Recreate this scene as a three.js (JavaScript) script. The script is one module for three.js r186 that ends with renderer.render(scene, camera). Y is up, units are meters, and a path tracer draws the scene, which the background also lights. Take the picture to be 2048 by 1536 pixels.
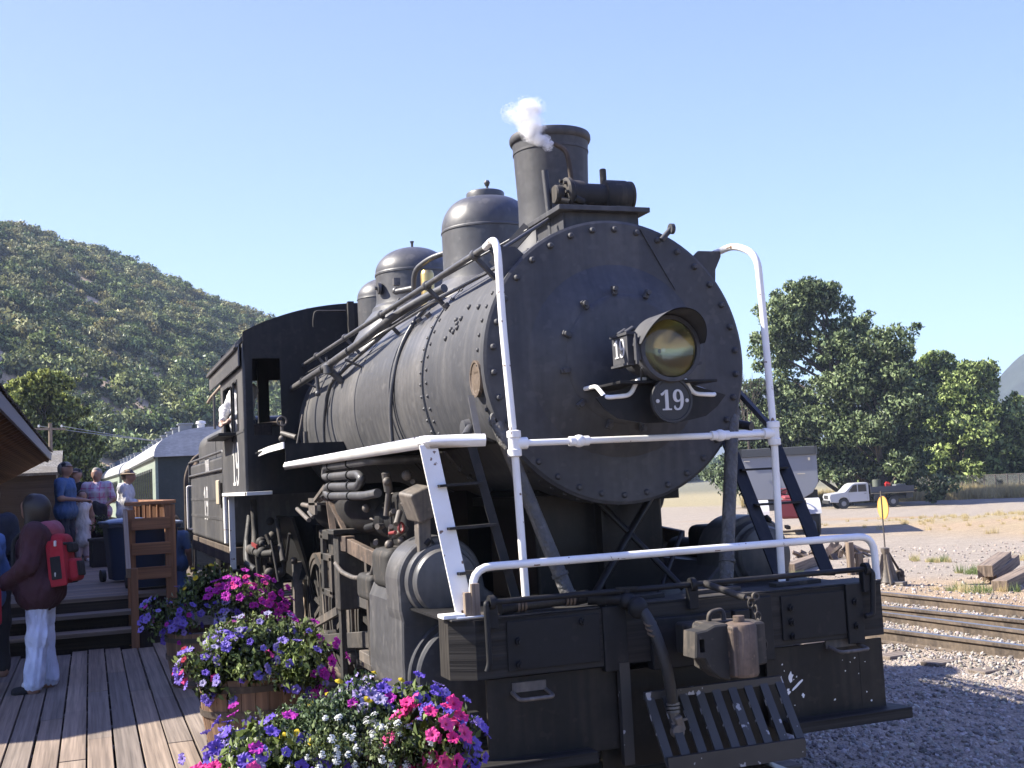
import * as THREE from 'three';
import { RoundedBoxGeometry } from 'three/addons/geometries/RoundedBoxGeometry.js';
import { mergeGeometries, toCreasedNormals } from 'three/addons/utils/BufferGeometryUtils.js';
import { MarchingCubes } from 'three/addons/objects/MarchingCubes.js';
import { FontLoader } from 'three/addons/loaders/FontLoader.js';
import { TextGeometry } from 'three/addons/geometries/TextGeometry.js';

// ---------------------------------------------------------------- camera, sky, sun, exposure
const scene = new THREE.Scene();
const camera = new THREE.PerspectiveCamera(36.86, 4 / 3, 0.1, 6000);
camera.matrixAutoUpdate = true;
{
  const m = new THREE.Matrix4().makeBasis(
    new THREE.Vector3(0.93823246, -0.05043438, 0.34231014),
    new THREE.Vector3(0.01917619, 0.99537855, 0.09409473),
    new THREE.Vector3(-0.34547378, -0.08171853, 0.9348636));
  camera.quaternion.setFromRotationMatrix(m);
  camera.position.set(-3.08, 1.80, 5.77);
}
const renderer = new THREE.WebGLRenderer({ antialias: true });
renderer.toneMapping = THREE.LinearToneMapping;
renderer.toneMappingExposure = 3.0;
renderer.shadowMap.enabled = true;

const SUN = new THREE.Vector3(-0.676, 0.669, -0.305).normalize();
function makeSky() {
  const W = 512, H = 256, data = new Float32Array(W * H * 4);
  const lerp = (a, b, t) => a + (b - a) * t;
  for (let j = 0; j < H; j++) {
    const el = ((j + 0.5) / H - 0.5) * Math.PI;
    for (let i = 0; i < W; i++) {
      const az = ((i + 0.5) / W - 0.5) * 2 * Math.PI;
      const x = Math.cos(az) * Math.cos(el), y = Math.sin(el), z = Math.sin(az) * Math.cos(el);
      const c = x * SUN.x + y * SUN.y + z * SUN.z;
      const h = Math.max(y, 0), t = 1 - Math.exp(-h * 3.8);
      const zen = [0.10, 0.175, 0.74], hor = [0.64, 0.95, 1.14];
      const glow = 0.62 * Math.pow(Math.max(0, c * 0.5 + 0.5), 3.2);
      const o = (j * W + i) * 4;
      for (let k = 0; k < 3; k++) {
        let v = lerp(hor[k], zen[k], t);
        v += glow * [0.62, 0.62, 0.5][k] * (0.45 + 0.55 * (1 - t));
        if (y < 0) v = lerp(v, [0.22, 0.2, 0.17][k], Math.min(1, -y * 6));
        data[o + k] = v * 0.475;
      }
      data[o + 3] = 1;
    }
  }
  const t = new THREE.DataTexture(data, W, H, THREE.RGBAFormat, THREE.FloatType);
  t.mapping = THREE.EquirectangularReflectionMapping;
  t.magFilter = t.minFilter = THREE.LinearFilter;
  t.needsUpdate = true;
  return t;
}
scene.background = makeSky();
scene.environment = scene.background;
const sun = new THREE.DirectionalLight(new THREE.Color(1.0, 0.93, 0.82), 5);
sun.name = 'sun';
sun.position.copy(SUN).multiplyScalar(60);
sun.castShadow = true;
sun.shadow.radius = 1;
sun.shadow.mapSize.set(4096, 4096);
Object.assign(sun.shadow.camera, { left: -60, right: 60, top: 60, bottom: -60, near: 1, far: 200 });
scene.add(sun, sun.target);
scene.fog = new THREE.FogExp2(new THREE.Color(0.6, 0.74, 0.98), 0.0003);

// ---------------------------------------------------------------- helpers
const V = (x, y, z) => new THREE.Vector3(x, y, z);
function rng(seed) { let a = seed >>> 0; return () => { a = (a + 0x6D2B79F5) | 0; let t = Math.imul(a ^ (a >>> 15), 1 | a); t = (t + Math.imul(t ^ (t >>> 7), 61 | t)) ^ t; return ((t ^ (t >>> 14)) >>> 0) / 4294967296; }; }
const R0 = rng(7);
const PI = Math.PI, clamp = THREE.MathUtils.clamp, mix = (a, b, t) => a + (b - a) * t, sstep = (a, b, x) => { const t = clamp((x - a) / (b - a), 0, 1); return t * t * (3 - 2 * t); };

// tileable value noise
function hash2(i, j, s) { let h = (i * 374761393 + j * 668265263 + s * 974634777) | 0; h = Math.imul(h ^ (h >>> 13), 1274126177); return ((h ^ (h >>> 16)) >>> 0) / 4294967296; }
function vn(x, y, p, q, s) {
  const i = Math.floor(x), j = Math.floor(y), f = x - i, g = y - j, u = f * f * (3 - 2 * f), v = g * g * (3 - 2 * g);
  const a = ((i % p) + p) % p, b = (a + 1) % p, c = ((j % q) + q) % q, d = (c + 1) % q;
  return mix(mix(hash2(a, c, s), hash2(b, c, s), u), mix(hash2(a, d, s), hash2(b, d, s), u), v);
}
function fbm(u, v, p, q, oct, s) { let a = 0.5, r = 0, n = 0; for (let k = 0; k < oct; k++) { r += a * vn(u * p, v * q, p, q, s + k * 17); n += a; a *= 0.5; p *= 2; q *= 2; } return r / n; }
const enc = (x) => { x = clamp(x, 0, 1); return Math.round(255 * (x <= 0.0031308 ? 12.92 * x : 1.055 * Math.pow(x, 1 / 2.4) - 0.055)); };
function tex(size, fn, srgb = true) {
  const d = new Uint8Array(size * size * 4);
  for (let j = 0; j < size; j++) for (let i = 0; i < size; i++) {
    const c = fn((i + 0.5) / size, (j + 0.5) / size), o = (j * size + i) * 4;
    if (srgb) { d[o] = enc(c[0]); d[o + 1] = enc(c[1]); d[o + 2] = enc(c[2]); } else { d[o] = d[o + 1] = d[o + 2] = Math.round(255 * clamp(c, 0, 1)); }
    d[o + 3] = 255;
  }
  const t = new THREE.DataTexture(d, size, size, THREE.RGBAFormat);
  t.wrapS = t.wrapT = THREE.RepeatWrapping; t.magFilter = THREE.LinearFilter; t.minFilter = THREE.LinearMipmapLinearFilter; t.generateMipmaps = true;
  if (srgb) t.colorSpace = THREE.SRGBColorSpace;
  t.needsUpdate = true;
  return t;
}
const rep = (t, x, y = x) => { const c = t.clone(); c.repeat.set(x, y); c.needsUpdate = true; return c; };
const mixc = (a, b, t) => [mix(a[0], b[0], t), mix(a[1], b[1], t), mix(a[2], b[2], t)];
const mul = (a, k) => [a[0] * k, a[1] * k, a[2] * k];

// voronoi stones for gravel, tileable
function voro(u, v, n, s) {
  const x = u * n, y = v * n, i = Math.floor(x), j = Math.floor(y); let d1 = 9, d2 = 9, id = 0;
  for (let b = -1; b <= 1; b++) for (let a = -1; a <= 1; a++) {
    const p = (((i + a) % n) + n) % n, q = (((j + b) % n) + n) % n;
    const dx = i + a + hash2(p, q, s) - x, dy = j + b + hash2(p, q, s + 5) - y, d = Math.sqrt(dx * dx + dy * dy);
    if (d < d1) { d2 = d1; d1 = d; id = hash2(p, q, s + 9); } else if (d < d2) d2 = d;
  }
  return [d1, d2, id];
}
const std = (o) => new THREE.MeshStandardMaterial(o);
const phy = (o) => new THREE.MeshPhysicalMaterial(o);
// ---- materials
const bumpFine = tex(256, (u, v) => fbm(u, v, 16, 16, 4, 3), false);
function paintTex(base, dust, amount, seed, streak = 0.5) {
  return tex(512, (u, v) => {
    const n = fbm(u, v, 4, 4, 6, seed), f = fbm(u, v, 60, 60, 2, seed + 3), s = fbm(u, v, 48, 3, 3, seed + 7);
    const spot = sstep(0.70, 0.76, fbm(u, v, 30, 30, 3, seed + 19));
    let k = clamp((n - 0.42) * 2.0 + (s - 0.5) * streak * 2, 0, 1) * amount;
    let c = mixc(base, dust, k);
    c = mul(c, 0.82 + 0.36 * f);
    return mixc(c, mul(dust, 1.25), spot * 0.35 * amount);
  });
}
const M = {};
M.black = phy({ specularIntensity: 0.45, map: rep(paintTex([0.013, 0.013, 0.014], [0.045, 0.04, 0.036], 0.5, 11), 0.5), roughness: 0.55, bumpMap: rep(bumpFine, 1), bumpScale: 0.0015 });
M.boiler = std({ map: rep(paintTex([0.062, 0.062, 0.065], [0.14, 0.133, 0.126], 0.7, 23, 0.6), 0.45), roughness: 0.42, bumpMap: rep(bumpFine, 0.7), bumpScale: 0.002 });
M.smoke = std({ map: rep(paintTex([0.034, 0.035, 0.041], [0.07, 0.068, 0.069], 0.85, 31, 0.7), 0.5), roughness: 0.62, bumpMap: rep(bumpFine, 0.8), bumpScale: 0.002 });
M.dusty = std({ map: rep(paintTex([0.018, 0.0165, 0.015], [0.1, 0.08, 0.063], 0.75, 41), 0.7), roughness: 0.75, bumpMap: bumpFine, bumpScale: 0.003 });
M.oily = phy({ specularIntensity: 0.5, map: rep(paintTex([0.008, 0.0075, 0.007], [0.032, 0.027, 0.022], 0.5, 47), 0.9), roughness: 0.4 });
M.brown = std({ map: rep(paintTex([0.04, 0.028, 0.02], [0.14, 0.1, 0.068], 0.8, 53), 0.8), roughness: 0.8 });
M.rust = std({ map: rep(paintTex([0.05, 0.036, 0.028], [0.19, 0.132, 0.095], 0.9, 59), 1.2), roughness: 0.7, bumpMap: bumpFine, bumpScale: 0.004 });
M.steel = std({ map: rep(paintTex([0.1, 0.095, 0.09], [0.22, 0.19, 0.16], 0.8, 61), 1), roughness: 0.45, metalness: 0.5 });
M.greyiron = std({ map: rep(paintTex([0.06, 0.056, 0.053], [0.18, 0.148, 0.12], 0.9, 63), 0.8), roughness: 0.6, bumpMap: bumpFine, bumpScale: 0.003 });
M.lag = std({ map: rep(paintTex([0.07, 0.068, 0.066], [0.16, 0.15, 0.14], 0.8, 67), 1.3), roughness: 0.6, bumpMap: rep(bumpFine, 3), bumpScale: 0.012 });
M.white = std({ map: rep(tex(512, (u, v) => {
  const g = fbm(u, v, 6, 6, 5, 71), ch = sstep(0.77, 0.79, fbm(u, v, 26, 26, 4, 77));
  return mixc(mixc([0.8, 0.79, 0.77], [0.66, 0.63, 0.57], clamp((g - 0.45) * 1.6, 0, 1)), [0.16, 0.1, 0.07], ch);
}), 0.9), roughness: 0.45, bumpMap: bumpFine, bumpScale: 0.001 });
M.number = std({ color: new THREE.Color(0.5, 0.49, 0.48), roughness: 0.55 });
M.brass = std({ color: new THREE.Color(0.62, 0.45, 0.18), roughness: 0.35, metalness: 1 });
M.bronze = std({ map: rep(paintTex([0.11, 0.082, 0.06], [0.2, 0.15, 0.11], 0.9, 73), 3), roughness: 0.55, metalness: 0.3 });
M.blackplate = std({ color: new THREE.Color(0.02, 0.02, 0.022), roughness: 0.5 });
M.reflector = std({ color: new THREE.Color(0.27, 0.255, 0.13), roughness: 0.24, metalness: 1 });
M.glass = phy({ color: 0xffffff, transmission: 1, thickness: 0, roughness: 0.02, ior: 1.5 });
M.rubber = std({ color: new THREE.Color(0.022, 0.021, 0.02), roughness: 0.6, bumpMap: rep(bumpFine, 3), bumpScale: 0.003 });
M.red = std({ color: new THREE.Color(0.2, 0.03, 0.03), roughness: 0.5 });
function woodTex(a, b, seed, crack = 0.5) {
  return tex(512, (u, v) => {
    const g = fbm(u, v, 40, 2, 4, seed), w = fbm(u, v, 4, 2, 4, seed + 5), f = fbm(u, v, 120, 6, 2, seed + 9);
    const c = mixc(a, b, clamp(0.5 + (g - 0.5) * 1.5 + (w - 0.5) * 1.1, 0, 1)), dark = sstep(0.66, 0.74, fbm(u, v, 70, 2, 3, seed + 15)) * crack;
    return mixc(mul(c, 0.8 + 0.4 * f), mul(a, 0.3), dark * 0.6);
  });
}
const woodBump = tex(256, (u, v) => fbm(u, v, 40, 2, 4, 91), false);
const tDeck = woodTex([0.135, 0.108, 0.083], [0.25, 0.205, 0.162], 101);
M.deck = [[1, 1, 1], [0.86, 0.84, 0.83], [1.1, 1.03, 0.96], [0.97, 0.9, 0.84], [0.78, 0.78, 0.8]].map((c) => std({ map: tDeck, color: new THREE.Color(...c), roughness: 0.85, bumpMap: woodBump, bumpScale: 0.004 }));
const tRail = woodTex([0.14, 0.06, 0.026], [0.29, 0.135, 0.06], 111, 0.2);
M.railwood = std({ map: tRail, roughness: 0.7, bumpMap: woodBump, bumpScale: 0.002 });
M.palewood = std({ map: woodTex([0.22, 0.17, 0.125], [0.36, 0.28, 0.21], 117, 0.3), roughness: 0.8 });
const tBarrel = woodTex([0.13, 0.075, 0.045], [0.33, 0.2, 0.12], 121, 0.4);
M.stave = [[0.8, 0.8, 0.8], [0.65, 0.62, 0.6], [0.95, 0.88, 0.8], [0.74, 0.68, 0.62]].map((c) => std({ map: tBarrel, color: new THREE.Color(...c), roughness: 0.8, bumpMap: woodBump, bumpScale: 0.004 }));
M.tie = std({ map: woodTex([0.07, 0.055, 0.045], [0.2, 0.165, 0.135], 131, 0.7), roughness: 0.9, bumpMap: woodBump, bumpScale: 0.01 });
M.beamwood = phy({ specularIntensity: 0.4, map: woodTex([0.014, 0.013, 0.0125], [0.038, 0.034, 0.03], 137, 0.6), roughness: 0.62, bumpMap: woodBump, bumpScale: 0.006 });
M.oldwood = std({ map: woodTex([0.12, 0.09, 0.065], [0.27, 0.205, 0.15], 139, 0.6), roughness: 0.9, bumpMap: woodBump, bumpScale: 0.01 });
M.darkboard = std({ map: woodTex([0.022, 0.015, 0.011], [0.055, 0.038, 0.028], 141, 0.4), roughness: 0.85 });
const gravelC = (a, b, c, n, s) => tex(512, (u, v) => { const [d1, d2, id] = voro(u, v, n, s), f = fbm(u, v, 90, 90, 2, s + 31), w = fbm(u, v, 3, 3, 4, s + 41); let k = mixc(a, b, id); k = mixc(k, c, sstep(0.4, 0.72, w)); return mul(k, (0.75 + 0.5 * f) * (0.72 + 0.28 * sstep(0.02, 0.2, d2 - d1))); });
const gravelB = tex(512, (u, v) => { const [d1, d2] = voro(u, v, 44, 5); return sstep(0, 0.45, d2 - d1) * 0.8 + 0.2 * fbm(u, v, 60, 60, 2, 4); }, false);
M.ground = std({ map: rep(tex(1024, (u, v) => { const [d1, d2, id] = voro(u, v, 64, 8), w = fbm(u, v, 5, 5, 5, 44), f = fbm(u, v, 150, 150, 2, 45), f2 = fbm(u, v, 24, 24, 3, 49); return mul([1, 1, 1], (0.62 + 0.3 * id * id + 0.16 * f + 0.2 * (f2 - 0.5) + 0.24 * (w - 0.5)) * (0.8 + 0.2 * sstep(0.02, 0.2, d2 - d1))); }), 0.42), vertexColors: true, roughness: 0.95, bumpMap: rep(gravelB, 0.6), bumpScale: 0.02 });
M.ballast = std({ map: rep(gravelC([0.15, 0.135, 0.12], [0.34, 0.31, 0.28], [0.22, 0.18, 0.15], 40, 15), 0.9), roughness: 0.95, bumpMap: rep(gravelB, 0.9), bumpScale: 0.03 });
M.stone = std({ color: 0xffffff, roughness: 0.95 });
M.railtop = std({ color: new THREE.Color(0.3, 0.28, 0.27), metalness: 0.8, roughness: 0.32 });
M.eave = std({ map: woodTex([0.1, 0.05, 0.024], [0.24, 0.125, 0.06], 113, 0.2), roughness: 0.8 });
M.railside = std({ map: rep(paintTex([0.05, 0.038, 0.03], [0.15, 0.115, 0.085], 0.8, 151), 0.8), roughness: 0.85 });
M.leaf = (c, t = 0.3) => phy({ color: 0xffffff, vertexColors: true, roughness: 0.75, transmission: t, thickness: 0, ior: 1.3, specularIntensity: 0.5 });
M.foliage = M.leaf(0, 0.45);
M.bark = std({ map: woodTex([0.05, 0.04, 0.03], [0.14, 0.11, 0.085], 161, 0.8), roughness: 0.95 });
const solid = (r, g, b, rough = 0.7, o = {}) => std({ color: new THREE.Color(r, g, b), roughness: rough, ...o });
const cloth = (r, g, b, sd = 1) => std({ map: rep(tex(128, (u, v) => mul([r, g, b], 0.75 + 0.5 * fbm(u, v, 3, 3, 5, sd) )), 2), roughness: 0.9, bumpMap: rep(tex(128, (u, v) => fbm(u, v, 4, 3, 4, sd + 3), false), 5), bumpScale: 0.012 });

// ---- geometry helpers
function prep(g) {
  g = g.index ? g.toNonIndexed() : g.clone();
  for (const k of Object.keys(g.attributes)) if (!['position', 'normal', 'color'].includes(k)) g.deleteAttribute(k);
  if (!g.attributes.normal) g.computeVertexNormals();
  g.morphAttributes = {};
  return g;
}
function boxUV(g, grain) {
  const p = g.attributes.position, n = p.count, uv = new Float32Array(n * 2), a = V(), b = V(), c = V();
  for (let i = 0; i < n; i += 3) {
    a.fromBufferAttribute(p, i); b.fromBufferAttribute(p, i + 1); c.fromBufferAttribute(p, i + 2);
    const nx = Math.abs((b.y - a.y) * (c.z - a.z) - (b.z - a.z) * (c.y - a.y)), ny = Math.abs((b.z - a.z) * (c.x - a.x) - (b.x - a.x) * (c.z - a.z)), nz = Math.abs((b.x - a.x) * (c.y - a.y) - (b.y - a.y) * (c.x - a.x));
    [a, b, c].forEach((q, k) => {
      let u, v;
      if (grain === 'x') { v = q.x * 0.5; u = (nz > ny ? q.y : q.z) + q.y * 0.37; if (nx > ny && nx > nz) { u = q.z; v = q.y * 3; } }
      else if (grain === 'y') { v = q.y * 0.5; u = nx > nz ? q.z + q.x * 0.41 : q.x + q.z * 0.37; }
      else if (grain === 'z') { v = q.z * 0.5; u = (nx > ny ? q.y : q.x) + q.x * 0.13; if (nz > ny && nz > nx) { u = q.x; v = q.y * 3; } }
      else if (nx >= ny && nx >= nz) { u = q.z; v = q.y; } else if (ny >= nz) { u = q.x; v = q.z; } else { u = q.x; v = q.y; }
      uv[(i + k) * 2] = u; uv[(i + k) * 2 + 1] = v;
    });
  }
  g.setAttribute('uv', new THREE.BufferAttribute(uv, 2));
  return g;
}
function merge(list, grain) {
  list = list.flat(9).filter(Boolean).map(prep);
  const hasC = list.some((g) => g.attributes.color);
  if (hasC) for (const g of list) if (!g.attributes.color) g.setAttribute('color', new THREE.BufferAttribute(new Float32Array(g.attributes.position.count * 3).fill(1), 3));
  return boxUV(list.length === 1 ? list[0] : mergeGeometries(list), grain);
}
function box(w, h, d, x = 0, y = 0, z = 0, r = 0, rot) {
  const g = r > 0 ? new RoundedBoxGeometry(w, h, d, 2, Math.min(r, w / 2.01, h / 2.01, d / 2.01)) : new THREE.BoxGeometry(w, h, d);
  if (rot) g.applyMatrix4(new THREE.Matrix4().makeRotationFromEuler(new THREE.Euler(...rot)));
  return g.translate(x, y, z);
}
const bx = (x0, x1, y0, y1, z0, z1, r = 0) => box(Math.abs(x1 - x0), Math.abs(y1 - y0), Math.abs(z1 - z0), (x0 + x1) / 2, (y0 + y1) / 2, (z0 + z1) / 2, r);
const vec = (p) => (p.isVector3 ? p : V(...p));
function bar(a, b, r, seg = 10, r2 = r) {
  a = vec(a); b = vec(b); const d = b.clone().sub(a), g = new THREE.CylinderGeometry(r2, r, d.length(), seg, 1);
  g.applyQuaternion(new THREE.Quaternion().setFromUnitVectors(V(0, 1, 0), d.normalize()));
  return g.translate((a.x + b.x) / 2, (a.y + b.y) / 2, (a.z + b.z) / 2);
}
function beam(a, b, w, h, up = V(0, 1, 0), r = 0) { // box from a to b, w across, h along up
  a = vec(a); b = vec(b); const z = b.clone().sub(a), L = z.length(); z.normalize(); const x = V().crossVectors(vec(up), z).normalize(), y = V().crossVectors(z, x);
  const g = box(w, h, L, 0, 0, 0, r); g.applyMatrix4(new THREE.Matrix4().makeBasis(x, y, z));
  return g.translate((a.x + b.x) / 2, (a.y + b.y) / 2, (a.z + b.z) / 2);
}
function pipe(pts, r, fil = 0.06, seg = 10) { // rounded polyline
  pts = pts.map(vec); const out = [pts[0]];
  for (let i = 1; i < pts.length - 1; i++) {
    const p = pts[i], a = pts[i - 1].clone().sub(p), b = pts[i + 1].clone().sub(p), f = Math.min(fil, a.length() * 0.48, b.length() * 0.48);
    const s = p.clone().add(a.setLength(f)), e = p.clone().add(b.setLength(f));
    for (let k = 0; k <= 5; k++) { const t = k / 5; out.push(s.clone().multiplyScalar((1 - t) * (1 - t)).addScaledVector(p, 2 * t * (1 - t)).addScaledVector(e, t * t)); }
  }
  out.push(pts[pts.length - 1]);
  const cp = new THREE.CurvePath(); for (let i = 0; i + 1 < out.length; i++) if (out[i].distanceTo(out[i + 1]) > 1e-5) cp.add(new THREE.LineCurve3(out[i], out[i + 1]));
  const n = Math.max(12, out.length * 3), L = cp.getLength();
  // sample exactly at the vertices
  const cur = new THREE.Curve(); const acc = [0]; for (let i = 1; i < out.length; i++) acc.push(acc[i - 1] + out[i].distanceTo(out[i - 1]));
  const T = acc.map((x) => x / acc[acc.length - 1]);
  cur.getPoint = (t) => { const f = t * (out.length - 1), i = Math.min(out.length - 2, Math.floor(f)); return out[i].clone().lerp(out[i + 1], f - i); };
  cur.getPointAt = cur.getPoint; cur.getTangent = (t) => { const e = 0.5 / (out.length - 1); return cur.getPoint(Math.min(1, t + e)).sub(cur.getPoint(Math.max(0, t - e))).normalize(); }; cur.getTangentAt = cur.getTangent;
  const g = new THREE.TubeGeometry(cur, out.length - 1, r, seg, false);
  return [g, cap(out[0], out[0].clone().sub(out[1]), r, seg), cap(out[out.length - 1], out[out.length - 1].clone().sub(out[out.length - 2]), r, seg)];
}
function cap(p, d, r, seg) { const g = new THREE.CircleGeometry(r, seg); g.applyQuaternion(new THREE.Quaternion().setFromUnitVectors(V(0, 0, 1), d.clone().normalize())); return g.translate(p.x, p.y, p.z); }
function lathe(prof, seg = 40, axis = 'y', at = [0, 0, 0], crease = 0.6) { // profile [r, h]
  let g = new THREE.LatheGeometry(prof.map((p) => new THREE.Vector2(Math.max(p[0], 0), p[1])), seg);
  g = toCreasedNormals(g, crease);
  if (axis === 'z') g.rotateX(PI / 2); if (axis === 'x') g.rotateZ(-PI / 2); if (axis === '-x') g.rotateZ(PI / 2);
  return g.translate(...at);
}
function ball(r, x, y, z, sx = 1, sy = 1, sz = 1, w = 14, h = 10) { return new THREE.SphereGeometry(r, w, h).scale(sx, sy, sz).translate(x, y, z); }
function ext(pts, depth, o = {}) { // extrude an x-y outline along +z
  const s = new THREE.Shape(pts.map((p) => new THREE.Vector2(p[0], p[1])));
  for (const h of o.holes ?? []) s.holes.push(new THREE.Path(h.map((p) => new THREE.Vector2(p[0], p[1]))));
  return new THREE.ExtrudeGeometry(s, { depth, bevelEnabled: !!o.bevel, bevelSize: o.bevel ?? 0, bevelThickness: o.bevel ?? 0, bevelSegments: 1, curveSegments: o.seg ?? 10 });
}
const circ = (cx, cy, r, n = 32, a0 = 0, a1 = 2 * PI) => Array.from({ length: n }, (_, i) => { const a = a0 + (a1 - a0) * i / (a1 - a0 >= 2 * PI - 1e-6 ? n : n - 1); return [cx + r * Math.cos(a), cy + r * Math.sin(a)]; });
const mirrorX = (list) => [list].flat(9).filter(Boolean).map((g) => { g = prep(g); g.scale(-1, 1, 1); const p = g.attributes.position, n = g.attributes.normal; for (let i = 0; i < p.count; i += 3) for (const a of [p, n]) { const t = [a.getX(i + 1), a.getY(i + 1), a.getZ(i + 1)]; a.setXYZ(i + 1, a.getX(i + 2), a.getY(i + 2), a.getZ(i + 2)); a.setXYZ(i + 2, ...t); } return g; });
const both = (list) => [list, mirrorX(list)];

// ---- naming
const used = {};
function numbered(name) { const n = used[name] ?? 0; used[name] = n + 1; return n ? `${name}_${String(n).padStart(3, '0')}` : name; }
function shadows(o) { o.castShadow = o.receiveShadow = true; return o; }
function tag(o, label, category, group, kind) { const u = o.userData; if (label) u.label = label; if (category) u.category = category; if (group) u.group = group; if (kind) u.kind = kind; return o; }
function thing(name, label, category, pos = [0, 0, 0], turn = 0, group) {
  const o = new THREE.Group(); o.name = numbered(name); o.position.set(...pos); o.rotation.y = turn; scene.add(o);
  return tag(o, label, category, group);
}
function part(parent, name, geos, mat, label, grain) {
  const g = Array.isArray(geos) ? merge(geos, grain) : geos, m = shadows(new THREE.Mesh(g, mat)); m.name = name; parent.add(m);
  if (label) m.userData.label = label; return m;
}
function piece(parent, name, geometry, mat, pos, rot, scl) { const m = shadows(new THREE.Mesh(geometry, mat)); m.name = name; if (pos) m.position.set(...pos); if (rot) m.rotation.set(...rot); if (scl) m.scale.set(...(Array.isArray(scl) ? scl : [scl, scl, scl])); parent.add(m); return m; }
function struct(name, geos, mat, grain) { const m = part(scene, numbered(name), geos, mat, null, grain); m.userData.kind = 'structure'; return m; }
function stuff(o) { o.userData.kind = 'stuff'; return o; }
function instances(parent, name, geometry, mat, n, fn, color) {
  const m = shadows(new THREE.InstancedMesh(geometry, mat, n)), d = new THREE.Object3D(), c = new THREE.Color();
  for (let i = 0; i < n; i++) { d.position.set(0, 0, 0); d.rotation.set(0, 0, 0); d.scale.set(1, 1, 1); fn(d, i, c); d.updateMatrix(); m.setMatrixAt(i, d.matrix); if (color) m.setColorAt(i, c); }
  m.name = name; parent.add(m); return stuff(m);
}
const serif = await new FontLoader().loadAsync('fonts/droid/droid_serif_bold.typeface.json');
const sansB = await new FontLoader().loadAsync('fonts/droid/droid_sans_bold.typeface.json');
function text(str, size, depth, font = serif, sx = 1) { const g = new TextGeometry(str, { font, size, depth, curveSegments: 6, bevelEnabled: false }); g.computeBoundingBox(); const b = g.boundingBox; g.translate(-(b.min.x + b.max.x) / 2, -(b.min.y + b.max.y) / 2, 0); return g.scale(sx, 1, 1); }

// ================================================================ SETTING
function gy(x, z) {
  let y = -0.22 - 1.4 * clamp((x - 7) / 42, 0, 1);
  if (x > 49) y -= 0.2 * sstep(49, 90, x);
  const dx = (x - 33) / 8, dz = (z + 27) / 9; y += 0.55 * Math.exp(-dx * dx - dz * dz);
  const ex = (x - 11) / 2.5, ez = (z + 9) / 3; y += 0.05 * Math.exp(-ex * ex - ez * ez);
  const near = 1 - sstep(20, 60, Math.hypot(x, z));
  if (z > -40) y += 0.085 * sstep(4.3, 5.1, x) * sstep(9.6, 8.2, x); if (x > 1 || x < -1.2) y += near * 0.05 * (vn(x * 0.8, z * 0.8, 997, 997, 5) - 0.5);
  return y;
}
function gcol(x, z) {
  const n = fbm(x / 40, z / 40, 6, 6, 4, 301), n2 = fbm(x / 9, z / 9, 3, 3, 4, 307);
  const tan = [0.47, 0.345, 0.215], lot = [0.41, 0.35, 0.28], grass = [0.4, 0.34, 0.19], bal = [0.38, 0.315, 0.25], red = [0.4, 0.27, 0.165];
  let c = mixc(tan, bal, sstep(7.5, 5, x));
  c = mixc(c, red, 0.55 * sstep(0.5, 0.62, n2) * sstep(6, 9, x));
  const along = x * 0.62 - z * 0.78; // metres away from the tracks
  c = mixc(c, lot, sstep(13, 17, along + 5 * (n - 0.5)) * sstep(0.34, 0.5, n + 0.12));
  c = mixc(c, tan, 0.9 * sstep(26, 30, along) * sstep(46, 38, along) * sstep(20, 25, x) * (x < 52 ? 1 : 0));
  c = mixc(c, grass, 0.9 * Math.exp(-(((x - 33) / 8) ** 2 + ((z + 27) / 8) ** 2)) * sstep(0.4, 0.55, n2 + 0.1));
  c = mixc(c, grass, sstep(96, 104, along + 8 * (n - 0.5)));
  c = mixc(c, [0.2, 0.19, 0.12], sstep(140, 200, Math.hypot(x, z)));
  return c;
}
{ // ground: one sheet out to the horizon, fine near the camera
  const N = 260, pos = [], col = [], idx = [], at = (k) => 10 * Math.sinh(6.1 * (k / N * 2 - 1));
  for (let j = 0; j <= N; j++) for (let i = 0; i <= N; i++) {
    const x = 6 + at(i), z = -6 + at(j); let y = gy(x, z); if (Math.hypot(x, z) > 900) y -= 10;
    pos.push(x, y, z); col.push(...gcol(x, z));
  }
  for (let j = 0; j < N; j++) for (let i = 0; i < N; i++) { const a = j * (N + 1) + i; idx.push(a, a + N + 1, a + 1, a + 1, a + N + 1, a + N + 2); }
  const g = new THREE.BufferGeometry(); g.setAttribute('position', new THREE.Float32BufferAttribute(pos, 3)); g.setAttribute('color', new THREE.Float32BufferAttribute(col, 3)); g.setIndex(idx); g.computeVertexNormals();
  g.setAttribute('uv', new THREE.Float32BufferAttribute(pos.flatMap((_, i) => (i % 3 ? [] : [pos[i], pos[i + 2]])), 2));
  const m = shadows(new THREE.Mesh(g, M.ground)); m.name = 'ground'; m.userData.kind = 'structure'; scene.add(m);
}
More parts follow.
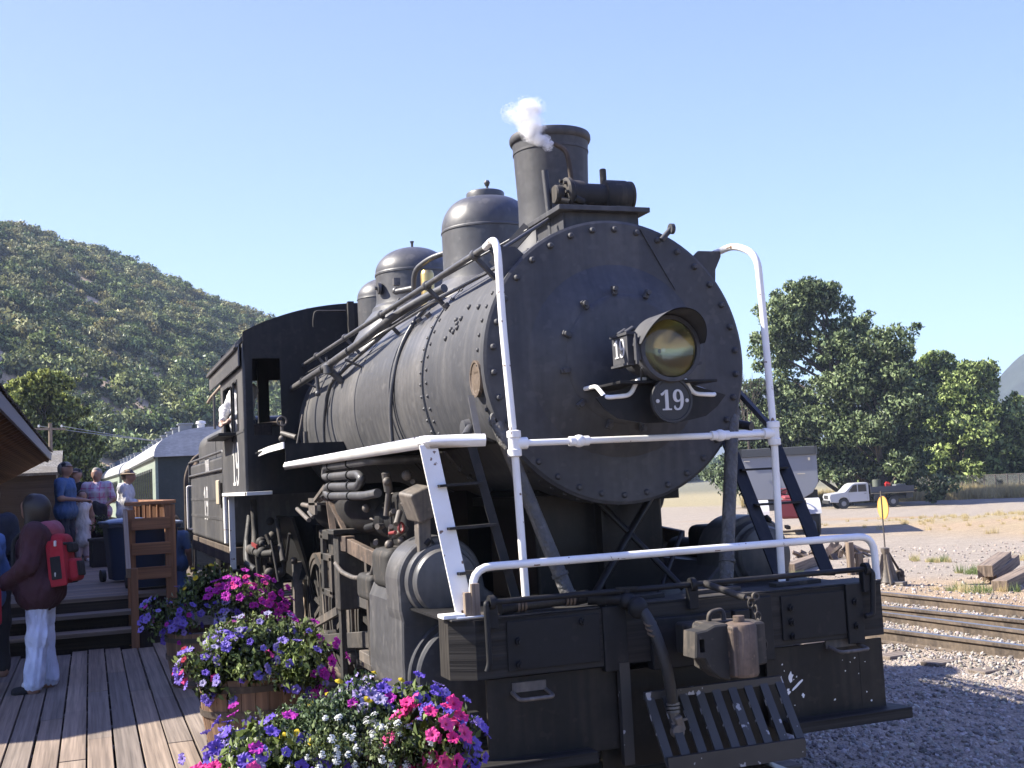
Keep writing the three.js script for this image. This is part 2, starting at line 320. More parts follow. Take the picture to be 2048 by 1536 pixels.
// ---- loose stones near the camera
{
  const r = rng(90), shapes = [0, 1, 2].map((k) => { const g = new THREE.IcosahedronGeometry(1, 0), p = g.attributes.position, q = rng(k + 5), map = {}; for (let i = 0; i < p.count; i++) { const key = [p.getX(i), p.getY(i), p.getZ(i)].map((t) => t.toFixed(2)).join(); const s = (map[key] ??= 0.65 + 0.6 * q()); p.setXYZ(i, p.getX(i) * s, p.getY(i) * s * 0.75, p.getZ(i) * s); } g.computeVertexNormals(); return g; });
  const put = (n, zone, size, tint) => shapes.map((g) => instances(scene, numbered('gravel'), g, M.stone, n, (d, i, c) => {
    const [x, z] = zone(); d.position.set(x, gy(x, z) + 0.004, z); d.rotation.set(r() * 6, r() * 6, r() * 6); d.scale.setScalar(size * (0.5 + 1.1 * r() * r() + 0.3 * r()));
    const k = r(), b = 0.12 + 0.26 * k; c.setRGB(b * tint[0] * (0.92 + 0.16 * r()), b * tint[1], b * tint[2] * (0.9 + 0.15 * r()));
  }, true));
  put(9000, () => [0.9 + 6.2 * r(), 5.6 - 13.5 * Math.pow(r(), 0.9)], 0.019, [1.06, 0.97, 0.9]);
  put(1100, () => [1.0 + 9 * r(), 4 - 15 * r()], 0.027, [1.08, 0.95, 0.86]);
  put(5200, () => [-1.62 + 0.84 * r(), 3 - 12 * r()], 0.017, [1.04, 0.98, 0.93]);
  put(700, () => [7 + 16 * r(), -4 - 16 * r()], 0.03, [1.1, 0.94, 0.82]);
}
// ---- rails and ties
const railProf = [[-0.065, -0.15], [0.065, -0.15], [0.065, -0.138], [0.012, -0.122], [0.012, -0.04], [0.035, -0.03], [0.035, -0.004], [0.028, 0], [-0.028, 0], [-0.035, -0.004], [-0.035, -0.03], [-0.012, -0.04], [-0.012, -0.122], [-0.065, -0.138]];
function railAt(parent, x0, z0, x1, z1, y = 0) {
  const L = Math.hypot(x1 - x0, z1 - z0), a = Math.atan2(x1 - x0, z1 - z0);
  const m = part(parent, 'rail', [ext(railProf, L).rotateY(a).translate(x0, y, z0)], M.railside);
  part(m, 'rail_head', [box(0.062, 0.004, L, 0, 0.001, L / 2).rotateY(a).translate(x0, y, z0)], M.railtop);
}
{
  const t = thing('railway_track', 'ballasted railway track carrying the black steam locomotive and its coaches', 'railway track'); t.userData.kind = 'structure';
  railAt(t, -0.752, -72, -0.752, 9); railAt(t, 0.752, -72, 0.752, 9);
  const r = rng(4), gs = [0, 1, 2].map((k) => merge([box(2.5, 0.17, 0.21, k, 0, k * 2, 0.012)], 'x').translate(-k, 0, -k * 2));
  for (let k = 0; k < 62; k++) piece(t, 'tie', gs[k % 3], M.tie, [0.06 * (r() - 0.5), -0.24 + 0.01 * r(), 6.2 - k * 0.55], [0, 0.03 * (r() - 0.5), 0]);
  const s1 = thing('siding_track', 'rusty siding track curving in front of the switch stand, nearer pair of rails', 'railway track'); s1.userData.kind = 'structure';
  const X1 = (z) => 4.96 + 0.125 * (z + 4.5); for (const o of [0, 1.44]) railAt(s1, X1(-26) + o, -26, X1(9) + o, 9, -0.01);
  const s2 = thing('siding_track', 'rusty siding track merging between the rails of the nearer siding', 'railway track'); s2.userData.kind = 'structure';
  const X2 = (z) => 5.84 + 0.05 * (z + 4.5); for (const o of [0, 1.44]) railAt(s2, X2(-40) + o, -40, X2(9) + o, 9, -0.012);
  for (let k = 0; k < 30; k++) { const z = 5 - k * 0.62; piece(s1, 'tie', gs[k % 3], M.tie, [X1(z) + 0.85 + 0.12 * (r() - 0.5), -0.272 + 0.02 * r(), z], [0, 0.1 + 0.05 * (r() - 0.5), 0], [1.15, 1, 1]); }
  for (let k = 0; k < 26; k++) { const z = 4.7 - k * 0.62; piece(s2, 'tie', gs[(k + 1) % 3], M.tie, [X2(z) + 0.9 + 0.1 * (r() - 0.5), -0.279 + 0.015 * r(), z], [0, 0.06 * (r() - 0.5), 0], [0.95, 1, 1]); }
}
// ---- hills
const CREST = [[-400, 82], [-33, 77], [40, 75], [67, 70], [85, 66], [107, 59], [126, 55], [154, 49], [185, 42], [284, 23], [400, 6], [560, 0]];
const lut = (t, x) => { if (x <= t[0][0]) return t[0][1]; for (let i = 1; i < t.length; i++) if (x <= t[i][0]) return mix(t[i - 1][1], t[i][1], (x - t[i - 1][0]) / (t[i][0] - t[i - 1][0])); return t[t.length - 1][1]; };
const HD = [0.6585, -0.7526], HN = [0.7526, 0.6585];
function hillXZ(s, d) { return [-23 + HD[0] * s + HN[0] * d, -324 + HD[1] * s + HN[1] * d]; }
function hillY(s, d) {
  const c = lut(CREST, s), k = d > 0 ? Math.max(0, 1 - d / 150) : Math.max(0, 1 + d / 260);
  const gul = (fbm(s / 300 + 5, d / 300 + 5, 12, 12, 4, 411) - 0.5) * 9 * Math.min(1, Math.abs(d) / 30) * Math.min(1, k * 4);
  return -0.6 + c * (d > 0 ? Math.pow(k, 1.06) : k) + gul;
}
{
  const pos = [], col = [], idx = [], NS = 120, ND = 90;
  for (let j = 0; j <= ND; j++) for (let i = 0; i <= NS; i++) {
    const s = -260 + 800 * i / NS, d = 158 - 300 * j / ND, [x, z] = hillXZ(s, d); pos.push(x, hillY(s, d), z);
    const n = fbm(s / 60 + 3, d / 60 + 9, 14, 14, 4, 420); col.push(...mixc([0.36, 0.28, 0.17], [0.56, 0.41, 0.26], sstep(0.4, 0.62, n)));
  }
  for (let j = 0; j < ND; j++) for (let i = 0; i < NS; i++) { const a = j * (NS + 1) + i; idx.push(a, a + 1, a + NS + 1, a + 1, a + NS + 2, a + NS + 1); }
  const g = new THREE.BufferGeometry(); g.setAttribute('position', new THREE.Float32BufferAttribute(pos, 3)); g.setAttribute('color', new THREE.Float32BufferAttribute(col, 3)); g.setIndex(idx); g.computeVertexNormals();
  g.setAttribute('uv', new THREE.Float32BufferAttribute(pos.flatMap((_, i) => (i % 3 ? [] : [pos[i] / 4, pos[i + 2] / 4])), 2));
  const m = shadows(new THREE.Mesh(g, M.ground)); m.name = 'hillside'; m.userData.kind = 'structure'; scene.add(m);
  // far mountains on the right
  const far = (name, base, dir, table, depth, tint) => {
    const P = [], C = [], I = [], a = 150, b = 24;
    for (let j = 0; j <= b; j++) for (let i = 0; i <= a; i++) {
      const s = mix(table[0][0], table[table.length - 1][0], i / a), d = depth * (j / b * 1.6 - 0.6), h = lut(table, s), k = d < 0 ? 1 + d / (depth * 0.6) : 1 - d / depth;
      const y = h * Math.max(0, k) * (1 + 0.1 * (fbm(i / a, j / b, 14, 5, 4, 431) - 0.5)) + 14 * (fbm(i / a, j / b, 30, 8, 5, 433) - 0.5) * Math.min(1, k * 3) - 4;
      P.push(base[0] + dir[0] * s - dir[1] * d, y, base[1] + dir[1] * s + dir[0] * d); const n = fbm(i / a, j / b, 60, 16, 3, 437); C.push(...mul(tint, 0.6 + 0.8 * n));
    }
    for (let j = 0; j < b; j++) for (let i = 0; i < a; i++) { const q = j * (a + 1) + i; I.push(q, q + a + 1, q + 1, q + 1, q + a + 1, q + a + 2); }
    const f = new THREE.BufferGeometry(); f.setAttribute('position', new THREE.Float32BufferAttribute(P, 3)); f.setAttribute('color', new THREE.Float32BufferAttribute(C, 3)); f.setIndex(I); f.computeVertexNormals();
    f.setAttribute('uv', new THREE.Float32BufferAttribute(P.flatMap((_, i) => (i % 3 ? [] : [P[i] / 40, P[i + 2] / 40])), 2));
    const q = shadows(new THREE.Mesh(f, M.ground)); q.name = numbered(name); q.userData.kind = 'structure'; scene.add(q);
  };
  far('mountain', [640, -745], [0.72, 0.69], [[-60, 0], [0, 40], [35, 63], [75, 84], [140, 118], [240, 150], [420, 170], [700, 120]], 260, [0.032, 0.042, 0.03]);
  far('mountain', [1450, -1900], [0.8, 0.6], [[-900, 60], [-400, 130], [-60, 172], [60, 165], [300, 120], [900, 90]], 500, [0.05, 0.06, 0.05]);
}
// ---- foliage clouds: many small leaf faces
function leafCloud(r, n, sampler, size, colour, fold = 0.25) {
  const P = new Float32Array(n * 18), Nn = new Float32Array(n * 18), C = new Float32Array(n * 18), a = V(), b = V(), q = new THREE.Quaternion(), e = new THREE.Euler();
  const base = [[0, -1, 0], [0.5, 0, 1], [0, 1, 0], [0, -1, 0], [0, 1, 0], [-0.5, 0, 1]];
  for (let i = 0; i < n; i++) {
    const { p, o } = sampler(r), s = size * (0.6 + 0.8 * r()), c = colour(r, p, o);
    e.set((r() < 0.5 ? 0 : 1.2) + (r() - 0.5) * 2.2, r() * 6.283, (r() - 0.5) * 2.4); q.setFromEuler(e);
    b.set(0, 0, 1).applyQuaternion(q); const flip = o && b.dot(o) < 0 ? -1 : 1;
    for (let k = 0; k < 6; k++) {
      a.set(base[k][0] * s, base[k][1] * s, base[k][2] * fold * s).applyQuaternion(q);
      const w = (i * 6 + k) * 3; P[w] = p.x + a.x; P[w + 1] = p.y + a.y; P[w + 2] = p.z + a.z;
      const nx = b.x * flip + (o ? o.x * 0.7 : 0), ny = b.y * flip + (o ? o.y * 0.5 + 0.55 : 0.5), nz = b.z * flip + (o ? o.z * 0.7 : 0), L = Math.hypot(nx, ny, nz) || 1;
      Nn[w] = nx / L; Nn[w + 1] = ny / L; Nn[w + 2] = nz / L; C[w] = c[0]; C[w + 1] = c[1]; C[w + 2] = c[2];
    }
  }
  const g = new THREE.BufferGeometry(); g.setAttribute('position', new THREE.BufferAttribute(P, 3)); g.setAttribute('normal', new THREE.BufferAttribute(Nn, 3)); g.setAttribute('color', new THREE.BufferAttribute(C, 3));
  return g;
}
const sph = (r) => { const u = r() * 2 - 1, a = r() * 6.2832, s = Math.sqrt(1 - u * u); return V(s * Math.cos(a), u, s * Math.sin(a)); };
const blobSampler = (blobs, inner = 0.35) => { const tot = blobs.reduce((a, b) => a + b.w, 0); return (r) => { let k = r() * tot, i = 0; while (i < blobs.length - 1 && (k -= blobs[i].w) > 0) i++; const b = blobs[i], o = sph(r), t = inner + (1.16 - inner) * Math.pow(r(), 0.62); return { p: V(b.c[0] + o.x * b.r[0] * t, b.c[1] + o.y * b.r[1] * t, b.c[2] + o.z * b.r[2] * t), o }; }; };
function makeTree(name, label, pos, h, spread, o, group) {
  const r = rng(o.seed), t = thing(name, label, 'tree', pos, 0, group), cr = h * (o.crownFrom ?? 0.2), blobs = [], limbs = [];
  const nb = o.blobs ?? 16, lean = o.lean ?? 0;
  for (let k = 0; k < nb; k++) {
    const f = (k + 0.5) / nb, y = cr + (h - cr) * (0.08 + 0.9 * f), env = o.env ? o.env(f) : Math.sin(PI * Math.pow(f, 0.8)) * 0.8 + 0.2, a = r() * 6.283 + k * 2.4, rad = spread * env * (0.35 + 0.5 * r());
    const s = (o.blob ?? 0.3) * spread * (0.75 + 0.5 * r()), c = [Math.cos(a) * rad + lean * f, Math.min(y, h - s * 0.6), Math.sin(a) * rad];
    blobs.push({ c, r: [s, s * (o.flat ?? 0.75), s], w: s * s });
    // limb + secondary clumps at its end
    limbs.push(bar([lean * f * 0.3, Math.max(0.5, c[1] - spread * 0.45), 0], c, 0.012 * h * (1 - f * 0.6), 5, 0.004 * h));
    for (let q = 0; q < (o.sub ?? 3) * 2; q++) { const d = sph(r), e = s * (0.75 + 0.75 * r()), ss = s * (0.22 + 0.26 * r()); blobs.push({ c: [c[0] + d.x * e, Math.min(h - ss * 0.5, c[1] + d.y * e * 0.8), c[2] + d.z * e], r: [ss, ss * 0.7, ss], w: ss * ss * 1.5 }); }
  }
  part(t, 'trunk', [bar([0, -0.3, 0], [lean * 0.2, h * 0.45, 0], h * 0.024, 9, h * 0.013), bar([lean * 0.2, h * 0.45, 0], [lean * 0.6, h * 0.85, 0], h * 0.013, 7, h * 0.004), limbs], M.bark, null, 'y');
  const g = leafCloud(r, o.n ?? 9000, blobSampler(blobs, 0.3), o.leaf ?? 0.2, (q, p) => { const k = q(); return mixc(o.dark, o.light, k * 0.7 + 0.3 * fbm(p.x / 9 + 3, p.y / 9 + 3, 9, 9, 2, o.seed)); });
  const m = shadows(new THREE.Mesh(g, M.foliage)); m.name = 'crown'; t.add(m);
  return t;
}
{ // chaparral on the hillside: nobody could count it
  const r = rng(500);
  const kinds = [0, 1, 2, 3, 4].map((k) => { const q = rng(510 + k), bl = []; for (let i = 0; i < 7; i++) { const a = q() * 6.28, d = 0.62 * Math.sqrt(q()), s = 0.3 + 0.25 * q(); bl.push({ c: [Math.cos(a) * d, 0.25 + 0.5 * q() * (1 - d * 0.6), Math.sin(a) * d], r: [s, s * 0.85, s], w: s * s }); } return leafCloud(q, 420, blobSampler(bl, 0.4), 0.115, (w) => mul([1, 1, 1], 0.65 + 0.6 * w())); });
  kinds.forEach((g, k) => instances(scene, numbered('hillside_chaparral'), g, M.foliage, 3900, (d, i, c) => {
    let s, e, tries = 0; do { s = -120 + 480 * r(); e = -14 + 166 * r(); tries++; } while (tries < 12 && fbm(s / 60 + 3, e / 60 + 9, 14, 14, 4, 420) > 0.49 + 0.1 * r());
    const [x, z] = hillXZ(s, e), big = e > 105 ? 1.05 : 1, w = (1.3 + 2.4 * r() * r() + 0.5 * r()) * big; d.position.set(x, hillY(s, e) - 0.25, z); d.rotation.y = r() * 6.28; d.scale.set(w, w * (0.75 + 0.45 * r()), w);
    const t = r(), n = fbm(s / 90 + 1, e / 90 + 4, 9, 9, 3, 530);
    let q = mixc([0.19, 0.25, 0.09], [0.4, 0.39, 0.2], sstep(0.35, 0.65, n) * 0.8 + 0.3 * (r() - 0.5)); if (t < 0.1) q = [0.3, 0.27, 0.1]; else if (t < 0.38) q = [0.14, 0.2, 0.08]; if (e > 100) q = mixc(q, [0.19, 0.26, 0.085], 0.6); c.setRGB(...mul(q, 0.8 + 0.5 * r()));
  }, true));
  // scattered low brush at the hill's foot and behind the coaches
  instances(scene, numbered('hillside_chaparral'), kinds[1], M.foliage, 700, (d, i, c) => { const s = -60 + 330 * r(), e = 136 + 24 * r(), [x, z] = hillXZ(s, e), w = 2.2 + 2.6 * r(); d.position.set(x, Math.max(-0.7, hillY(s, e)) - 0.2, z); d.rotation.y = r() * 6; d.scale.set(w, w * (0.9 + 0.5 * r()), w); c.setRGB(...mixc([0.09, 0.145, 0.05], [0.17, 0.23, 0.085], r())); }, true);
}
const POL = (az, dist) => { const d = Math.hypot(az[0], az[1]); return [-3.08 + az[0] / d * dist, 5.77 + az[1] / d * dist]; };
{ // trees that can be told apart
  const T = (name, label, az, dist, top, spread, o) => { const [x, z] = POL(az, dist), y = gy(x, z); return makeTree(name, label, [x, y, z], top - y, spread, o); };
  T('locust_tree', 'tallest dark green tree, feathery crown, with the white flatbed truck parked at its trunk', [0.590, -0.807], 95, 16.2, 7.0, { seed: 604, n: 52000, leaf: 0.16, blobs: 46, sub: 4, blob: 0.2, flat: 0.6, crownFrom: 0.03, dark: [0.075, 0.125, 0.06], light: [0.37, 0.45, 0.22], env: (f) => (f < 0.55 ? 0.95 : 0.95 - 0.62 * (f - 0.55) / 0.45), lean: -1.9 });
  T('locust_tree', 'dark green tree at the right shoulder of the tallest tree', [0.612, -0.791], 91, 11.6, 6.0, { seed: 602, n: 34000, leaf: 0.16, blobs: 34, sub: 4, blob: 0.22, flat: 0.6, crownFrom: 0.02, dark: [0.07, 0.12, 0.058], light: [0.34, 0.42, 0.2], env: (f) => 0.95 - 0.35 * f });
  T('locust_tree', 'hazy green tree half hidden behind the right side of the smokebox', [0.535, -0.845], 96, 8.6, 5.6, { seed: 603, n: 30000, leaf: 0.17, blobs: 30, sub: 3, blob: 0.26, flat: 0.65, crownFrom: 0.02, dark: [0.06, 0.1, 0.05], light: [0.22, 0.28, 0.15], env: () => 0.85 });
  const cot = { leaf: 0.2, sub: 4, blob: 0.24, flat: 0.8, crownFrom: 0.0, dark: [0.12, 0.19, 0.055], light: [0.5, 0.6, 0.22] };
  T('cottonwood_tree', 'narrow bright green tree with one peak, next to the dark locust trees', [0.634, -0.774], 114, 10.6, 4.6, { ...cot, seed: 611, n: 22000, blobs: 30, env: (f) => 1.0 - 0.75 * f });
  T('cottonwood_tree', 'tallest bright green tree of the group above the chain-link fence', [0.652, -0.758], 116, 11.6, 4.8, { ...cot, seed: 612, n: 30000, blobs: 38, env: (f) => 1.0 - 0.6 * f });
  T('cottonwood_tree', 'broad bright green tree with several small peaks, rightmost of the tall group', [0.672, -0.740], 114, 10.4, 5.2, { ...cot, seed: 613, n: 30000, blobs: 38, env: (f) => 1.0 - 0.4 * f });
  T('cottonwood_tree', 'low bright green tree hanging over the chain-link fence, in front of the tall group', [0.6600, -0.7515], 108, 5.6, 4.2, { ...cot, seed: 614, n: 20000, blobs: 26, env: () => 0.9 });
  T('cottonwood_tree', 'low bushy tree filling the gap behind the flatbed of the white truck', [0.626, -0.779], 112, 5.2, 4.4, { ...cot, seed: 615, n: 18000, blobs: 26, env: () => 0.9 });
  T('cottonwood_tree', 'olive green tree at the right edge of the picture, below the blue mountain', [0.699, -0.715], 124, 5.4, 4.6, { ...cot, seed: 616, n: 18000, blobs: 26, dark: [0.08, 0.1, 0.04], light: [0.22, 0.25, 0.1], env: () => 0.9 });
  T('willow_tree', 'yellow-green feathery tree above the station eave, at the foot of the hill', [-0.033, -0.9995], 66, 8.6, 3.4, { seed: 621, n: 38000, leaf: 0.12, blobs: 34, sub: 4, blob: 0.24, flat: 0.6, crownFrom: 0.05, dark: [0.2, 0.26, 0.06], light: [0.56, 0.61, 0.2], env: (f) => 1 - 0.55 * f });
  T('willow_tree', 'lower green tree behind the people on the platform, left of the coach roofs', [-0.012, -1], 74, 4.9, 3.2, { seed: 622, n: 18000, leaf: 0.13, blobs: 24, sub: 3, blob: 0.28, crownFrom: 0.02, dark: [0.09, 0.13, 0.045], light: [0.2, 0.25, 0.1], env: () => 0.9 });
  // bare branches beside the locust tree
  const [x, z] = POL([0.527, -0.85], 90), b = thing('bare_tree', 'leafless grey branches poking up left of the tallest tree', 'tree', [x, gy(x, z), z]), r = rng(630), L = [];
  const grow = (p, d, len, rad, k) => { const q = p.clone().addScaledVector(d, len); L.push(bar(p, q, rad, 5, rad * 0.6)); if (k) for (let i = 0; i < 2 + (r() < 0.4); i++) grow(q, d.clone().add(V(r() - 0.5, r() * 0.5, r() - 0.5)).normalize(), len * (0.55 + 0.3 * r()), rad * 0.6, k - 1); };
  part(b, 'trunk', [bar([0, 0, 0], [-0.2, 6, 0], 0.16, 7, 0.09)], M.bark, null, 'y'); for (let i = 0; i < 4; i++) grow(V(-0.2, 5.4, 0), V((r() - 0.5) * 0.8, 1, (r() - 0.5) * 0.8).normalize(), 1.9, 0.06, 4); part(b, 'branches', L, M.bark, null, 'y');
}
{ // chain-link fence
  const f = thing('chain_link_fence', 'grey chain-link fence running under the bright green trees', 'fence'), a = POL([0.622, -0.783], 108), c = POL([0.722, -0.692], 102), n = 16;
  const t = tex(64, (u, v) => { const p = Math.abs(((u + v) % 1) - 0.5), q = Math.abs(((u - v + 2) % 1) - 0.5); return p < 0.09 || q < 0.09 ? 1 : 0; }, false); t.repeat.set(1, 1);
  const wire = std({ color: new THREE.Color(0.3, 0.31, 0.31), metalness: 0.4, roughness: 0.5, alphaMap: t, transparent: true });
  const L = Math.hypot(c[0] - a[0], c[1] - a[1]), g = new THREE.PlaneGeometry(L, 1.75); const uv = g.attributes.uv; for (let i = 0; i < uv.count; i++) uv.setXY(i, uv.getX(i) * L / 0.16, uv.getY(i) * 1.75 / 0.16);
  const y = gy((a[0] + c[0]) / 2, (a[1] + c[1]) / 2), ang = -Math.atan2(c[1] - a[1], c[0] - a[0]);
  const pm = piece(f, 'wire_mesh', g, wire, [(a[0] + c[0]) / 2, y + 0.9, (a[1] + c[1]) / 2], [0, ang, 0]);
  part(f, 'top_rail', [bar([a[0], y + 1.8, a[1]], [c[0], y + 1.8, c[1]], 0.03, 6)], M.greyiron);
  const pg = merge([bar([0, 0, 0], [0, 1.86, 0], 0.045, 7)]);
  for (let i = 0; i <= n; i++) piece(f, 'post', pg, M.greyiron, [mix(a[0], c[0], i / n), y, mix(a[1], c[1], i / n)]);
}
{ // dry grass along the fence and sparse tufts on the bank
  const r = rng(660), q = rng(661), P = [], C = []; for (let k = 0; k < 46; k++) { const a = q() * 6.28, d = 0.22 * Math.sqrt(q()), x = d * Math.cos(a), z = d * Math.sin(a), h = 0.25 + 0.35 * q(), lx = (q() - 0.5) * 0.3, lz = (q() - 0.5) * 0.3, w = 0.012, b = q() * 6.28, c = 0.7 + 0.5 * q(); P.push(x - w * Math.cos(b), 0, z - w * Math.sin(b), x + w * Math.cos(b), 0, z + w * Math.sin(b), x + lx, h, z + lz); for (let i = 0; i < 3; i++) C.push(c, c, c); }
  const g = new THREE.BufferGeometry(); g.setAttribute('position', new THREE.Float32BufferAttribute(P, 3)); g.setAttribute('color', new THREE.Float32BufferAttribute(C, 3)); g.computeVertexNormals();
  instances(scene, numbered('dry_grass'), g, M.foliage, 4200, (d, i, c) => {
    let x, z; if (i < 3600) { const k = r(); [x, z] = POL([mix(0.52, 0.72, k), -mix(0.85, 0.69, k)], 99 + 7 * r()); } else if (i < 4050) { x = 33 + 11 * (r() + r() - 1); z = -27 + 11 * (r() + r() - 1); } else { const k = Math.floor(r() * 7); x = [9.6, 10.4, 11.6, 12.4, 8.8, 14, 16][k] + 0.9 * (r() - 0.5); z = [-8.6, -7.6, -8.8, -11.6, -12.4, -15, -14][k] + 0.9 * (r() - 0.5); }
    const w = i < 3600 ? 1.2 + 1.2 * r() : i < 4050 ? 0.22 + 0.26 * r() : 0.18 + 0.24 * r(); d.position.set(x, gy(x, z) - 0.01, z); d.rotation.y = r() * 6; d.scale.set(w * 1.2, w * (0.6 + 0.5 * r()), w * 1.2); c.setRGB(...(i >= 4050 && r() < 0.6 ? [0.2, 0.26, 0.1] : mixc([0.5, 0.41, 0.2], [0.66, 0.56, 0.32], r())));
  }, true);
}
// ================================================================ STATION, DECKS
{ // station building with deep eave
  const s = thing('station_building', 'station building with dark shingled roof, pale fascia and open rafters over the platform', 'building');
  const z0 = -5.15, z1 = -24.4, ex = -3.97, ey = 3.0, rx = -8.2, ry = 5.0, wx = -5.35, sl = (ry - ey) / (ex - rx);
  const roofPt = (x, dy) => ey + dy + (ex - x) * sl;
  part(s, 'roof', [ext([[ex, ey - 0.05], [ex, ey], [rx, ry], [2 * rx - ex, ey], [2 * rx - ex, ey - 0.05], [rx, ry - 0.06]], z0 - z1).translate(0, 0, z1)], M.darkboard, null, 'z');
  part(s, 'soffit', [ext([[ex - 0.03, ey - 0.075], [ex - 0.03, ey - 0.055], [wx, 2.42], [wx, 2.40]], z0 - z1 - 0.1).translate(0, 0, z1 + 0.05)], M.darkboard, null, 'z');
  part(s, 'fascia', [bx(ex - 0.005, ex + 0.03, ey - 0.2, ey - 0.02, z1, z0)], solid(0.2, 0.185, 0.19, 0.8), null, 'z');
  for (const zz of [z0 + 0.02, z1 - 0.02]) part(s, 'bargeboard', [beam([ex, ey - 0.14, zz], [rx, ry - 0.14, zz], 0.035, 0.24)], solid(0.2, 0.185, 0.19, 0.8));
  const raf = merge([beam([ex - 0.05, ey - 0.12, 0], [wx, 2.2, 0], 0.09, 0.13)], 'x');
  for (let k = 0; k < 32; k++) piece(s, 'rafter', raf, M.eave, [0, 0, z0 - 0.35 - k * 0.6]);
  const r = rng(700), sh = [0, 1, 2].map((k) => merge([beam([0.05, -0.012, 0], [-0.3, 0.012 + 0.3 * sl, 0], 0.13 + 0.012 * k, 0.022)], 'x'));
  for (let k = 0; k < 134; k++) piece(s, 'shingle', sh[k % 3], M.darkboard, [ex + 0.02 * r(), ey + 0.012 + 0.012 * r(), z0 - 0.08 - k * 0.1435], [0, 0.08 * (r() - 0.5), 0.05 * (r() - 0.5)]);
  part(s, 'wall', [bx(wx - 0.15, wx, 0, roofPt(wx, -0.08), z1 + 0.5, z0 - 0.4), bx(-11, wx - 0.15, 0, 3.2, z0 - 0.55, z0 - 0.4), bx(-11, wx - 0.15, 0, 3.2, z1 + 0.5, z1 + 0.65)], solid(0.34, 0.3, 0.22, 0.85));
  part(s, 'gable', [ext([[wx, 3.2], [rx, ry - 0.1], [2 * rx - wx, 3.2]], 0.12).translate(0, 0, z0 - 0.53), ext([[wx, 3.2], [rx, ry - 0.1], [2 * rx - wx, 3.2]], 0.12).translate(0, 0, z1 + 0.52)], solid(0.34, 0.3, 0.22, 0.85));
  for (const [a, b] of [[-8, -9.2], [-11.5, -13], [-15.5, -17]]) { const d = part(s, 'window', [bx(wx, wx + 0.03, 1.4, 2.5, a, b)], M.railwood); part(d, 'pane', [bx(wx + 0.03, wx + 0.036, 1.46, 2.44, a - 0.07, b + 0.07)], solid(0.03, 0.035, 0.04, 0.08)); }
}
{ // board shed at the far end of the platform
  const s = thing('board_shed', 'dark brown board shed under a pale mottled roof at the platform end', 'building');
  part(s, 'core', [bx(-6.5, -3.92, 0.3, 2.5, -27.8, -26.1)], M.darkboard);
  const b = [0, 1].map((k) => merge([box(2.62, 0.185, 0.03 + 0.008 * k, 0, 0, k * 1.3)], 'x').translate(0, 0, -k * 1.3));
  for (let k = 0; k < 10; k++) piece(s, 'board', b[k % 2], M.darkboard, [-5.2, 0.72 + k * 0.195, -26.08]);
  const e = merge([box(0.03, 0.185, 1.75)], 'z'); for (let k = 0; k < 10; k++) piece(s, 'board', e, M.darkboard, [-3.9, 0.72 + k * 0.195, -26.95]);
  part(s, 'roof', [beam([-5.2, 2.52, -25.9], [-5.2, 3.15, -28], 2.9, 0.07)], std({ map: rep(gravelC([0.16, 0.15, 0.14], [0.36, 0.345, 0.32], [0.22, 0.2, 0.17], 30, 720), 0.9), roughness: 0.95, bumpMap: rep(gravelB, 0.9), bumpScale: 0.03 }));
}
const DECK_Y = 0.17, UP_Y = 0.68;
{ // lower plank deck
  const d = thing('plank_deck', 'weathered grey plank deck beside the locomotive, with dark gaps', 'deck'); d.userData.kind = 'structure';
  const r = rng(710);
  for (let k = 0; k < 34; k++) {
    const x = -1.62 - 0.083 - k * 0.168; let z = -8.0 + 0.4 * r();
    for (let first = true; z < 6.4; first = false) { const L = 1.7 + 2.6 * r(), a = z, b = Math.min(z + L, 6.5), h = 0.006 * (r() - 0.5); part(d, 'plank', [box(0.152 + 0.006 * r(), 0.045, b - a - 0.01, x + 0.004 * (r() - 0.5), DECK_Y - 0.0225 + h, (a + b) / 2, 0.004)], M.deck[Math.floor(r() * 5)], null, 'z'); z = b; }
  }
  const j = merge([box(5.7, 0.16, 0.09)], 'x'); for (let k = 0; k < 20; k++) piece(d, 'joist', j, M.tie, [-4.46, 0.06, 6 - k * 0.72]);
  part(d, 'edge_board', [bx(-1.615, -1.58, -0.12, 0.14, -8, 6.5)], M.oldwood, null, 'z');
}
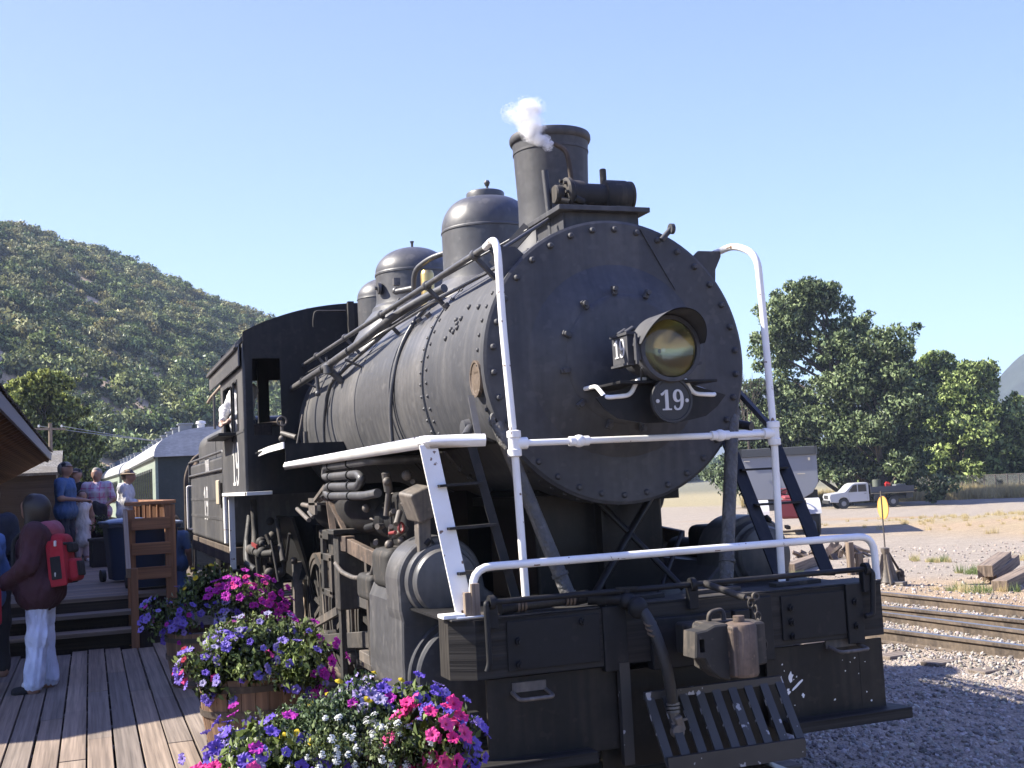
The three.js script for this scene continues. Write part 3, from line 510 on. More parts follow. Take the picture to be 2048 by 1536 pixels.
{ // upper deck and steps
  const d = thing('upper_deck', 'raised plank deck behind the steps where the passengers stand', 'deck'); d.userData.kind = 'structure';
  const r = rng(715); let z = -8.62;
  for (let k = 0; k < 62; k++, z -= 0.163) part(d, 'plank', [box(3.9 + 0.05 * r(), 0.045, 0.152 + 0.006 * r(), -4.1 + 0.02 * r(), UP_Y - 0.0225 + 0.006 * (r() - 0.5), z, 0.004)], M.deck[Math.floor(r() * 5)], null, 'x');
  stuff(part(d, 'far_planks', Array.from({ length: 48 }, (_, k) => box(3.9, 0.045, 0.158, -4.1, UP_Y - 0.0225, z - k * 0.163)), M.deck[1], null, 'x'));
  part(d, 'deck_frame', [bx(-6, -2.16, 0.4, UP_Y - 0.05, -26, -8.62), bx(-6, -2.16, -0.2, 0.4, -8.75, -8.65)], M.darkboard);
  const s = thing('wooden_steps', 'two broad wooden steps between the lower and the raised deck', 'steps');
  part(s, 'tread', [box(2.4, 0.045, 0.32, -3.86, 0.335, -8.02, 0.005)], M.deck[2], null, 'x'); part(s, 'tread', [box(2.4, 0.045, 0.32, -3.86, 0.505, -8.33, 0.005)], M.deck[0], null, 'x');
  part(s, 'riser', [bx(-5.05, -2.67, 0.15, 0.312, -8.14, -8.16)], M.darkboard, null, 'x'); part(s, 'riser', [bx(-5.05, -2.67, 0.36, 0.482, -8.46, -8.48)], M.darkboard, null, 'x'); part(s, 'riser', [bx(-5.05, -2.67, 0.48, 0.63, -8.57, -8.6)], M.darkboard, null, 'x');
  part(s, 'stringer', [bx(-2.66, -2.62, 0.1, 0.45, -8.6, -7.95)], M.darkboard, null, 'z');
}
{ // guard rail of the raised deck
  const g = thing('deck_railing', 'brown wooden railing with balusters along the raised deck beside the train', 'railing');
  const P = (x, z, y0 = 0.1, y1 = 1.72, w = 0.095) => part(g, 'post', [bx(x - w / 2, x + w / 2, y0, y1, z - w / 2, z + w / 2, 0.006)], M.railwood, null, 'y');
  P(-2.64, -8.5, 0.1, 1.66); P(-2.2, -8.5, -0.1, 1.7, 0.12); P(-2.64, -7.75, 0.1, 1.02, 0.08);
  for (const z of [-10.4, -12.3, -14.2, -16.1, -18, -20]) P(-2.2, z);
  for (const y of [0.92, 1.2, 1.49]) part(g, 'board', [box(0.44, 0.14, 0.035, -2.42, y, -8.43, 0.004)], M.railwood, null, 'x');
  part(g, 'top_rail', [box(0.56, 0.04, 0.15, -2.42, 1.73, -8.5, 0.005)], M.railwood, null, 'x');
  part(g, 'top_rail', [box(0.15, 0.04, 11.6, -2.2, 1.735, -14.3, 0.005)], M.railwood, null, 'z');
  part(g, 'bottom_rail', [box(0.05, 0.09, 11.5, -2.2, 0.8, -14.3)], M.railwood, null, 'z');
  part(g, 'stair_rail', [beam([-2.7, 1.62, -8.52], [-2.7, 0.98, -7.66], 0.05, 0.13)], M.palewood, null, 'z');
  const b = merge([box(0.035, 0.9, 0.035)], 'y'); for (let k = 0; k < 76; k++) piece(g, 'baluster', b, M.railwood, [-2.2, 1.27, -8.7 - k * 0.15]);
}

// ================================================================ LOCOMOTIVE (rail top y = 0, buffer beam face z = 0, boiler centre y = 2.49)
const CY = 2.49, SR = 0.875;
{
  const L = thing('steam_locomotive', 'black steam locomotive number 19 with white painted handrails and running board edges', 'locomotive');
  const P = (n, g, m, l, grain) => part(L, n, g, m, l, grain);
  const S = (p, n, g, m, l, grain) => part(p, n, g, m, l, grain);
  const polar = (a, r, z) => [r * Math.cos(a), CY + r * Math.sin(a), z];
  const bolt = merge([lathe([[0, 0.02], [0.013, 0.02], [0.018, 0.012], [0.02, 0]], 10)]).clone(), hexb = merge([new THREE.CylinderGeometry(0.024, 0.026, 0.03, 6)]);
  const boltZ = merge([lathe([[0, 0.026], [0.012, 0.024], [0.019, 0.014], [0.021, 0]], 12, 'z')]);

  // ---- smokebox and boiler
  const smokebox = P('smokebox', [lathe([[SR, -0.70], [SR, -1.97], [SR - 0.012, -1.975], [SR - 0.012, -2.02]], 96, 'z', [0, CY, 0])], M.smoke);
  stuff(S(smokebox, 'rivets', Array.from({ length: 60 }, (_, k) => [-0.77, -1.9].map((z) => { const a = k / 60 * 2 * PI; return ball(0.014, ...polar(a, SR, z), 1, 1, 1, 8, 6); })), M.smoke));
  stuff(S(smokebox, 'stay_bolts', [[-1.28, 0.42], [-1.34, 0.39], [-1.4, 0.43], [-1.3, 0.35], [-1.37, 0.33], [-1.45, 0.36], [-1.2, 0.5], [-0.95, 0.45], [-1.52, 0.3]].map(([z, a]) => ball(0.02, ...polar(PI - a, SR, z), 1, 1, 1, 8, 6)), M.smoke));
  const boiler = P('boiler', [lathe([[0.86, -2.02], [0.86, -7.25]], 96, 'z', [0, CY, 0])], M.boiler);
  for (const [z, w, rr] of [[-2.06, 0.05, 0.874], [-2.92, 0.045, 0.87], [-3.02, 0.02, 0.868], [-4.3, 0.03, 0.866], [-5.35, 0.06, 0.872], [-5.55, 0.02, 0.868], [-6.2, 0.05, 0.872], [-6.75, 0.04, 0.868]])
    S(boiler, 'boiler_band', [lathe([[0.859, z + w / 2], [rr, z + w / 2 - 0.004], [rr, z - w / 2 + 0.004], [0.859, z - w / 2]], 96, 'z', [0, CY, 0], 0.3)], M.boiler);
  stuff(S(boiler, 'rivets', Array.from({ length: 64 }, (_, k) => { const a = k / 64 * 2 * PI; return ball(0.013, ...polar(a, 0.872, -2.06), 1, 1, 1, 8, 6); }), M.boiler));
  const plate = S(smokebox, 'builder_plate', [lathe([[0, 0.016], [0.085, 0.016], [0.088, 0.022], [0.1, 0.022], [0.1, 0]], 32, '-x').scale(1, 1.12, 1).translate(-0.868, 2.41, -0.80)], std({ map: M.bronze.map, bumpMap: tex(128, (u, v) => (Math.floor(v * 9) % 2) * sstep(0.3, 0.6, vn(u * 26, v * 9, 26, 9, 7)), false), bumpScale: 0.004, roughness: 0.55, metalness: 0.2 }), 'oval bronze plate low on the smokebox side');

  // ---- smokebox front
  const front = P('smokebox_front', [lathe([[0.40, -0.525], [0.455, -0.545], [0.53, -0.605], [0.60, -0.637], [0.70, -0.641], [0.865, -0.641], [0.882, -0.65], [0.884, -0.70], [0.872, -0.702]], 96, 'z', [0, CY, 0], 0.35)], M.smoke);
  for (let k = 0; k < 34; k++) { const a = k / 34 * 2 * PI + 0.07; piece(front, 'bolt', boltZ, M.smoke, polar(a, 0.825, -0.642)); }
  { const seg = circ(0, CY, 0.862, 40, PI + 0.71, 2 * PI - 0.71); S(front, 'lower_plate', [ext(seg, 0.007).translate(0, 0, -0.642)], M.smoke); }
  S(front, 'seam', [beam([0.2, CY + 0.83, -0.637], [0.42, CY + 0.45, -0.637], 0.01, 0.012, V(0, 0, 1))], M.smoke);
  S(front, 'lifting_lug', [lathe([[0.014, -0.012], [0.034, -0.012], [0.034, 0.012], [0.014, 0.012], [0.014, -0.012]], 16, 'x', [0.4, CY + 0.83, -0.60]), bar([0.33, CY + 0.76, -0.61], [0.4, CY + 0.83, -0.61], 0.018, 8)], M.smoke);
  const door = P('smokebox_door', [lathe([[0, -0.475], [0.2, -0.482], [0.36, -0.505], [0.395, -0.515], [0.41, -0.535]], 64, 'z', [0, CY, 0], 0.8)], M.smoke);
  const clamp_ = merge([box(0.075, 0.04, 0.035, 0.012, 0, 0.02, 0.008), new THREE.CylinderGeometry(0.02, 0.022, 0.03, 6).rotateX(PI / 2).translate(0.02, 0, 0.048)]);
  for (let k = 0; k < 12; k++) { const a = k / 12 * 2 * PI + 0.16; piece(door, 'door_clamp', clamp_, M.smoke, polar(a, 0.415, -0.525), [0, 0, a], 0.8); }
  for (const s of [-1, 1]) { const q = [[0.55, 3.13], [0.63, 3.20], [0.79, 3.20], [0.79, 3.165], [0.745, 3.08], [0.735, 2.96]].map(([x, y]) => [s * x, y]); P('handrail_bracket', [ext(s > 0 ? q.reverse() : q, 0.02).translate(0, 0, -0.70)], M.smoke); }

  // ---- headlight
  {
    const hx = 0, hy = 2.485;
    const H = P('headlight', [lathe([[0.0, -0.43], [0.06, -0.42], [0.115, -0.36], [0.142, -0.25], [0.146, -0.12], [0.15, -0.1], [0.165, -0.06], [0.19, -0.04], [0.194, 0.0], [0.188, 0.03], [0.172, 0.03], [0.168, -0.02]], 48, 'z', [hx, hy, 0], 0.5)], M.smoke);
    S(H, 'visor', [0.2, 0.194].map((R) => { const P3 = [], I = [], na = 36, nt = 6; for (let i = 0; i <= na; i++) for (let j = 0; j <= nt; j++) { const a = mix(0.12, PI - 0.12, i / na), zf = 0.03 + 0.185 * Math.pow(Math.sin(a), 0.7), z = mix(-0.07, zf, j / nt), f = R + 0.02 * Math.max(0, z); P3.push(hx + f * Math.cos(a), hy + f * Math.sin(a), z); } for (let i = 0; i < na; i++) for (let j = 0; j < nt; j++) { const q = i * (nt + 1) + j; I.push(q, q + 1, q + nt + 1, q + 1, q + nt + 2, q + nt + 1); } const g = new THREE.BufferGeometry(); g.setAttribute('position', new THREE.Float32BufferAttribute(P3, 3)); g.setIndex(I); g.computeVertexNormals(); return g; }), M.smoke);
    S(H, 'reflector', [lathe([[0.012, -0.10], [0.05, -0.094], [0.09, -0.074], [0.13, -0.04], [0.158, -0.004], [0.168, 0.012]], 40, 'z', [hx, hy, 0], 3)], M.reflector);
    S(H, 'bulb', [ball(0.02, hx, hy, -0.045), bar([hx, hy, -0.1], [hx, hy, -0.055], 0.013, 10)], M.glass);
    S(H, 'lens', [lathe([[0.17, 0.024], [0.16, 0.03], [0.1, 0.042], [0, 0.047]], 40, 'z', [hx, hy, 0], 3)], M.glass, 'round yellowish headlight lens');
    S(H, 'lens_ring', [lathe([[0.165, 0.026], [0.165, 0.042], [0.187, 0.042], [0.192, 0.03], [0.19, 0.02]], 48, 'z', [hx, hy, 0], 0.4)], M.smoke);
    S(H, 'hinge', [bx(-0.215, -0.18, 2.42, 2.55, 0.0, 0.03, 0.006), bar([-0.21, 2.40, 0.03], [-0.21, 2.57, 0.03], 0.01, 8), bar([-0.17, 2.38, 0.0], [-0.14, 2.3, -0.08], 0.006, 6)], M.smoke);
    for (const s of [-1, 1]) {
      const x = s * 0.205, B = P('number_board', [bx(x - 0.022, x + 0.022, 2.415, 2.575, -0.25, -0.05, 0.004), bx(x - 0.03, x + 0.03, 2.575, 2.59, -0.262, -0.038), bx(x - 0.03, x + 0.03, 2.402, 2.415, -0.262, -0.038), bar([x, 2.59, -0.21], [x * 0.75, 2.62, -0.21], 0.016, 8), bar([x, 2.59, -0.11], [x * 0.75, 2.62, -0.11], 0.016, 8), bar([s * 0.14, 2.49, -0.15], [x, 2.49, -0.15], 0.03, 8)], M.smoke);
      S(B, 'number', [text('19', 0.105, 0.004, serif, 0.9).rotateY(s * PI / 2).translate(x + s * 0.0225, 2.505, -0.15)], M.number, 'white numerals 19');
    }
    const K = P('headlight_bracket', [bx(-0.30, 0.32, 2.296, 2.312, -0.5, -0.02, 0.004), bx(-0.1, 0.1, 2.31, 2.34, -0.3, -0.05, 0.006), ext([[-0.16, 2.296], [-0.30, 2.26], [-0.41, 2.225], [-0.36, 2.16], [-0.28, 2.105], [-0.12, 2.075], [0.12, 2.075], [0.28, 2.105], [0.36, 2.16], [0.42, 2.225], [0.3, 2.26], [0.16, 2.296]], 0.012).translate(0, 0, -0.12)], M.black);
    S(K, 'bolt', [bar([-0.06, 2.31, -0.05], [-0.06, 2.34, -0.05], 0.01, 6), bar([0.0, 2.31, -0.05], [0.0, 2.33, -0.05], 0.014, 6)], M.smoke);
    const N = P('number_plate', [lathe([[0, 0.014], [0.112, 0.014], [0.116, 0.02], [0.128, 0.02], [0.13, 0.0], [0, -0.004]], 40, 'z', [0, 2.195, 0.0], 0.4)], M.blackplate, 'round front plate with the number 19');
    S(N, 'number', [text('19', 0.115, 0.008, serif, 0.86).translate(0, 2.195, 0.012), lathe([[0, 0.008], [0.011, 0.008], [0.011, 0]], 10, 'z', [-0.092, 2.19, 0.013]), lathe([[0, 0.008], [0.011, 0.008], [0.011, 0]], 10, 'z', [0.092, 2.19, 0.013])], M.number, 'raised pale numerals 19 between dots');
    for (const s of [-1, 1]) P('grab_step', [pipe([[s * 0.10, 2.325, -0.1], [s * 0.15, 2.325, -0.1], [s * 0.20, 2.235, -0.1], [s * 0.355, 2.225, -0.1], [s * 0.30, 2.31, -0.34], [s * 0.30, 2.31, -0.5]], 0.013, 0.04)], M.white);
  }
  // ---- white front handrails
  for (const s of [-1, 1]) {
    const h = P('front_handrail', [pipe([[s * 0.80, 3.205, -0.74], [s * 0.815, 3.215, -0.55], [s * 0.86, 3.12, -0.36], [s * 0.862, 2.7, -0.34], [s * 0.845, 1.995, -0.29], [s * 0.825, 1.10, -0.28]], 0.022, 0.16, 14)], M.white);
    S(h, 'fitting', [lathe([[0.026, -0.075], [0.04, -0.07], [0.04, -0.035], [0.034, -0.03], [0.034, 0.03], [0.04, 0.035], [0.04, 0.07], [0.026, 0.075]], 16, 'y', [s * 0.845, 1.995, -0.29]), bar([s * 0.85, 1.995, -0.29], [s * 0.77, 1.995, -0.29], 0.034, 12), lathe([[0.027, 0], [0.05, 0.004], [0.05, -0.008], [0, -0.008]], 14, 'y', [s * 0.825, 1.09, -0.28])], M.white);
  }
  { const c = P('cross_handrail', [bar([-0.83, 1.995, -0.29], [0.83, 1.995, -0.29], 0.019, 12)], M.white); for (const x of [-0.45, 0.47]) S(c, 'ball_fitting', [ball(0.036, x, 1.995, -0.29, 1.15, 1, 1), bar([x - 0.06, 1.995, -0.29], [x + 0.06, 1.995, -0.29], 0.028, 12)], M.white); }
  { const h = P('beam_handrail', [pipe([[-1.21, 1.083, -0.16], [-1.19, 1.083, -0.1], [-1.188, 1.34, -0.1], [1.37, 1.345, -0.1], [1.375, 1.085, -0.1]], 0.022, 0.11, 14)], M.white); S(h, 'foot', [bx(-1.30, -1.15, 1.079, 1.093, -0.15, -0.05, 0.003)], M.white); }
  // ---- boiler handrails, sand pipes, injector pipes
  for (const s of [-1, 1]) {
    const h = P('boiler_handrail', [pipe([[s * 0.80, 3.205, -0.74], [s * 0.80, 3.19, -7.15]], 0.021, 0.05, 10)], M.boiler);
    for (const z of [-0.95, -2.05, -3.42, -4.85, -6.3]) S(h, 'stanchion', [lathe([[0.02, -0.03], [0.033, -0.02], [0.033, 0.02], [0.02, 0.03]], 12, 'z', [s * 0.8, 3.2, z]), beam([s * 0.8, 3.19, z], [s * 0.66, 3.04, z], 0.035, 0.025)], M.boiler);
    P('injector_pipe', [pipe([[s * 0.93, 2.93, -7.15], [s * 0.93, 2.96, -5.2], [s * 0.86, 3.04, -3.9], [s * 0.74, 3.16, -3.25], [s * 0.6, 3.24, -2.9], [s * 0.5, 3.28, -2.6]], 0.034, 0.3, 12)], M.boiler);
    P('sand_pipe', [pipe([[s * 0.34, 3.36, -2.85], [s * 0.6, 3.17, -2.85], [s * 0.8, 2.88, -2.86], [s * 0.9, 2.45, -2.88], [s * 0.88, 2.05, -2.9]], 0.017, 0.2, 8)], M.boiler);
    P('sand_pipe', [pipe([[s * 0.34, 3.36, -3.05], [s * 0.55, 3.24, -3.3], [s * 0.78, 2.96, -4.6], [s * 0.86, 2.8, -5.45], [s * 0.9, 2.4, -5.6], [s * 0.88, 2.05, -5.6]], 0.017, 0.3, 8)], M.boiler);
    P('lubricator_line', [pipe([[s * 0.84, 3.02, -7.1], [s * 0.80, 3.03, -4.6], [s * 0.72, 3.1, -2.2], [s * 0.66, 3.12, -0.95]], 0.011, 0.3, 6), pipe([[s * 0.78, 3.09, -7.1], [s * 0.74, 3.1, -4.6], [s * 0.69, 3.13, -2.4], [s * 0.62, 3.15, -0.9], [s * 0.6, 3.2, -0.8]], 0.009, 0.3, 6)], M.boiler);
    P('check_valve', [lathe([[0, -0.06], [0.05, -0.05], [0.05, 0.03], [0.03, 0.05], [0, 0.05]], 14, 'y', [s * 0.93, 2.93, -5.05]), bar([s * 0.93, 2.93, -5.05], [s * 0.8, 2.8, -5.05], 0.035, 10), bar([s * 0.93, 2.96, -5.05], [s * 0.95, 3.04, -5.05], 0.012, 8), bar([s * 0.96, 2.9, -5.5], [s * 0.95, 2.74, -5.5], 0.02, 8), ball(0.03, s * 0.955, 2.73, -5.5)], M.boiler);
    for (const z of [-4.3, -5.3, -6.4]) P('pipe_clip', [lathe([[0.036, -0.014], [0.042, -0.014], [0.042, 0.014], [0.036, 0.014]], 14, 'z', [s * (z > -5 ? 0.885 : 0.93), z > -5 ? 3.005 : 2.95, z]), bar([s * 0.93, 2.93, z], [s * 0.78, 2.86, z], 0.012, 6)], M.boiler);
    P('clean_out_plug', [bar([s * 0.70, 3.02, -1.9], [s * 0.72, 3.045, -1.9], 0.024, 6), bar([s * 0.70, 3.02, -2.35], [s * 0.72, 3.045, -2.35], 0.024, 6), bar([s * 0.70, 3.02, -2.6], [s * 0.72, 3.045, -2.6], 0.024, 6)], M.boiler);
  }
  P('bell_rope_rod', [bar([-0.32, 3.44, -1.25], [-0.78, 3.2, -1.9], 0.008, 6), bar([-0.31, 3.43, -0.9], [-0.72, 3.18, -0.78], 0.012, 6), pipe([[-0.62, 3.2, -0.95], [-0.6, 3.27, -1.05], [-0.52, 3.26, -1.2]], 0.012, 0.05, 6)], M.boiler);

  // ---- stack, dynamo, platform
  const stack = P('smokestack', [lathe([[0.42, 0.72], [0.34, 0.80], [0.275, 0.90], [0.248, 1.02], [0.246, 1.2], [0.262, 1.58], [0.267, 1.625], [0.279, 1.633], [0.286, 1.65], [0.286, 1.672], [0.279, 1.688], [0.264, 1.692], [0.25, 1.684], [0.235, 1.4], [0.235, 0.9]], 64, 'y', [0, CY, -1.55], 0.7)], M.smoke, 'tall tapering smokestack');
  S(stack, 'seam_band', [lathe([[0.262, 1.555], [0.266, 1.557], [0.266, 1.572], [0.262, 1.574]], 64, 'y', [0, CY, -1.55])], M.smoke);
  S(stack, 'steam_jet_pipe', [bar([-0.25, 3.30, -1.0], [-0.27, 3.78, -1.02], 0.022, 10)], M.smoke);
  const plat = P('dynamo_platform', [bx(-0.315, 0.315, 3.45, 3.482, -1.28, -0.71, 0.004), bx(-0.25, 0.25, 3.28, 3.45, -0.79, -0.775), bx(-0.262, -0.245, 3.26, 3.45, -1.25, -0.78), bx(0.245, 0.262, 3.26, 3.45, -1.25, -0.78), beam([-0.31, 3.46, -1.26], [-0.52, 3.22, -1.4], 0.02, 0.08), beam([0.31, 3.46, -1.26], [0.52, 3.22, -1.4], 0.02, 0.08)], M.smoke);
  {
    const d = P('steam_dynamo', [lathe([[0, -0.245], [0.055, -0.245], [0.062, -0.235], [0.062, -0.195], [0.035, -0.19], [0.035, -0.18], [0.1, -0.178], [0.112, -0.165], [0.112, -0.14], [0.1, -0.13], [0.095, -0.05], [0.08, -0.045], [0.08, 0.1], [0.1, 0.105], [0.108, 0.13], [0.108, 0.25], [0.1, 0.275], [0.105, 0.28], [0.105, 0.295], [0.07, 0.31], [0, 0.312]], 32, '-x', [0, 3.605, -0.95], 0.5).rotateY(0)], M.dusty);
    // '-x' turns the profile end for end, so mirror it back
    d.geometry.scale(-1, 1, 1); { const g = d.geometry, p = g.attributes.position, n = g.attributes.normal, u = g.attributes.uv; for (let i = 0; i < p.count; i += 3) for (const a of [p, n, u]) { const it = a.itemSize, t = Array.from(a.array.slice((i + 1) * it, (i + 2) * it)); for (let k = 0; k < it; k++) { a.array[(i + 1) * it + k] = a.array[(i + 2) * it + k]; a.array[(i + 2) * it + k] = t[k]; } } }
    S(d, 'foot', [bx(-0.14, -0.05, 3.48, 3.53, -1.03, -0.87), bx(0.12, 0.26, 3.48, 3.53, -1.03, -0.87)], M.dusty);
    S(d, 'bolt', Array.from({ length: 8 }, (_, k) => { const a = k / 8 * 2 * PI; return bar([-0.18, 3.605 + 0.09 * Math.cos(a), -0.95 + 0.09 * Math.sin(a)], [-0.2, 3.605 + 0.09 * Math.cos(a), -0.95 + 0.09 * Math.sin(a)], 0.011, 6); }), M.dusty);
    S(d, 'vent_pipe', [lathe([[0, 0.2], [0.016, 0.2], [0.022, 0.195], [0.022, 0.0]], 12, 'y', [0.13, 3.6, -0.99])], M.dusty);
    S(d, 'exhaust_pipe', [pipe([[-0.115, 3.68, -0.95], [-0.12, 3.82, -0.96], [-0.135, 3.91, -0.97], [-0.2, 3.955, -1.0]], 0.017, 0.08, 10)], M.brown, 'brownish curved exhaust pipe');
    S(d, 'governor', [bar([-0.21, 3.56, -0.9], [-0.17, 3.54, -0.87], 0.02, 8), bar([-0.14, 3.56, -0.85], [-0.08, 3.54, -0.86], 0.022, 8)], M.dusty);
  }
  // ---- domes
  const dome = (n, z, prof, label) => P(n, [lathe(prof, 72, 'y', [0, 0, z], 0.42)], M.boiler, label);
  const cap_ = (r0, h0, r1, h1, n = 14) => Array.from({ length: n + 1 }, (_, k) => { const a = k / n * PI / 2; return [r1 + (r0 - r1) * Math.cos(a), h0 + (h1 - h0) * Math.sin(a)]; });
  const d1 = dome('sand_dome', -2.97, [[0.62, 3.02], [0.55, 3.20], [0.45, 3.32], [0.385, 3.40], [0.37, 3.48], [0.37, 3.795], [0.376, 3.80], [0.376, 3.812], ...cap_(0.371, 3.82, 0.158, 4.078), [0.156, 4.08], [0.156, 4.125], ...cap_(0.154, 4.13, 0, 4.155, 8)], 'front dome, with a stepped round cap');
  S(d1, 'finial', [lathe([[0, 0.095], [0.018, 0.09], [0.026, 0.072], [0.018, 0.05], [0.011, 0.04], [0.012, 0], [0.02, -0.01]], 12, 'y', [0.02, 4.15, -2.97])], M.boiler);
  const d2 = dome('steam_dome', -5.25, [[0.72, 2.95], [0.62, 3.22], [0.5, 3.42], [0.43, 3.50], [0.42, 3.54], [0.39, 3.57], [0.378, 3.62], [0.378, 3.865], [0.385, 3.868], [0.385, 3.885], ...cap_(0.379, 3.895, 0, 4.153, 20)], 'middle dome, round topped, above a flared base');
  S(d2, 'finial', [lathe([[0, 0.07], [0.022, 0.07], [0.014, 0.05], [0.01, 0.0]], 10, 'y', [0, 4.15, -5.25])], M.boiler);
  S(d2, 'flange', [lathe([[0, 0.03], [0.06, 0.03], [0.06, 0]], 18, '-x', [-0.375, 3.72, -5.13]), bar([-0.4, 3.72, -5.13], [-0.43, 3.72, -5.13], 0.02, 6)], M.boiler);
  dome('rear_sand_dome', -6.45, [[0.5, 3.05], [0.42, 3.25], [0.33, 3.36], [0.3, 3.42], [0.3, 3.82], [0.306, 3.824], ...cap_(0.301, 3.84, 0, 4.06, 18)], 'small rear dome, half hidden behind the middle one');
  P('safety_valve', [lathe([[0.07, 3.3], [0.07, 3.45], [0.062, 3.46], [0.062, 3.72], [0.05, 3.75], [0, 3.76]], 20, 'y', [-0.12, 0, -4.35], 0.4)], M.brass, 'brass whistle between the two large domes');
  P('whistle_pipe', [pipe([[-0.2, 3.6, -4.55], [-0.2, 3.78, -4.5], [-0.1, 3.86, -4.3], [0.02, 3.88, -4.1]], 0.026, 0.1, 10), bar([-0.32, 3.62, -4.75], [-0.2, 3.62, -4.55], 0.03, 10), bar([-0.3, 3.55, -4.7], [-0.38, 3.36, -4.75], 0.015, 8), ball(0.035, -0.32, 3.63, -4.75), bx(-0.34, -0.28, 3.68, 3.75, -4.78, -4.72)], M.boiler);

  // ---- running boards with white edges
  for (const s of [-1, 1]) {
    const E = (list) => (s < 0 ? list : mirrorX(list));
    const zf = s < 0 ? 0 : -0.9; // the right hand board stops farther back
    const rb = P('running_board', E([ext([[-1.38, 5.0], [-0.74, 5.0], [-0.74, 0.9 - zf], [-1.02, 0.25 - zf], [-1.30, 0.25 - zf], [-1.355, 0.27 - zf], [-1.38, 0.33 - zf]], 0.018).rotateX(-PI / 2).translate(0, 2.018, 0)]), M.black);
    S(rb, 'white_edge', E([pipe([[-1.03, 2.02, -0.245 + zf], [-1.37, 2.02, -0.245 + zf], [-1.383, 2.02, -0.3 + zf], [-1.383, 2.02, -5.0]], 0.016, 0.1, 4)]).flat(9).map((g) => { const p = g.attributes.position; for (let i = 0; i < p.count; i++) p.setY(i, 2.02 + (p.getY(i) - 2.02) * 2.2); g.computeVertexNormals(); return g; }), M.white, 'white painted edge of the running board');
    const ub = P('raised_running_board', E([bx(-1.38, -0.8, 2.215, 2.23, -5.9, -5.02), bx(-1.36, -0.8, 2.215, 2.23, -7.15, -5.9), bx(-1.37, -0.78, 2.04, 2.23, -5.03, -5.012)]), M.black);
    S(ub, 'white_edge', E([beam([-1.385, 2.215, -5.0], [-1.385, 2.215, -5.95], 0.012, 0.06), beam([-1.385, 2.215, -5.94], [-1.33, 2.215, -7.1], 0.012, 0.06)]), M.white);
    // ladder from the beam to the running board
    const T0 = s < 0 ? [-1.355, 2.01, -0.262] : [-1.38, 2.01, -1.15], B0 = s < 0 ? [-1.225, 1.09, -0.14] : [-1.30, 1.09, -0.48], T1 = s < 0 ? [-1.115, 2.02, -0.26] : [-1.02, 2.01, -1.15], B1 = s < 0 ? [-0.90, 1.09, -0.2] : [-0.93, 1.09, -0.44];
    const ld = P('front_ladder', E([beam(T1, B1, s < 0 ? 0.05 : 0.1, 0.012, V(0, 0, 1))]), M.black);
    S(ld, 'stringer', E([beam(T0, B0, 0.10, 0.014, V(0, 0, 1), 0.003)]), s < 0 ? M.white : M.black, s < 0 ? 'white painted ladder stringer' : undefined);
    for (const t of [0.25, 0.5, 0.76]) S(ld, 'rung', E([beam(vec(T0).lerp(vec(B0), t), vec(T1).lerp(vec(B1), t), 0.09, 0.014)]), M.black);
    P('smokebox_brace', E([pipe([[-0.80, 2.13, -0.68], [-0.51, 1.09, -0.40]], 0.042, 0.1, 14), ...[0.97, 0.86].map((t) => { const a = V(-0.8, 2.13, -0.68).lerp(V(-0.51, 1.09, -0.40), t); return lathe([[0.042, -0.012], [0.05, -0.01], [0.05, 0.01], [0.042, 0.012]], 14, 'y').rotateX(-0.26).rotateZ(0.27).translate(a.x, a.y, a.z); }), lathe([[0.03, -0.02], [0.06, -0.02], [0.06, 0.02], [0.03, 0.02]], 16, 'z', [-0.79, 2.15, -0.68])]), M.lag, 'lagged diagonal brace from smokebox to beam');
    P('grab_iron', E([beam([-0.92, 2.3, -0.8], [-0.98, 2.02, -0.5], 0.035, 0.03), bar([-0.87, 2.12, -1.0], [-0.98, 2.06, -0.75], 0.03, 8), lathe([[0, 0.05], [0.06, 0.04], [0.07, 0]], 14, '-x', [-0.84, 2.12, -1.12])]), M.smoke);
  }
  // ---- buffer beam
  {
    const bm = (pts) => ext(pts, 0.305).rotateX(-PI / 2).translate(0, 0.77, 0);
    const B = P('buffer_beam', [ext([[-1.34, 0.26], [-1.34, 0.09], [-1.22, 0.0], [1.32, 0.0], [1.34, 0.03], [1.34, 0.26], [0.58, 0.26], [0.575, 0.06], [-0.495, 0.06], [-0.50, 0.26]], 0.305).rotateX(-PI / 2).translate(0, 0.77, 0)], M.beamwood, 'black timber buffer beam, end grain showing', 'x');
    B.geometry.computeBoundingBox();
    S(B, 'centre_casting', [bx(-0.5, 0.58, 0.80, 1.07, -0.3, -0.04, 0.008), bx(-0.5, -0.36, 0.74, 1.085, -0.06, 0.015, 0.006), bx(0.42, 0.56, 0.70, 1.06, -0.06, 0.012, 0.006), bx(-0.22, 0.28, 0.72, 1.0, -0.05, 0.03, 0.01), bx(0.3, 0.4, 0.78, 1.0, -0.05, 0.03, 0.008)], M.black);
    S(B, 'face_plate', [bx(-1.05, -0.52, 0.80, 1.055, 0.002, 0.012, 0.003)], M.black); S(B, 'face_plate', [bx(0.62, 1.05, 0.80, 1.05, 0.002, 0.014, 0.003)], M.black); S(B, 'strap', [bx(1.06, 1.17, 0.74, 1.085, 0.002, 0.022, 0.003)], M.black);
    S(B, 'top_plate', [bx(-1.34, 1.34, 1.076, 1.086, -0.27, -0.015, 0.003)], M.dusty); S(B, 'deck_plate', [bx(-1.3, 1.3, 1.05, 1.062, -1.1, -0.27)], M.black);
    const hb = (x, y) => S(B, 'bolt', [bar([x, y, 0.0], [x, y, 0.035], 0.022, 6), bar([x, y, 0.03], [x, y, 0.05], 0.012, 8)], M.black);
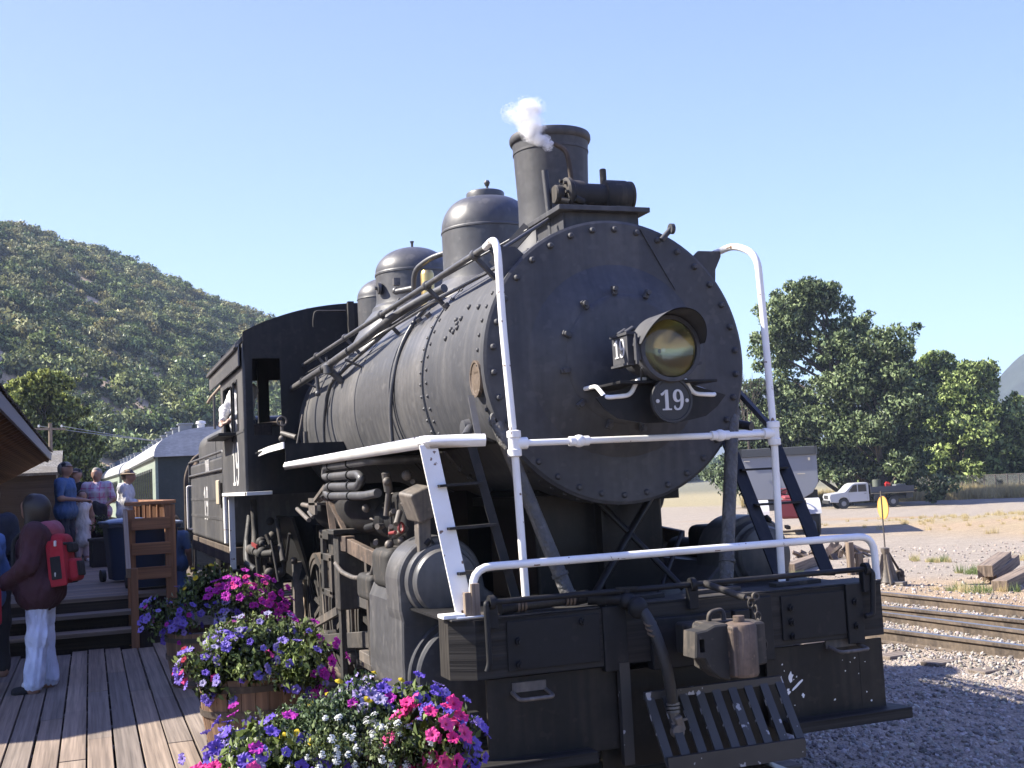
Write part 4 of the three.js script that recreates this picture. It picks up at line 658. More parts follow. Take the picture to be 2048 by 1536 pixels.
    for (const [x, y] of [[-0.62, 1.02], [-0.99, 0.95], [-0.99, 0.83], [0.68, 0.98], [0.68, 0.9], [0.68, 0.82], [-0.02, 0.93], [0.12, 0.9], [1.115, 0.98], [1.115, 0.84]]) hb(x, y);
    for (const k of [-0.9, -0.2, 0.3, 0.85]) S(B, 'deck_block', [box(0.34, 0.025, 0.07, k, 1.098, -0.18, 0.005, [0, 0.1, 0])], M.dusty);
  }
  P('wooden_wedge', [bx(-1.245, -1.19, 1.086, 1.215, -0.11, -0.07, 0.003), bx(-1.21, -1.165, 1.086, 1.26, -0.09, -0.06, 0.003)], M.oldwood, 'brown wooden wedges standing on the beam', 'y');
  P('corner_step', [bx(-1.37, -1.25, 1.087, 1.108, -0.17, -0.06, 0.004)], M.white);
  for (const [x, r_] of [[-1.135, 1], [0.045, 0.9], [1.2, 1]]) P('lever_bracket', [lathe([[0.014, -0.014], [0.038, -0.014], [0.038, 0.014], [0.014, 0.014]], 16, 'x', [x, 1.165, 0.03]), bx(x - 0.03, x + 0.03, 1.03, 1.15, 0.0, 0.045, 0.006)], M.black);
  P('cut_lever', [pipe([[-1.185, 0.82, 0.06], [-1.17, 0.86, 0.06], [-1.17, 1.165, 0.05], [-1.15, 1.165, 0.03], [1.22, 1.165, 0.03], [1.235, 1.14, 0.05], [1.215, 0.9, 0.05], [1.16, 0.895, 0.05]], 0.016, 0.03, 8)], M.black);
  P('cut_lever_arm', [bar([0.12, 1.165, 0.03], [0.26, 1.09, 0.22], 0.02, 10), bar([0.26, 1.09, 0.22], [0.3, 1.075, 0.26], 0.012, 8), lathe([[0.012, -0.008], [0.022, -0.008], [0.022, 0.008], [0.012, 0.008]], 12, 'z', [0.29, 1.1, 0.28])], M.dusty);
  { const link = merge([new THREE.TorusGeometry(0.016, 0.005, 6, 12).scale(1, 1.5, 1)]), c = P('lever_chain', [bar([0.27, 1.08, 0.25], [0.27, 1.06, 0.25], 0.006, 6)], M.dusty); for (let k = 0; k < 7; k++) piece(c, 'chain_link', link, M.dusty, [0.27 + 0.02 * Math.sin(k), 1.06 - k * 0.034, 0.26 + 0.02 * k], [0, k % 2 ? PI / 2 : 0, 0.1 * (k % 3)]); }
  // ---- coupler
  {
    const c = P('coupler', [bx(-0.075, 0.085, 0.80, 0.97, -0.1, 0.3, 0.02), ext([[-0.08, 0.26], [-0.14, 0.36], [-0.16, 0.45], [-0.115, 0.475], [-0.06, 0.41], [0.02, 0.37], [0.10, 0.40], [0.14, 0.50], [0.19, 0.49], [0.20, 0.37], [0.13, 0.27]].map(([a, b]) => [a, b]), 0.2, { bevel: 0.01 }).rotateX(PI / 2).translate(0, 0.985, 0)], M.dusty, 'dark knuckle coupler head');
    S(c, 'guard_arm', [ext([[-0.12, 1.0], [-0.17, 0.98], [-0.225, 0.975], [-0.235, 0.86], [-0.185, 0.85], [-0.155, 0.79], [-0.10, 0.745], [-0.055, 0.732], [-0.055, 1.0]].reverse(), 0.12, { bevel: 0.008, holes: [[[-0.215, 0.945], [-0.188, 0.945], [-0.188, 0.88], [-0.215, 0.88]]] }).translate(0, 0, 0.42)], M.dusty);
    S(c, 'knuckle', [lathe([[0, 0.275], [0.06, 0.275], [0.076, 0.268], [0.084, 0.25], [0.084, 0.02], [0.076, 0.005], [0, 0]], 28, 'y', [0.03, 0.735, 0.535], 0.5), bx(-0.055, 0.03, 0.745, 1.0, 0.47, 0.6, 0.015), bx(0.03, 0.115, 0.745, 1.0, 0.44, 0.56, 0.015)], M.rust, 'worn tan and rust knuckle face');
    S(c, 'side_casting', [bx(0.115, 0.195, 0.80, 0.99, 0.36, 0.5, 0.03)], M.dusty);
    S(c, 'knuckle_pin', [lathe([[0, 0.03], [0.03, 0.028], [0.03, 0]], 14, 'y', [0.035, 1.012, 0.52])], M.rust);
    S(c, 'lock_lift', [pipe([[-0.05, 0.99, 0.36], [-0.05, 1.05, 0.37], [0.03, 1.06, 0.37], [0.03, 0.99, 0.38]], 0.014, 0.03, 8), bx(-0.1, 0.08, 0.985, 1.005, 0.30, 0.40, 0.006)], M.dusty);
  }
  // ---- air hoses
  {
    const hose = P('air_hose', [pipe([[-0.345, 1.08, 0.06], [-0.31, 1.06, 0.13], [-0.285, 0.95, 0.2], [-0.25, 0.78, 0.24], [-0.22, 0.62, 0.22], [-0.205, 0.55, 0.2]], 0.03, 0.12, 12)], M.rubber, 'black rubber air hose hanging from the beam');
    S(hose, 'angle_cock', [bar([-0.55, 1.13, -0.06], [-0.38, 1.12, 0.02], 0.034, 12), bar([-0.5, 1.125, -0.04], [-0.46, 1.122, -0.02], 0.045, 6), ball(0.048, -0.36, 1.11, 0.04), bar([-0.36, 1.12, 0.04], [-0.36, 1.17, 0.04], 0.018, 8), beam([-0.42, 1.18, 0.03], [-0.3, 1.175, 0.04], 0.03, 0.012), ball(0.055, -0.33, 1.075, 0.1, 1, 1.1, 1)], M.black);
    for (const t of [0, 1, 2]) S(hose, 'hose_clamp', [lathe([[0.03, -0.006], [0.036, -0.006], [0.036, 0.006], [0.03, 0.006]], 14, 'y').rotateX(0.45).translate(-0.298 + t * 0.004, 1.0 - t * 0.026, 0.172 + t * 0.01)], M.bronze);
    for (const t of [0, 1, 2]) S(hose, 'hose_clamp', [lathe([[0.03, -0.006], [0.036, -0.006], [0.036, 0.006], [0.03, 0.006]], 14, 'y').rotateX(-0.15).translate(-0.207, 0.57 - t * 0.02, 0.204)], M.steel);
    S(hose, 'gladhand', [bar([-0.205, 0.55, 0.2], [-0.2, 0.48, 0.2], 0.026, 12), box(0.045, 0.09, 0.04, -0.185, 0.47, 0.22, 0.012, [0.2, 0, 0.35]), lathe([[0, -0.02], [0.035, -0.018], [0.035, 0.018], [0, 0.02]], 14, 'z', [-0.2, 0.43, 0.22]), beam([-0.23, 0.47, 0.21], [-0.14, 0.49, 0.22], 0.02, 0.012)], M.greyiron);
    const h2 = P('signal_hose', [pipe([[-0.98, 1.125, -0.06], [-0.62, 1.135, -0.07]], 0.03, 0.1, 12)], M.rubber, 'short rubber hose lying across the beam top');
    for (const x of [-0.96, -0.94, -0.92, -0.66, -0.68, -0.64]) S(h2, 'hose_clamp', [lathe([[0.03, -0.006], [0.036, -0.006], [0.036, 0.006], [0.03, 0.006]], 14, 'x', [x, 1.126 + (x + 0.98) * 0.028, -0.06])], M.bronze);
    S(h2, 'coupling', [bar([-0.62, 1.135, -0.07], [-0.54, 1.14, -0.08], 0.038, 10), bar([-1.06, 1.12, -0.05], [-0.98, 1.125, -0.06], 0.035, 10)], M.black);
  }
  // ---- aprons, footboards, grille pilot
  for (const s of [-1, 1]) {
    P('front_apron', [bx(s * 1.16, s * (s < 0 ? 0.42 : 0.53), 0.32, s < 0 ? 0.76 : 0.755, -0.06, -0.04, 0.003), ...(s > 0 ? [bx(1.16, 1.33, 0.3, 0.745, -0.06, -0.04, 0.003)] : [])], phy({ specularIntensity: 0.45, map: rep(paintTex([0.012, 0.0115, 0.011], [0.045, 0.037, 0.029], 0.7, 83), 0.6), roughness: 0.5 }), s > 0 ? 'black plate below the beam, paint chipped white' : undefined);
    const fb = P('footboard', [ext([[s * 1.42, 0.07], [s * 1.42, -0.02], [s * 1.3, -0.27], [s * 0.66, -0.27], [s * 0.6, -0.2], [s * 0.6, 0.07]].map(([a, b]) => [a, -b]), 0.055, { bevel: 0.004 }).rotateX(-PI / 2).translate(0, 0.29, 0).scale(1, 1, -1).scale(1, 1, -1)], M.beamwood, null, 'x');
    for (const q of [0.75, 1.2]) S(fb, 'hanger', [bx(s * q, s * (q + 0.05), 0.3, 0.6, -0.11, -0.062)], M.black);
    P('grab_step', s < 0 ? [pipe([[-1.02, 0.68, -0.04], [-1.02, 0.66, 0.08], [-0.83, 0.66, 0.08], [-0.83, 0.68, -0.04]], 0.011, 0.03, 8), bx(-1.02, -0.83, 0.68, 0.73, -0.04, -0.03)] : [pipe([[0.95, 0.73, -0.04], [0.95, 0.71, 0.08], [1.15, 0.71, 0.08], [1.15, 0.73, -0.04]], 0.011, 0.03, 8), bx(0.93, 1.17, 0.72, 0.78, -0.04, -0.028)], M.greyiron);
  }
  { // paint chips on the right apron: bare patches of white primer
    const r = rng(811), chips = []; const blob = (x, y, w, h, a) => { const n = 11, pts = []; for (let k = 0; k < n; k++) { const t = k / n * 6.283, q = 0.55 + 0.7 * r(); pts.push([w * Math.cos(t) * q, h * Math.sin(t) * q]); } chips.push(ext(pts, 0.0015).rotateZ(a).translate(x, y, -0.0398)); };
    blob(0.68, 0.58, 0.018, 0.03, -0.3); blob(0.72, 0.53, 0.05, 0.008, 0.6); blob(0.64, 0.49, 0.035, 0.012, 0.25); blob(0.66, 0.51, 0.012, 0.008, 0.6); blob(0.76, 0.47, 0.01, 0.012, 0.3);
    for (let k = 0; k < 16; k++) blob(0.56 + 0.7 * r(), 0.34 + 0.4 * r(), 0.002 + 0.005 * r(), 0.002 + 0.005 * r(), r() * 3);
    stuff(P('paint_chips', chips, M.white));
  }
  {
    const g = P('grille_pilot', [beam([-0.34, 0.615, 0.14], [0.50, 0.615, 0.14], 0.03, 0.04), beam([-0.31, 0.275, 0.30], [0.52, 0.275, 0.30], 0.025, 0.1), bx(-0.42, -0.36, 0.24, 0.78, -0.02, 0.02)], std({ map: rep(tex(512, (u, v) => { const w = sstep(0.70, 0.74, fbm(u, v, 18, 18, 4, 87)), n = fbm(u, v, 6, 6, 4, 88); return mixc(mixc([0.018, 0.018, 0.019], [0.06, 0.055, 0.05], n * 0.6), [0.4, 0.4, 0.42], w * 0.8); }), 1.2), roughness: 0.5 }));
    for (let k = 0; k < 9; k++) { const x = -0.32 + k * 0.1; S(g, 'bar', [beam([x, 0.62, 0.14], [x + 0.03, 0.28, 0.30], 0.05, 0.016, V(0, 0.4, 0.9))], g.material); }
    P('pilot_back', [bx(-0.5, 0.6, 0.2, 0.72, -0.12, -0.09)], M.oily);
  }
  // ---- frame, saddle and cylinders
  P('frame', [bx(-0.5, -0.38, 0.45, 1.0, -7.3, -0.1), bx(0.38, 0.5, 0.45, 1.0, -7.3, -0.1), bx(-0.4, 0.4, 0.5, 1.02, -0.6, -0.3), bx(-0.45, 0.45, 0.6, 1.72, -1.95, -1.05, 0.03), bx(-0.4, 0.4, 0.9, 1.75, -7.1, -2.6)], M.oily);
  P('saddle_flange', [bx(-0.55, 0.55, 1.62, 1.68, -2.0, -1.0), bx(-0.06, -0.02, 1.05, 1.7, -1.0, -0.9)], M.oily);
  P('frame_brace', [bar([-0.3, 1.08, -0.55], [0.35, 1.68, -0.95], 0.025, 8), bar([0.3, 1.08, -0.55], [-0.1, 1.68, -0.95], 0.02, 8), bar([0.1, 1.06, -0.5], [0.5, 1.4, -0.9], 0.016, 8)], M.oily);
  for (const s of [-1, 1]) {
    const E = (list) => (s < 0 ? list : mirrorX(list));
    // jacket hull around piston valve and cylinder
    const low = [[-1.30, 1.16], [-1.335, 1.08], [-1.345, 0.75], ...circ(-0.98, 0.64, 0.365, 36, PI * 0.97, PI * 1.9), [-0.62, 0.95], [-0.85, 1.16]], upp = [...circ(-1.1, 1.21, 0.255, 36, 0.2, PI * 0.97), [-1.35, 1.05], [-1.33, 0.95], [-0.8, 0.95]];
    const cj = P('cylinder_jacket', E([ext(low, 0.84, { bevel: 0.012 }).translate(0, 0, -1.86)]), M.boiler, s < 0 ? 'grey sheet jacket around the cylinder' : undefined);
    S(cj, 'valve_chest', E([ext(upp, 0.3, { bevel: 0.012 }).translate(0, 0, -1.318)]), M.boiler);
    S(cj, 'valve_cover', E([lathe([[0, -0.845], [0.12, -0.85], [0.185, -0.87], [0.198, -0.89], [0.198, -0.93], [0.222, -0.935], [0.228, -0.955], [0.228, -1.03]], 48, 'z', [-1.1, 1.21, 0], 0.45)]), M.boiler, s < 0 ? 'domed front cover of the piston valve' : undefined);
    S(cj, 'cylinder_cover', E([lathe([[0, -0.90], [0.26, -0.905], [0.3, -0.915], [0.315, -0.93], [0.318, -0.955], [0.345, -0.958], [0.352, -0.965], [0.352, -1.03]], 48, 'z', [-0.98, 0.64, 0], 0.45)]), M.smoke, s < 0 ? 'large round front cover of the cylinder' : undefined);
    S(cj, 'rear_valve_head', E([bx(-1.35, -1.0, 1.14, 1.40, -1.78, -1.36, 0.06), bx(-1.34, -1.1, 1.02, 1.2, -2.3, -1.9, 0.04), bar([-1.1, 1.2, -1.3], [-1.1, 1.2, -2.1], 0.1, 14)]), M.dusty);
    S(cj, 'lug', E([box(0.08, 0.05, 0.06, -1.18, 1.43, -0.99, 0.01, [0, 0, 0.7]), bar([-1.2, 1.43, -0.96], [-1.17, 1.46, -0.96], 0.02, 6)]), M.black);
    S(cj, 'cylinder_cock', E([pipe([[-1.28, 0.42, -1.25], [-1.33, 0.3, -1.2], [-1.36, 0.2, -1.0]], 0.014, 0.05, 6), bx(-1.36, -1.28, 0.22, 0.44, -1.85, -1.8), bx(-1.3, -1.22, 0.3, 0.45, -0.98, -0.9)]), M.greyiron);
    P('crosshead_guide', E([bx(-1.12, -0.96, 0.86, 0.94, -3.3, -1.86, 0.006), bx(-1.12, -0.96, 0.44, 0.52, -3.3, -1.86, 0.006)]), M.greyiron);
    const ch = P('crosshead', E([bx(-1.14, -0.94, 0.5, 0.88, -2.75, -2.42, 0.02), bar([-1.04, 0.68, -2.42], [-1.04, 0.68, -1.86], 0.04, 12)]), M.greyiron);
    for (const [y, z] of [[0.95, -2.02], [0.8, -2.0], [0.62, -2.02], [0.42, -2.04], [0.28, -2.0]]) S(ch, 'packing_block', E([bx(-1.2, -0.98, y - 0.035, y + 0.035, z - 0.12, z + 0.1, 0.008)]), M.rust);
    P('guide_yoke', E([bx(-1.26, -1.0, 0.84, 1.43, -3.48, -3.28, 0.01), bx(-1.3, -0.95, 1.43, 1.47, -3.5, -3.25, 0.008), bx(-1.24, -1.2, 0.3, 0.86, -3.46, -3.36), bx(-1.0, -0.5, 0.9, 1.3, -3.45, -3.35)]), M.dusty);
    P('link_bracket', E([bx(-1.2, -0.9, 1.36, 1.44, -4.4, -4.0, 0.01), bx(-1.2, -1.16, 0.9, 1.4, -4.35, -4.25, 0.008), bx(-1.2, -1.16, 0.9, 1.22, -4.0, -3.9, 0.008), bx(-1.2, -1.0, 1.18, 1.24, -4.36, -3.9, 0.008), bx(-1.2, -1.0, 0.88, 0.94, -4.36, -3.9, 0.008), bx(-1.15, -0.9, 1.15, 1.42, -4.3, -4.05, 0.02)]), M.dusty);
    P('valve_link', E([ext([[0, -0.35], [0.05, -0.3], [0.09, 0], [0.05, 0.3], [0, 0.35], [-0.04, 0.3], [0, 0], [-0.04, -0.3]], 0.06).rotateY(-PI / 2).translate(-1.05, 1.05, -4.15)]), M.dusty);
    P('radius_rod', E([beam([-1.2, 1.36, -3.3], [-1.2, 1.28, -2.2], 0.05, 0.11, V(0, 1, 0), 0.006), bx(-1.24, -1.16, 1.3, 1.42, -3.3, -3.1, 0.008)]), M.rust, s < 0 ? 'tan valve rod' : undefined);
    P('combination_lever', E([beam([-1.2, 1.3, -2.5], [-1.16, 0.5, -2.62], 0.05, 0.07, V(0, 0, 1))]), M.dusty);
    P('drain_pipe', E([pipe([[-1.26, 1.2, -3.4], [-1.3, 1.16, -3.0], [-1.3, 1.14, -2.5], [-1.3, 1.2, -1.95], [-1.28, 1.35, -1.9]], 0.018, 0.15, 8)]), M.greyiron);
    P('hanger_strut', E([beam([-1.22, 1.72, -3.8], [-1.24, 1.44, -3.55], 0.05, 0.03), beam([-1.22, 1.72, -3.8], [-1.18, 1.44, -3.35], 0.035, 0.025), ball(0.035, -1.23, 1.72, -3.8), bar([-1.26, 1.72, -3.8], [-1.26, 1.70, -4.0], 0.02, 8)]), M.rust);
    // cooling coil under the running board
    if (s < 0) {
    const cp = P('cooling_coil', E([pipe([[-1.0, 1.965, -1.7], [-1.3, 1.965, -1.72], [-1.33, 1.965, -1.85], [-1.33, 1.965, -3.3], [-1.33, 1.89, -3.36], [-1.33, 1.885, -3.25], [-1.33, 1.885, -2.15], [-1.33, 1.85, -2.02], [-1.33, 1.8, -2.15], [-1.33, 1.81, -3.25], [-1.33, 1.77, -3.34], [-1.33, 1.735, -3.2], [-1.33, 1.735, -1.95], [-1.3, 1.75, -1.7]], 0.03, 0.05, 12)]), M.boiler, s < 0 ? 'coil of four thick pipes under the running board' : undefined);
    for (const z of [-2.4, -3.1]) for (const y of [1.965, 1.885, 1.81, 1.735]) S(cp, 'pipe_clip', E([lathe([[0.03, -0.012], [0.037, -0.012], [0.037, 0.012], [0.03, 0.012]], 12, 'z', [-1.33, y, z])]), M.black);
    }
    P('air_reservoir', E([lathe([[0, -4.75], [0.16, -4.72], [0.2, -4.65], [0.2, -2.45], [0.16, -2.38], [0, -2.35]], 28, 'z', [-1.0, 1.62, 0], 0.6)]), M.black);
    if (s < 0) P('reservoir_bracket', E([bx(-1.3, -1.0, 1.66, 1.68, -4.3, -3.9), bx(-1.3, -1.28, 1.58, 1.72, -4.3, -4.0), beam([-1.3, 1.7, -4.0], [-1.28, 1.82, -3.6], 0.02, 0.03), bar([-1.3, 1.6, -4.3], [-1.32, 1.56, -4.0], 0.015, 6), bar([-1.28, 1.62, -5.0], [-1.3, 1.53, -4.3], 0.02, 8), bar([-1.28, 1.66, -4.7], [-1.28, 1.65, -4.3], 0.022, 8)]), M.greyiron);
    if (s < 0) P('air_pump', E([lathe([[0, -2.28], [0.07, -2.26], [0.07, -2.2], [0.13, -2.18], [0.13, -2.0], [0.1, -1.98], [0.1, -1.8], [0, -1.78]], 22, 'z', [-1.1, 1.56, 0], 0.5), bx(-1.2, -0.95, 1.38, 1.75, -1.8, -1.45, 0.04), bar([-1.12, 1.36, -1.7], [-1.12, 1.75, -1.7], 0.028, 10), bar([-1.2, 1.4, -1.75], [-1.2, 1.74, -1.75], 0.016, 8), bar([-1.22, 1.5, -2.4], [-1.2, 1.52, -2.2], 0.03, 8)]), M.black);
    if (s < 0) { const jr = rng(820 + s), bits = []; for (let k = 0; k < 26; k++) { const x = -1.05 - 0.25 * jr(), y = 1.36 + 0.5 * jr(), z = -2.3 + 1.0 * jr(); bits.push(jr() < 0.4 ? ball(0.018 + 0.02 * jr(), x, y, z, 1, 1, 1, 8, 6) : bar([x, y, z], [x + 0.1 * (jr() - 0.5), y + 0.16 * (jr() - 0.5), z + 0.36 * (jr() - 0.5)], 0.009 + 0.012 * jr(), 7)); }
    stuff(P('pump_fittings', E(bits), M.greyiron)); }
    if (s < 0) P('pump_valve', E([bar([-1.25, 1.76, -1.6], [-1.27, 1.88, -1.58], 0.03, 10), bar([-1.27, 1.6, -1.62], [-1.25, 1.77, -1.6], 0.018, 8)]), M.greyiron); if (s < 0) P('lubricator', E([box(0.15, 0.19, 0.19, -1.22, 1.68, -0.98, 0.02, [0.1, 0.2, 0.35]), bx(-1.24, -1.16, 1.38, 1.62, -1.05, -0.95, 0.01)]), M.greyiron, s < 0 ? 'pale grey lubricator box behind the ladder' : undefined);
    if (s < 0) P('valve_wheel', E([new THREE.TorusGeometry(0.03, 0.008, 6, 16).rotateY(0.8).translate(-1.26, 1.53, -1.28), bar([-1.28, 1.49, -1.5], [-1.28, 1.5, -1.35], 0.012, 6)]), M.red, 'small red valve handle');
    // wheels
    const wheel = (name, z, rad, spokes, mat) => {
      const w = part(L, name, E([lathe([[0.09, -0.10], [0.09, 0.05], [0, 0.055]].map(([a, b]) => [a, -b]), 20, 'x', [-0.74, rad, z], 0.4), ...Array.from({ length: spokes }, (_, k) => { const a = k / spokes * 2 * PI; return beam([-0.77, rad + 0.07 * Math.cos(a), z + 0.07 * Math.sin(a)], [-0.77, rad + (rad - 0.09) * Math.cos(a), z + (rad - 0.09) * Math.sin(a)], 0.05, 0.045, V(1, 0, 0)); }), lathe([[rad - 0.12, -0.06], [rad - 0.06, -0.06], [rad - 0.06, 0.06], [rad - 0.12, 0.06], [rad - 0.12, -0.06]], 48, 'x', [-0.77, rad, z], 0.4)]), mat);
      S(w, 'tyre', E([lathe([[rad - 0.06, -0.07], [rad + 0.02, -0.07], [rad + 0.02, -0.04], [rad, -0.03], [rad - 0.004, 0.07], [rad - 0.06, 0.07]].map(([a, b]) => [a, -b]), 56, 'x', [-0.77, rad, z], 0.4)]), M.railside);
      S(w, 'tyre_rim', E([lathe([[rad - 0.055, 0.0715], [rad - 0.008, 0.0715]].map(([a, b]) => [a, -b]), 56, 'x', [-0.77, rad, z], 0.4)]), rad < 0.45 ? M.palewood : M.dusty);
      return w;
    };
    for (const z of [-2.95, -4.18, -5.41, -6.64]) { const w = wheel('driving_wheel', z, 0.56, 13, M.dusty); S(w, 'counterweight', E([ext(circ(0, 0, 0.44, 12, -0.7, 0.7), 0.1).rotateY(-PI / 2).translate(-0.74, 0.56, z)]), M.greyiron); S(w, 'crank_pin', E([bar([-0.8, 0.34, z], [-1.02, 0.34, z], 0.06, 14)]), M.greyiron); }
    wheel('pilot_wheel', -0.72, 0.36, 9, M.dusty); wheel('trailing_wheel', -7.72, 0.385, 9, M.dusty);
    P('side_rod', E([beam([-0.93, 0.34, -6.7], [-0.93, 0.34, -2.9], 0.05, 0.11, V(0, 1, 0), 0.008), ...[-2.95, -4.18, -5.41, -6.64].map((z) => lathe([[0, -0.04], [0.1, -0.04], [0.1, 0.04], [0, 0.04]], 20, 'x', [-0.93, 0.34, z], 0.4))]), M.steel);
    P('main_rod', E([beam([-1.04, 0.68, -2.6], [-1.04, 0.34, -5.41], 0.06, 0.13, V(0, 1, 0), 0.008)]), M.steel);
    P('eccentric_rod', E([beam([-1.1, 0.75, -4.15], [-1.1, 0.5, -5.4], 0.04, 0.07), beam([-1.1, 0.5, -5.41], [-1.1, 0.34, -5.41], 0.05, 0.1, V(0, 0, 1))]), M.greyiron);
    P('brake_hanger', E([bx(-0.98, -0.9, 0.25, 0.8, -2.2, -2.1), bx(-1.32, -1.2, 0.18, 0.24, -2.5, -1.9), bar([-1.3, 0.2, -2.4], [-1.25, 0.55, -2.2], 0.02, 8), bx(-1.3, -1.12, 0.0, 0.28, -1.78, -1.62)]), M.oily);
    // trailing truck frame
    P('trailing_frame', E([beam([-0.92, 0.3, -7.3], [-0.92, 0.24, -6.6], 0.06, 0.1, V(0, 1, 0), 0.01), bx(-0.98, -0.88, 0.3, 1.0, -7.3, -7.2, 0.01)]), M.greyiron);
    P('ash_pan', E([bx(-0.75, -0.3, 0.5, 1.4, -8.8, -7.0), beam([-0.8, 1.5, -7.3], [-0.9, 0.8, -7.2], 0.4, 0.03)]), M.oily);
  }
  // ---- cab
  {
    const z0 = -7.2, z1 = -9.55, hx = 1.45;
    const arch = (x) => 3.46 + 0.47 * (1 - (x / 1.62) ** 2) ** 0.75;
    const topPts = Array.from({ length: 25 }, (_, k) => { const x = -hx + 2 * hx * k / 24; return [x, arch(x) - 0.02]; });
    const holes = [[[-1.36, 2.42], [-1.36, 3.28], [-1.05, 3.28], [-1.05, 2.42]].reverse(), [[1.36, 2.42], [1.36, 3.28], [1.05, 3.28], [1.05, 2.42]]];
    P('cab_front', [ext([[-hx, 1.76], [hx, 1.76], ...topPts.slice().reverse()], 0.025, { holes }).translate(0, 0, z0 - 0.025)], M.black);
    P('cab_rear', [ext([[-hx, 2.5], [-hx, 3.45], ...topPts, [hx, 2.5], [1.2, 2.5], [1.2, 3.25], [0.25, 3.25], [0.25, 3.05], [-0.25, 3.05], [-0.25, 3.25], [-1.2, 3.25], [-1.2, 2.5]].slice(), 0.025).translate(0, 0, z1)], M.black);
    for (const s of [-1, 1]) {
      const E = (list) => (s < 0 ? list : mirrorX(list));
      const cs = P('cab_side', E([bx(-hx - 0.012, -hx + 0.012, 1.78, 2.5, z1, z0), bx(-hx - 0.012, -hx + 0.012, 3.1, 3.45, z1, z0), bx(-hx - 0.012, -hx + 0.012, 2.5, 3.1, z0 - 0.55, z0), bx(-hx - 0.012, -hx + 0.012, 2.5, 3.1, z0 - 1.12, z0 - 1.05), bx(-hx - 0.012, -hx + 0.012, 2.5, 3.1, z1, z1 + 0.25)]), M.boiler, null, 'y');
      S(cs, 'armrest', E([bx(-hx - 0.22, -hx + 0.05, 2.46, 2.5, z0 - 2.1, z0 - 0.75, 0.01)]), M.black);
      S(cs, 'number', E([text('19', 0.5, 0.004, serif, 0.9).rotateY(-PI / 2).translate(-hx - 0.0125, 2.13, -8.1)]), M.number, 'white cab numerals 19');
      S(cs, 'white_edge', E([bx(-hx - 0.03, -hx - 0.012, 1.76, 1.80, z1, z0 + 0.12, 0.004), bx(-hx - 0.03, -1.2, 1.76, 1.80, z0 + 0.0, z0 + 0.14, 0.004)]), M.white);
      S(cs, 'window_post', E([bx(-hx - 0.02, -hx + 0.02, 2.5, 3.1, z0 - 0.58, z0 - 0.54), bar([-hx - 0.03, 2.4, z0 - 1.0], [-hx - 0.03, 3.05, z0 - 1.0], 0.012, 6)]), M.black);
      S(cs, 'rivet_strip', E([bx(-hx - 0.018, -hx - 0.01, 1.8, 3.4, z0 - 0.06, z0 - 0.01), bx(-hx - 0.018, -hx - 0.01, 2.47, 2.5, z1, z0)]), M.boiler);
    }
    const roofPts = (dy, w) => Array.from({ length: 33 }, (_, k) => { const x = -w + 2 * w * k / 32; return [x, 3.4 + 0.53 * Math.pow(Math.max(0, 1 - (x / (w + 0.02)) ** 2), 0.62) + dy]; });
    const rf = P('cab_roof', [ext([...roofPts(0.0, 1.53), ...roofPts(-0.035, 1.51).reverse()], 3.2).translate(0, 0, -10.5)], M.boiler, null, 'z');
    for (const s of [-1, 1]) S(rf, 'eave_skirt', [bx(s * 1.49, s * 1.51, 3.2, 3.44, -10.5, -7.22, 0.006), bx(s * 1.51, s * 1.545, 3.405, 3.43, -10.5, -7.2, 0.006)], M.boiler, null, 'z');
    S(rf, 'gutter', [bar([-1.53, 3.4, -10.5], [-1.53, 3.4, -7.3], 0.018, 8)], M.boiler);
    S(rf, 'roof_hatch', [beam([-0.55, 3.99, -8.6], [0.1, 4.0, -8.6], 0.8, 0.03)], solid(0.3, 0.27, 0.23, 0.7), 'pale hatch cover on the cab roof');
    P('cab_standpipe', [bx(-0.29, -0.22, 3.5, 3.9, -7.08, -7.02), pipe([[-0.3, 3.8, -7.1], [-0.65, 3.8, -7.12], [-0.67, 3.7, -7.12], [-0.67, 3.62, -7.12]], 0.012, 0.04, 6)], M.dusty);
    P('backhead', [lathe([[0, -7.6], [0.8, -7.6], [0.83, -7.5], [0.83, -7.2]], 40, 'z', [0, CY - 0.1, 0], 0.4), bx(-1.4, 1.4, 1.78, 1.83, z1, z0 - 0.03)], M.oily);
    P('backhead_valves', [bar([-0.9, 2.58, -7.6], [-1.3, 2.55, -7.7], 0.03, 8), bx(-1.36, -1.1, 2.42, 2.56, -7.66, -7.6, 0.02)], M.brown);
    P('cab_rear_post', [bx(-1.0, -0.86, 1.8, 3.5, -9.5, -9.4)], M.oily);
    P('gauge_pipe', [bar([-0.95, 2.24, -6.3], [-0.95, 2.4, -6.3], 0.025, 8)], M.greyiron); P('side_rod_handle', [bar([-1.0, 2.24, -6.6], [-0.92, 2.6, -6.6], 0.012, 6)], M.greyiron); P('side_valves', [bar([-1.1, 2.24, -6.9], [-1.1, 2.55, -6.9], 0.018, 8), ball(0.04, -1.1, 2.36, -6.9), bar([-1.1, 2.42, -6.9], [-0.98, 2.36, -6.7], 0.03, 8), new THREE.TorusGeometry(0.05, 0.01, 6, 14).translate(-1.1, 2.55, -6.88)], M.greyiron);
    // steps and piping under the cab
    P('cab_step', [bx(-1.43, -1.36, 0.3, 1.78, -9.32, -9.26), ], M.white, 'white edged cab step hanger'); P('step_tread', [bx(-1.43, -1.1, 0.3, 0.34, -9.25, -8.95), bx(-1.43, -1.1, 0.8, 0.84, -9.25, -9.0)], M.oily);
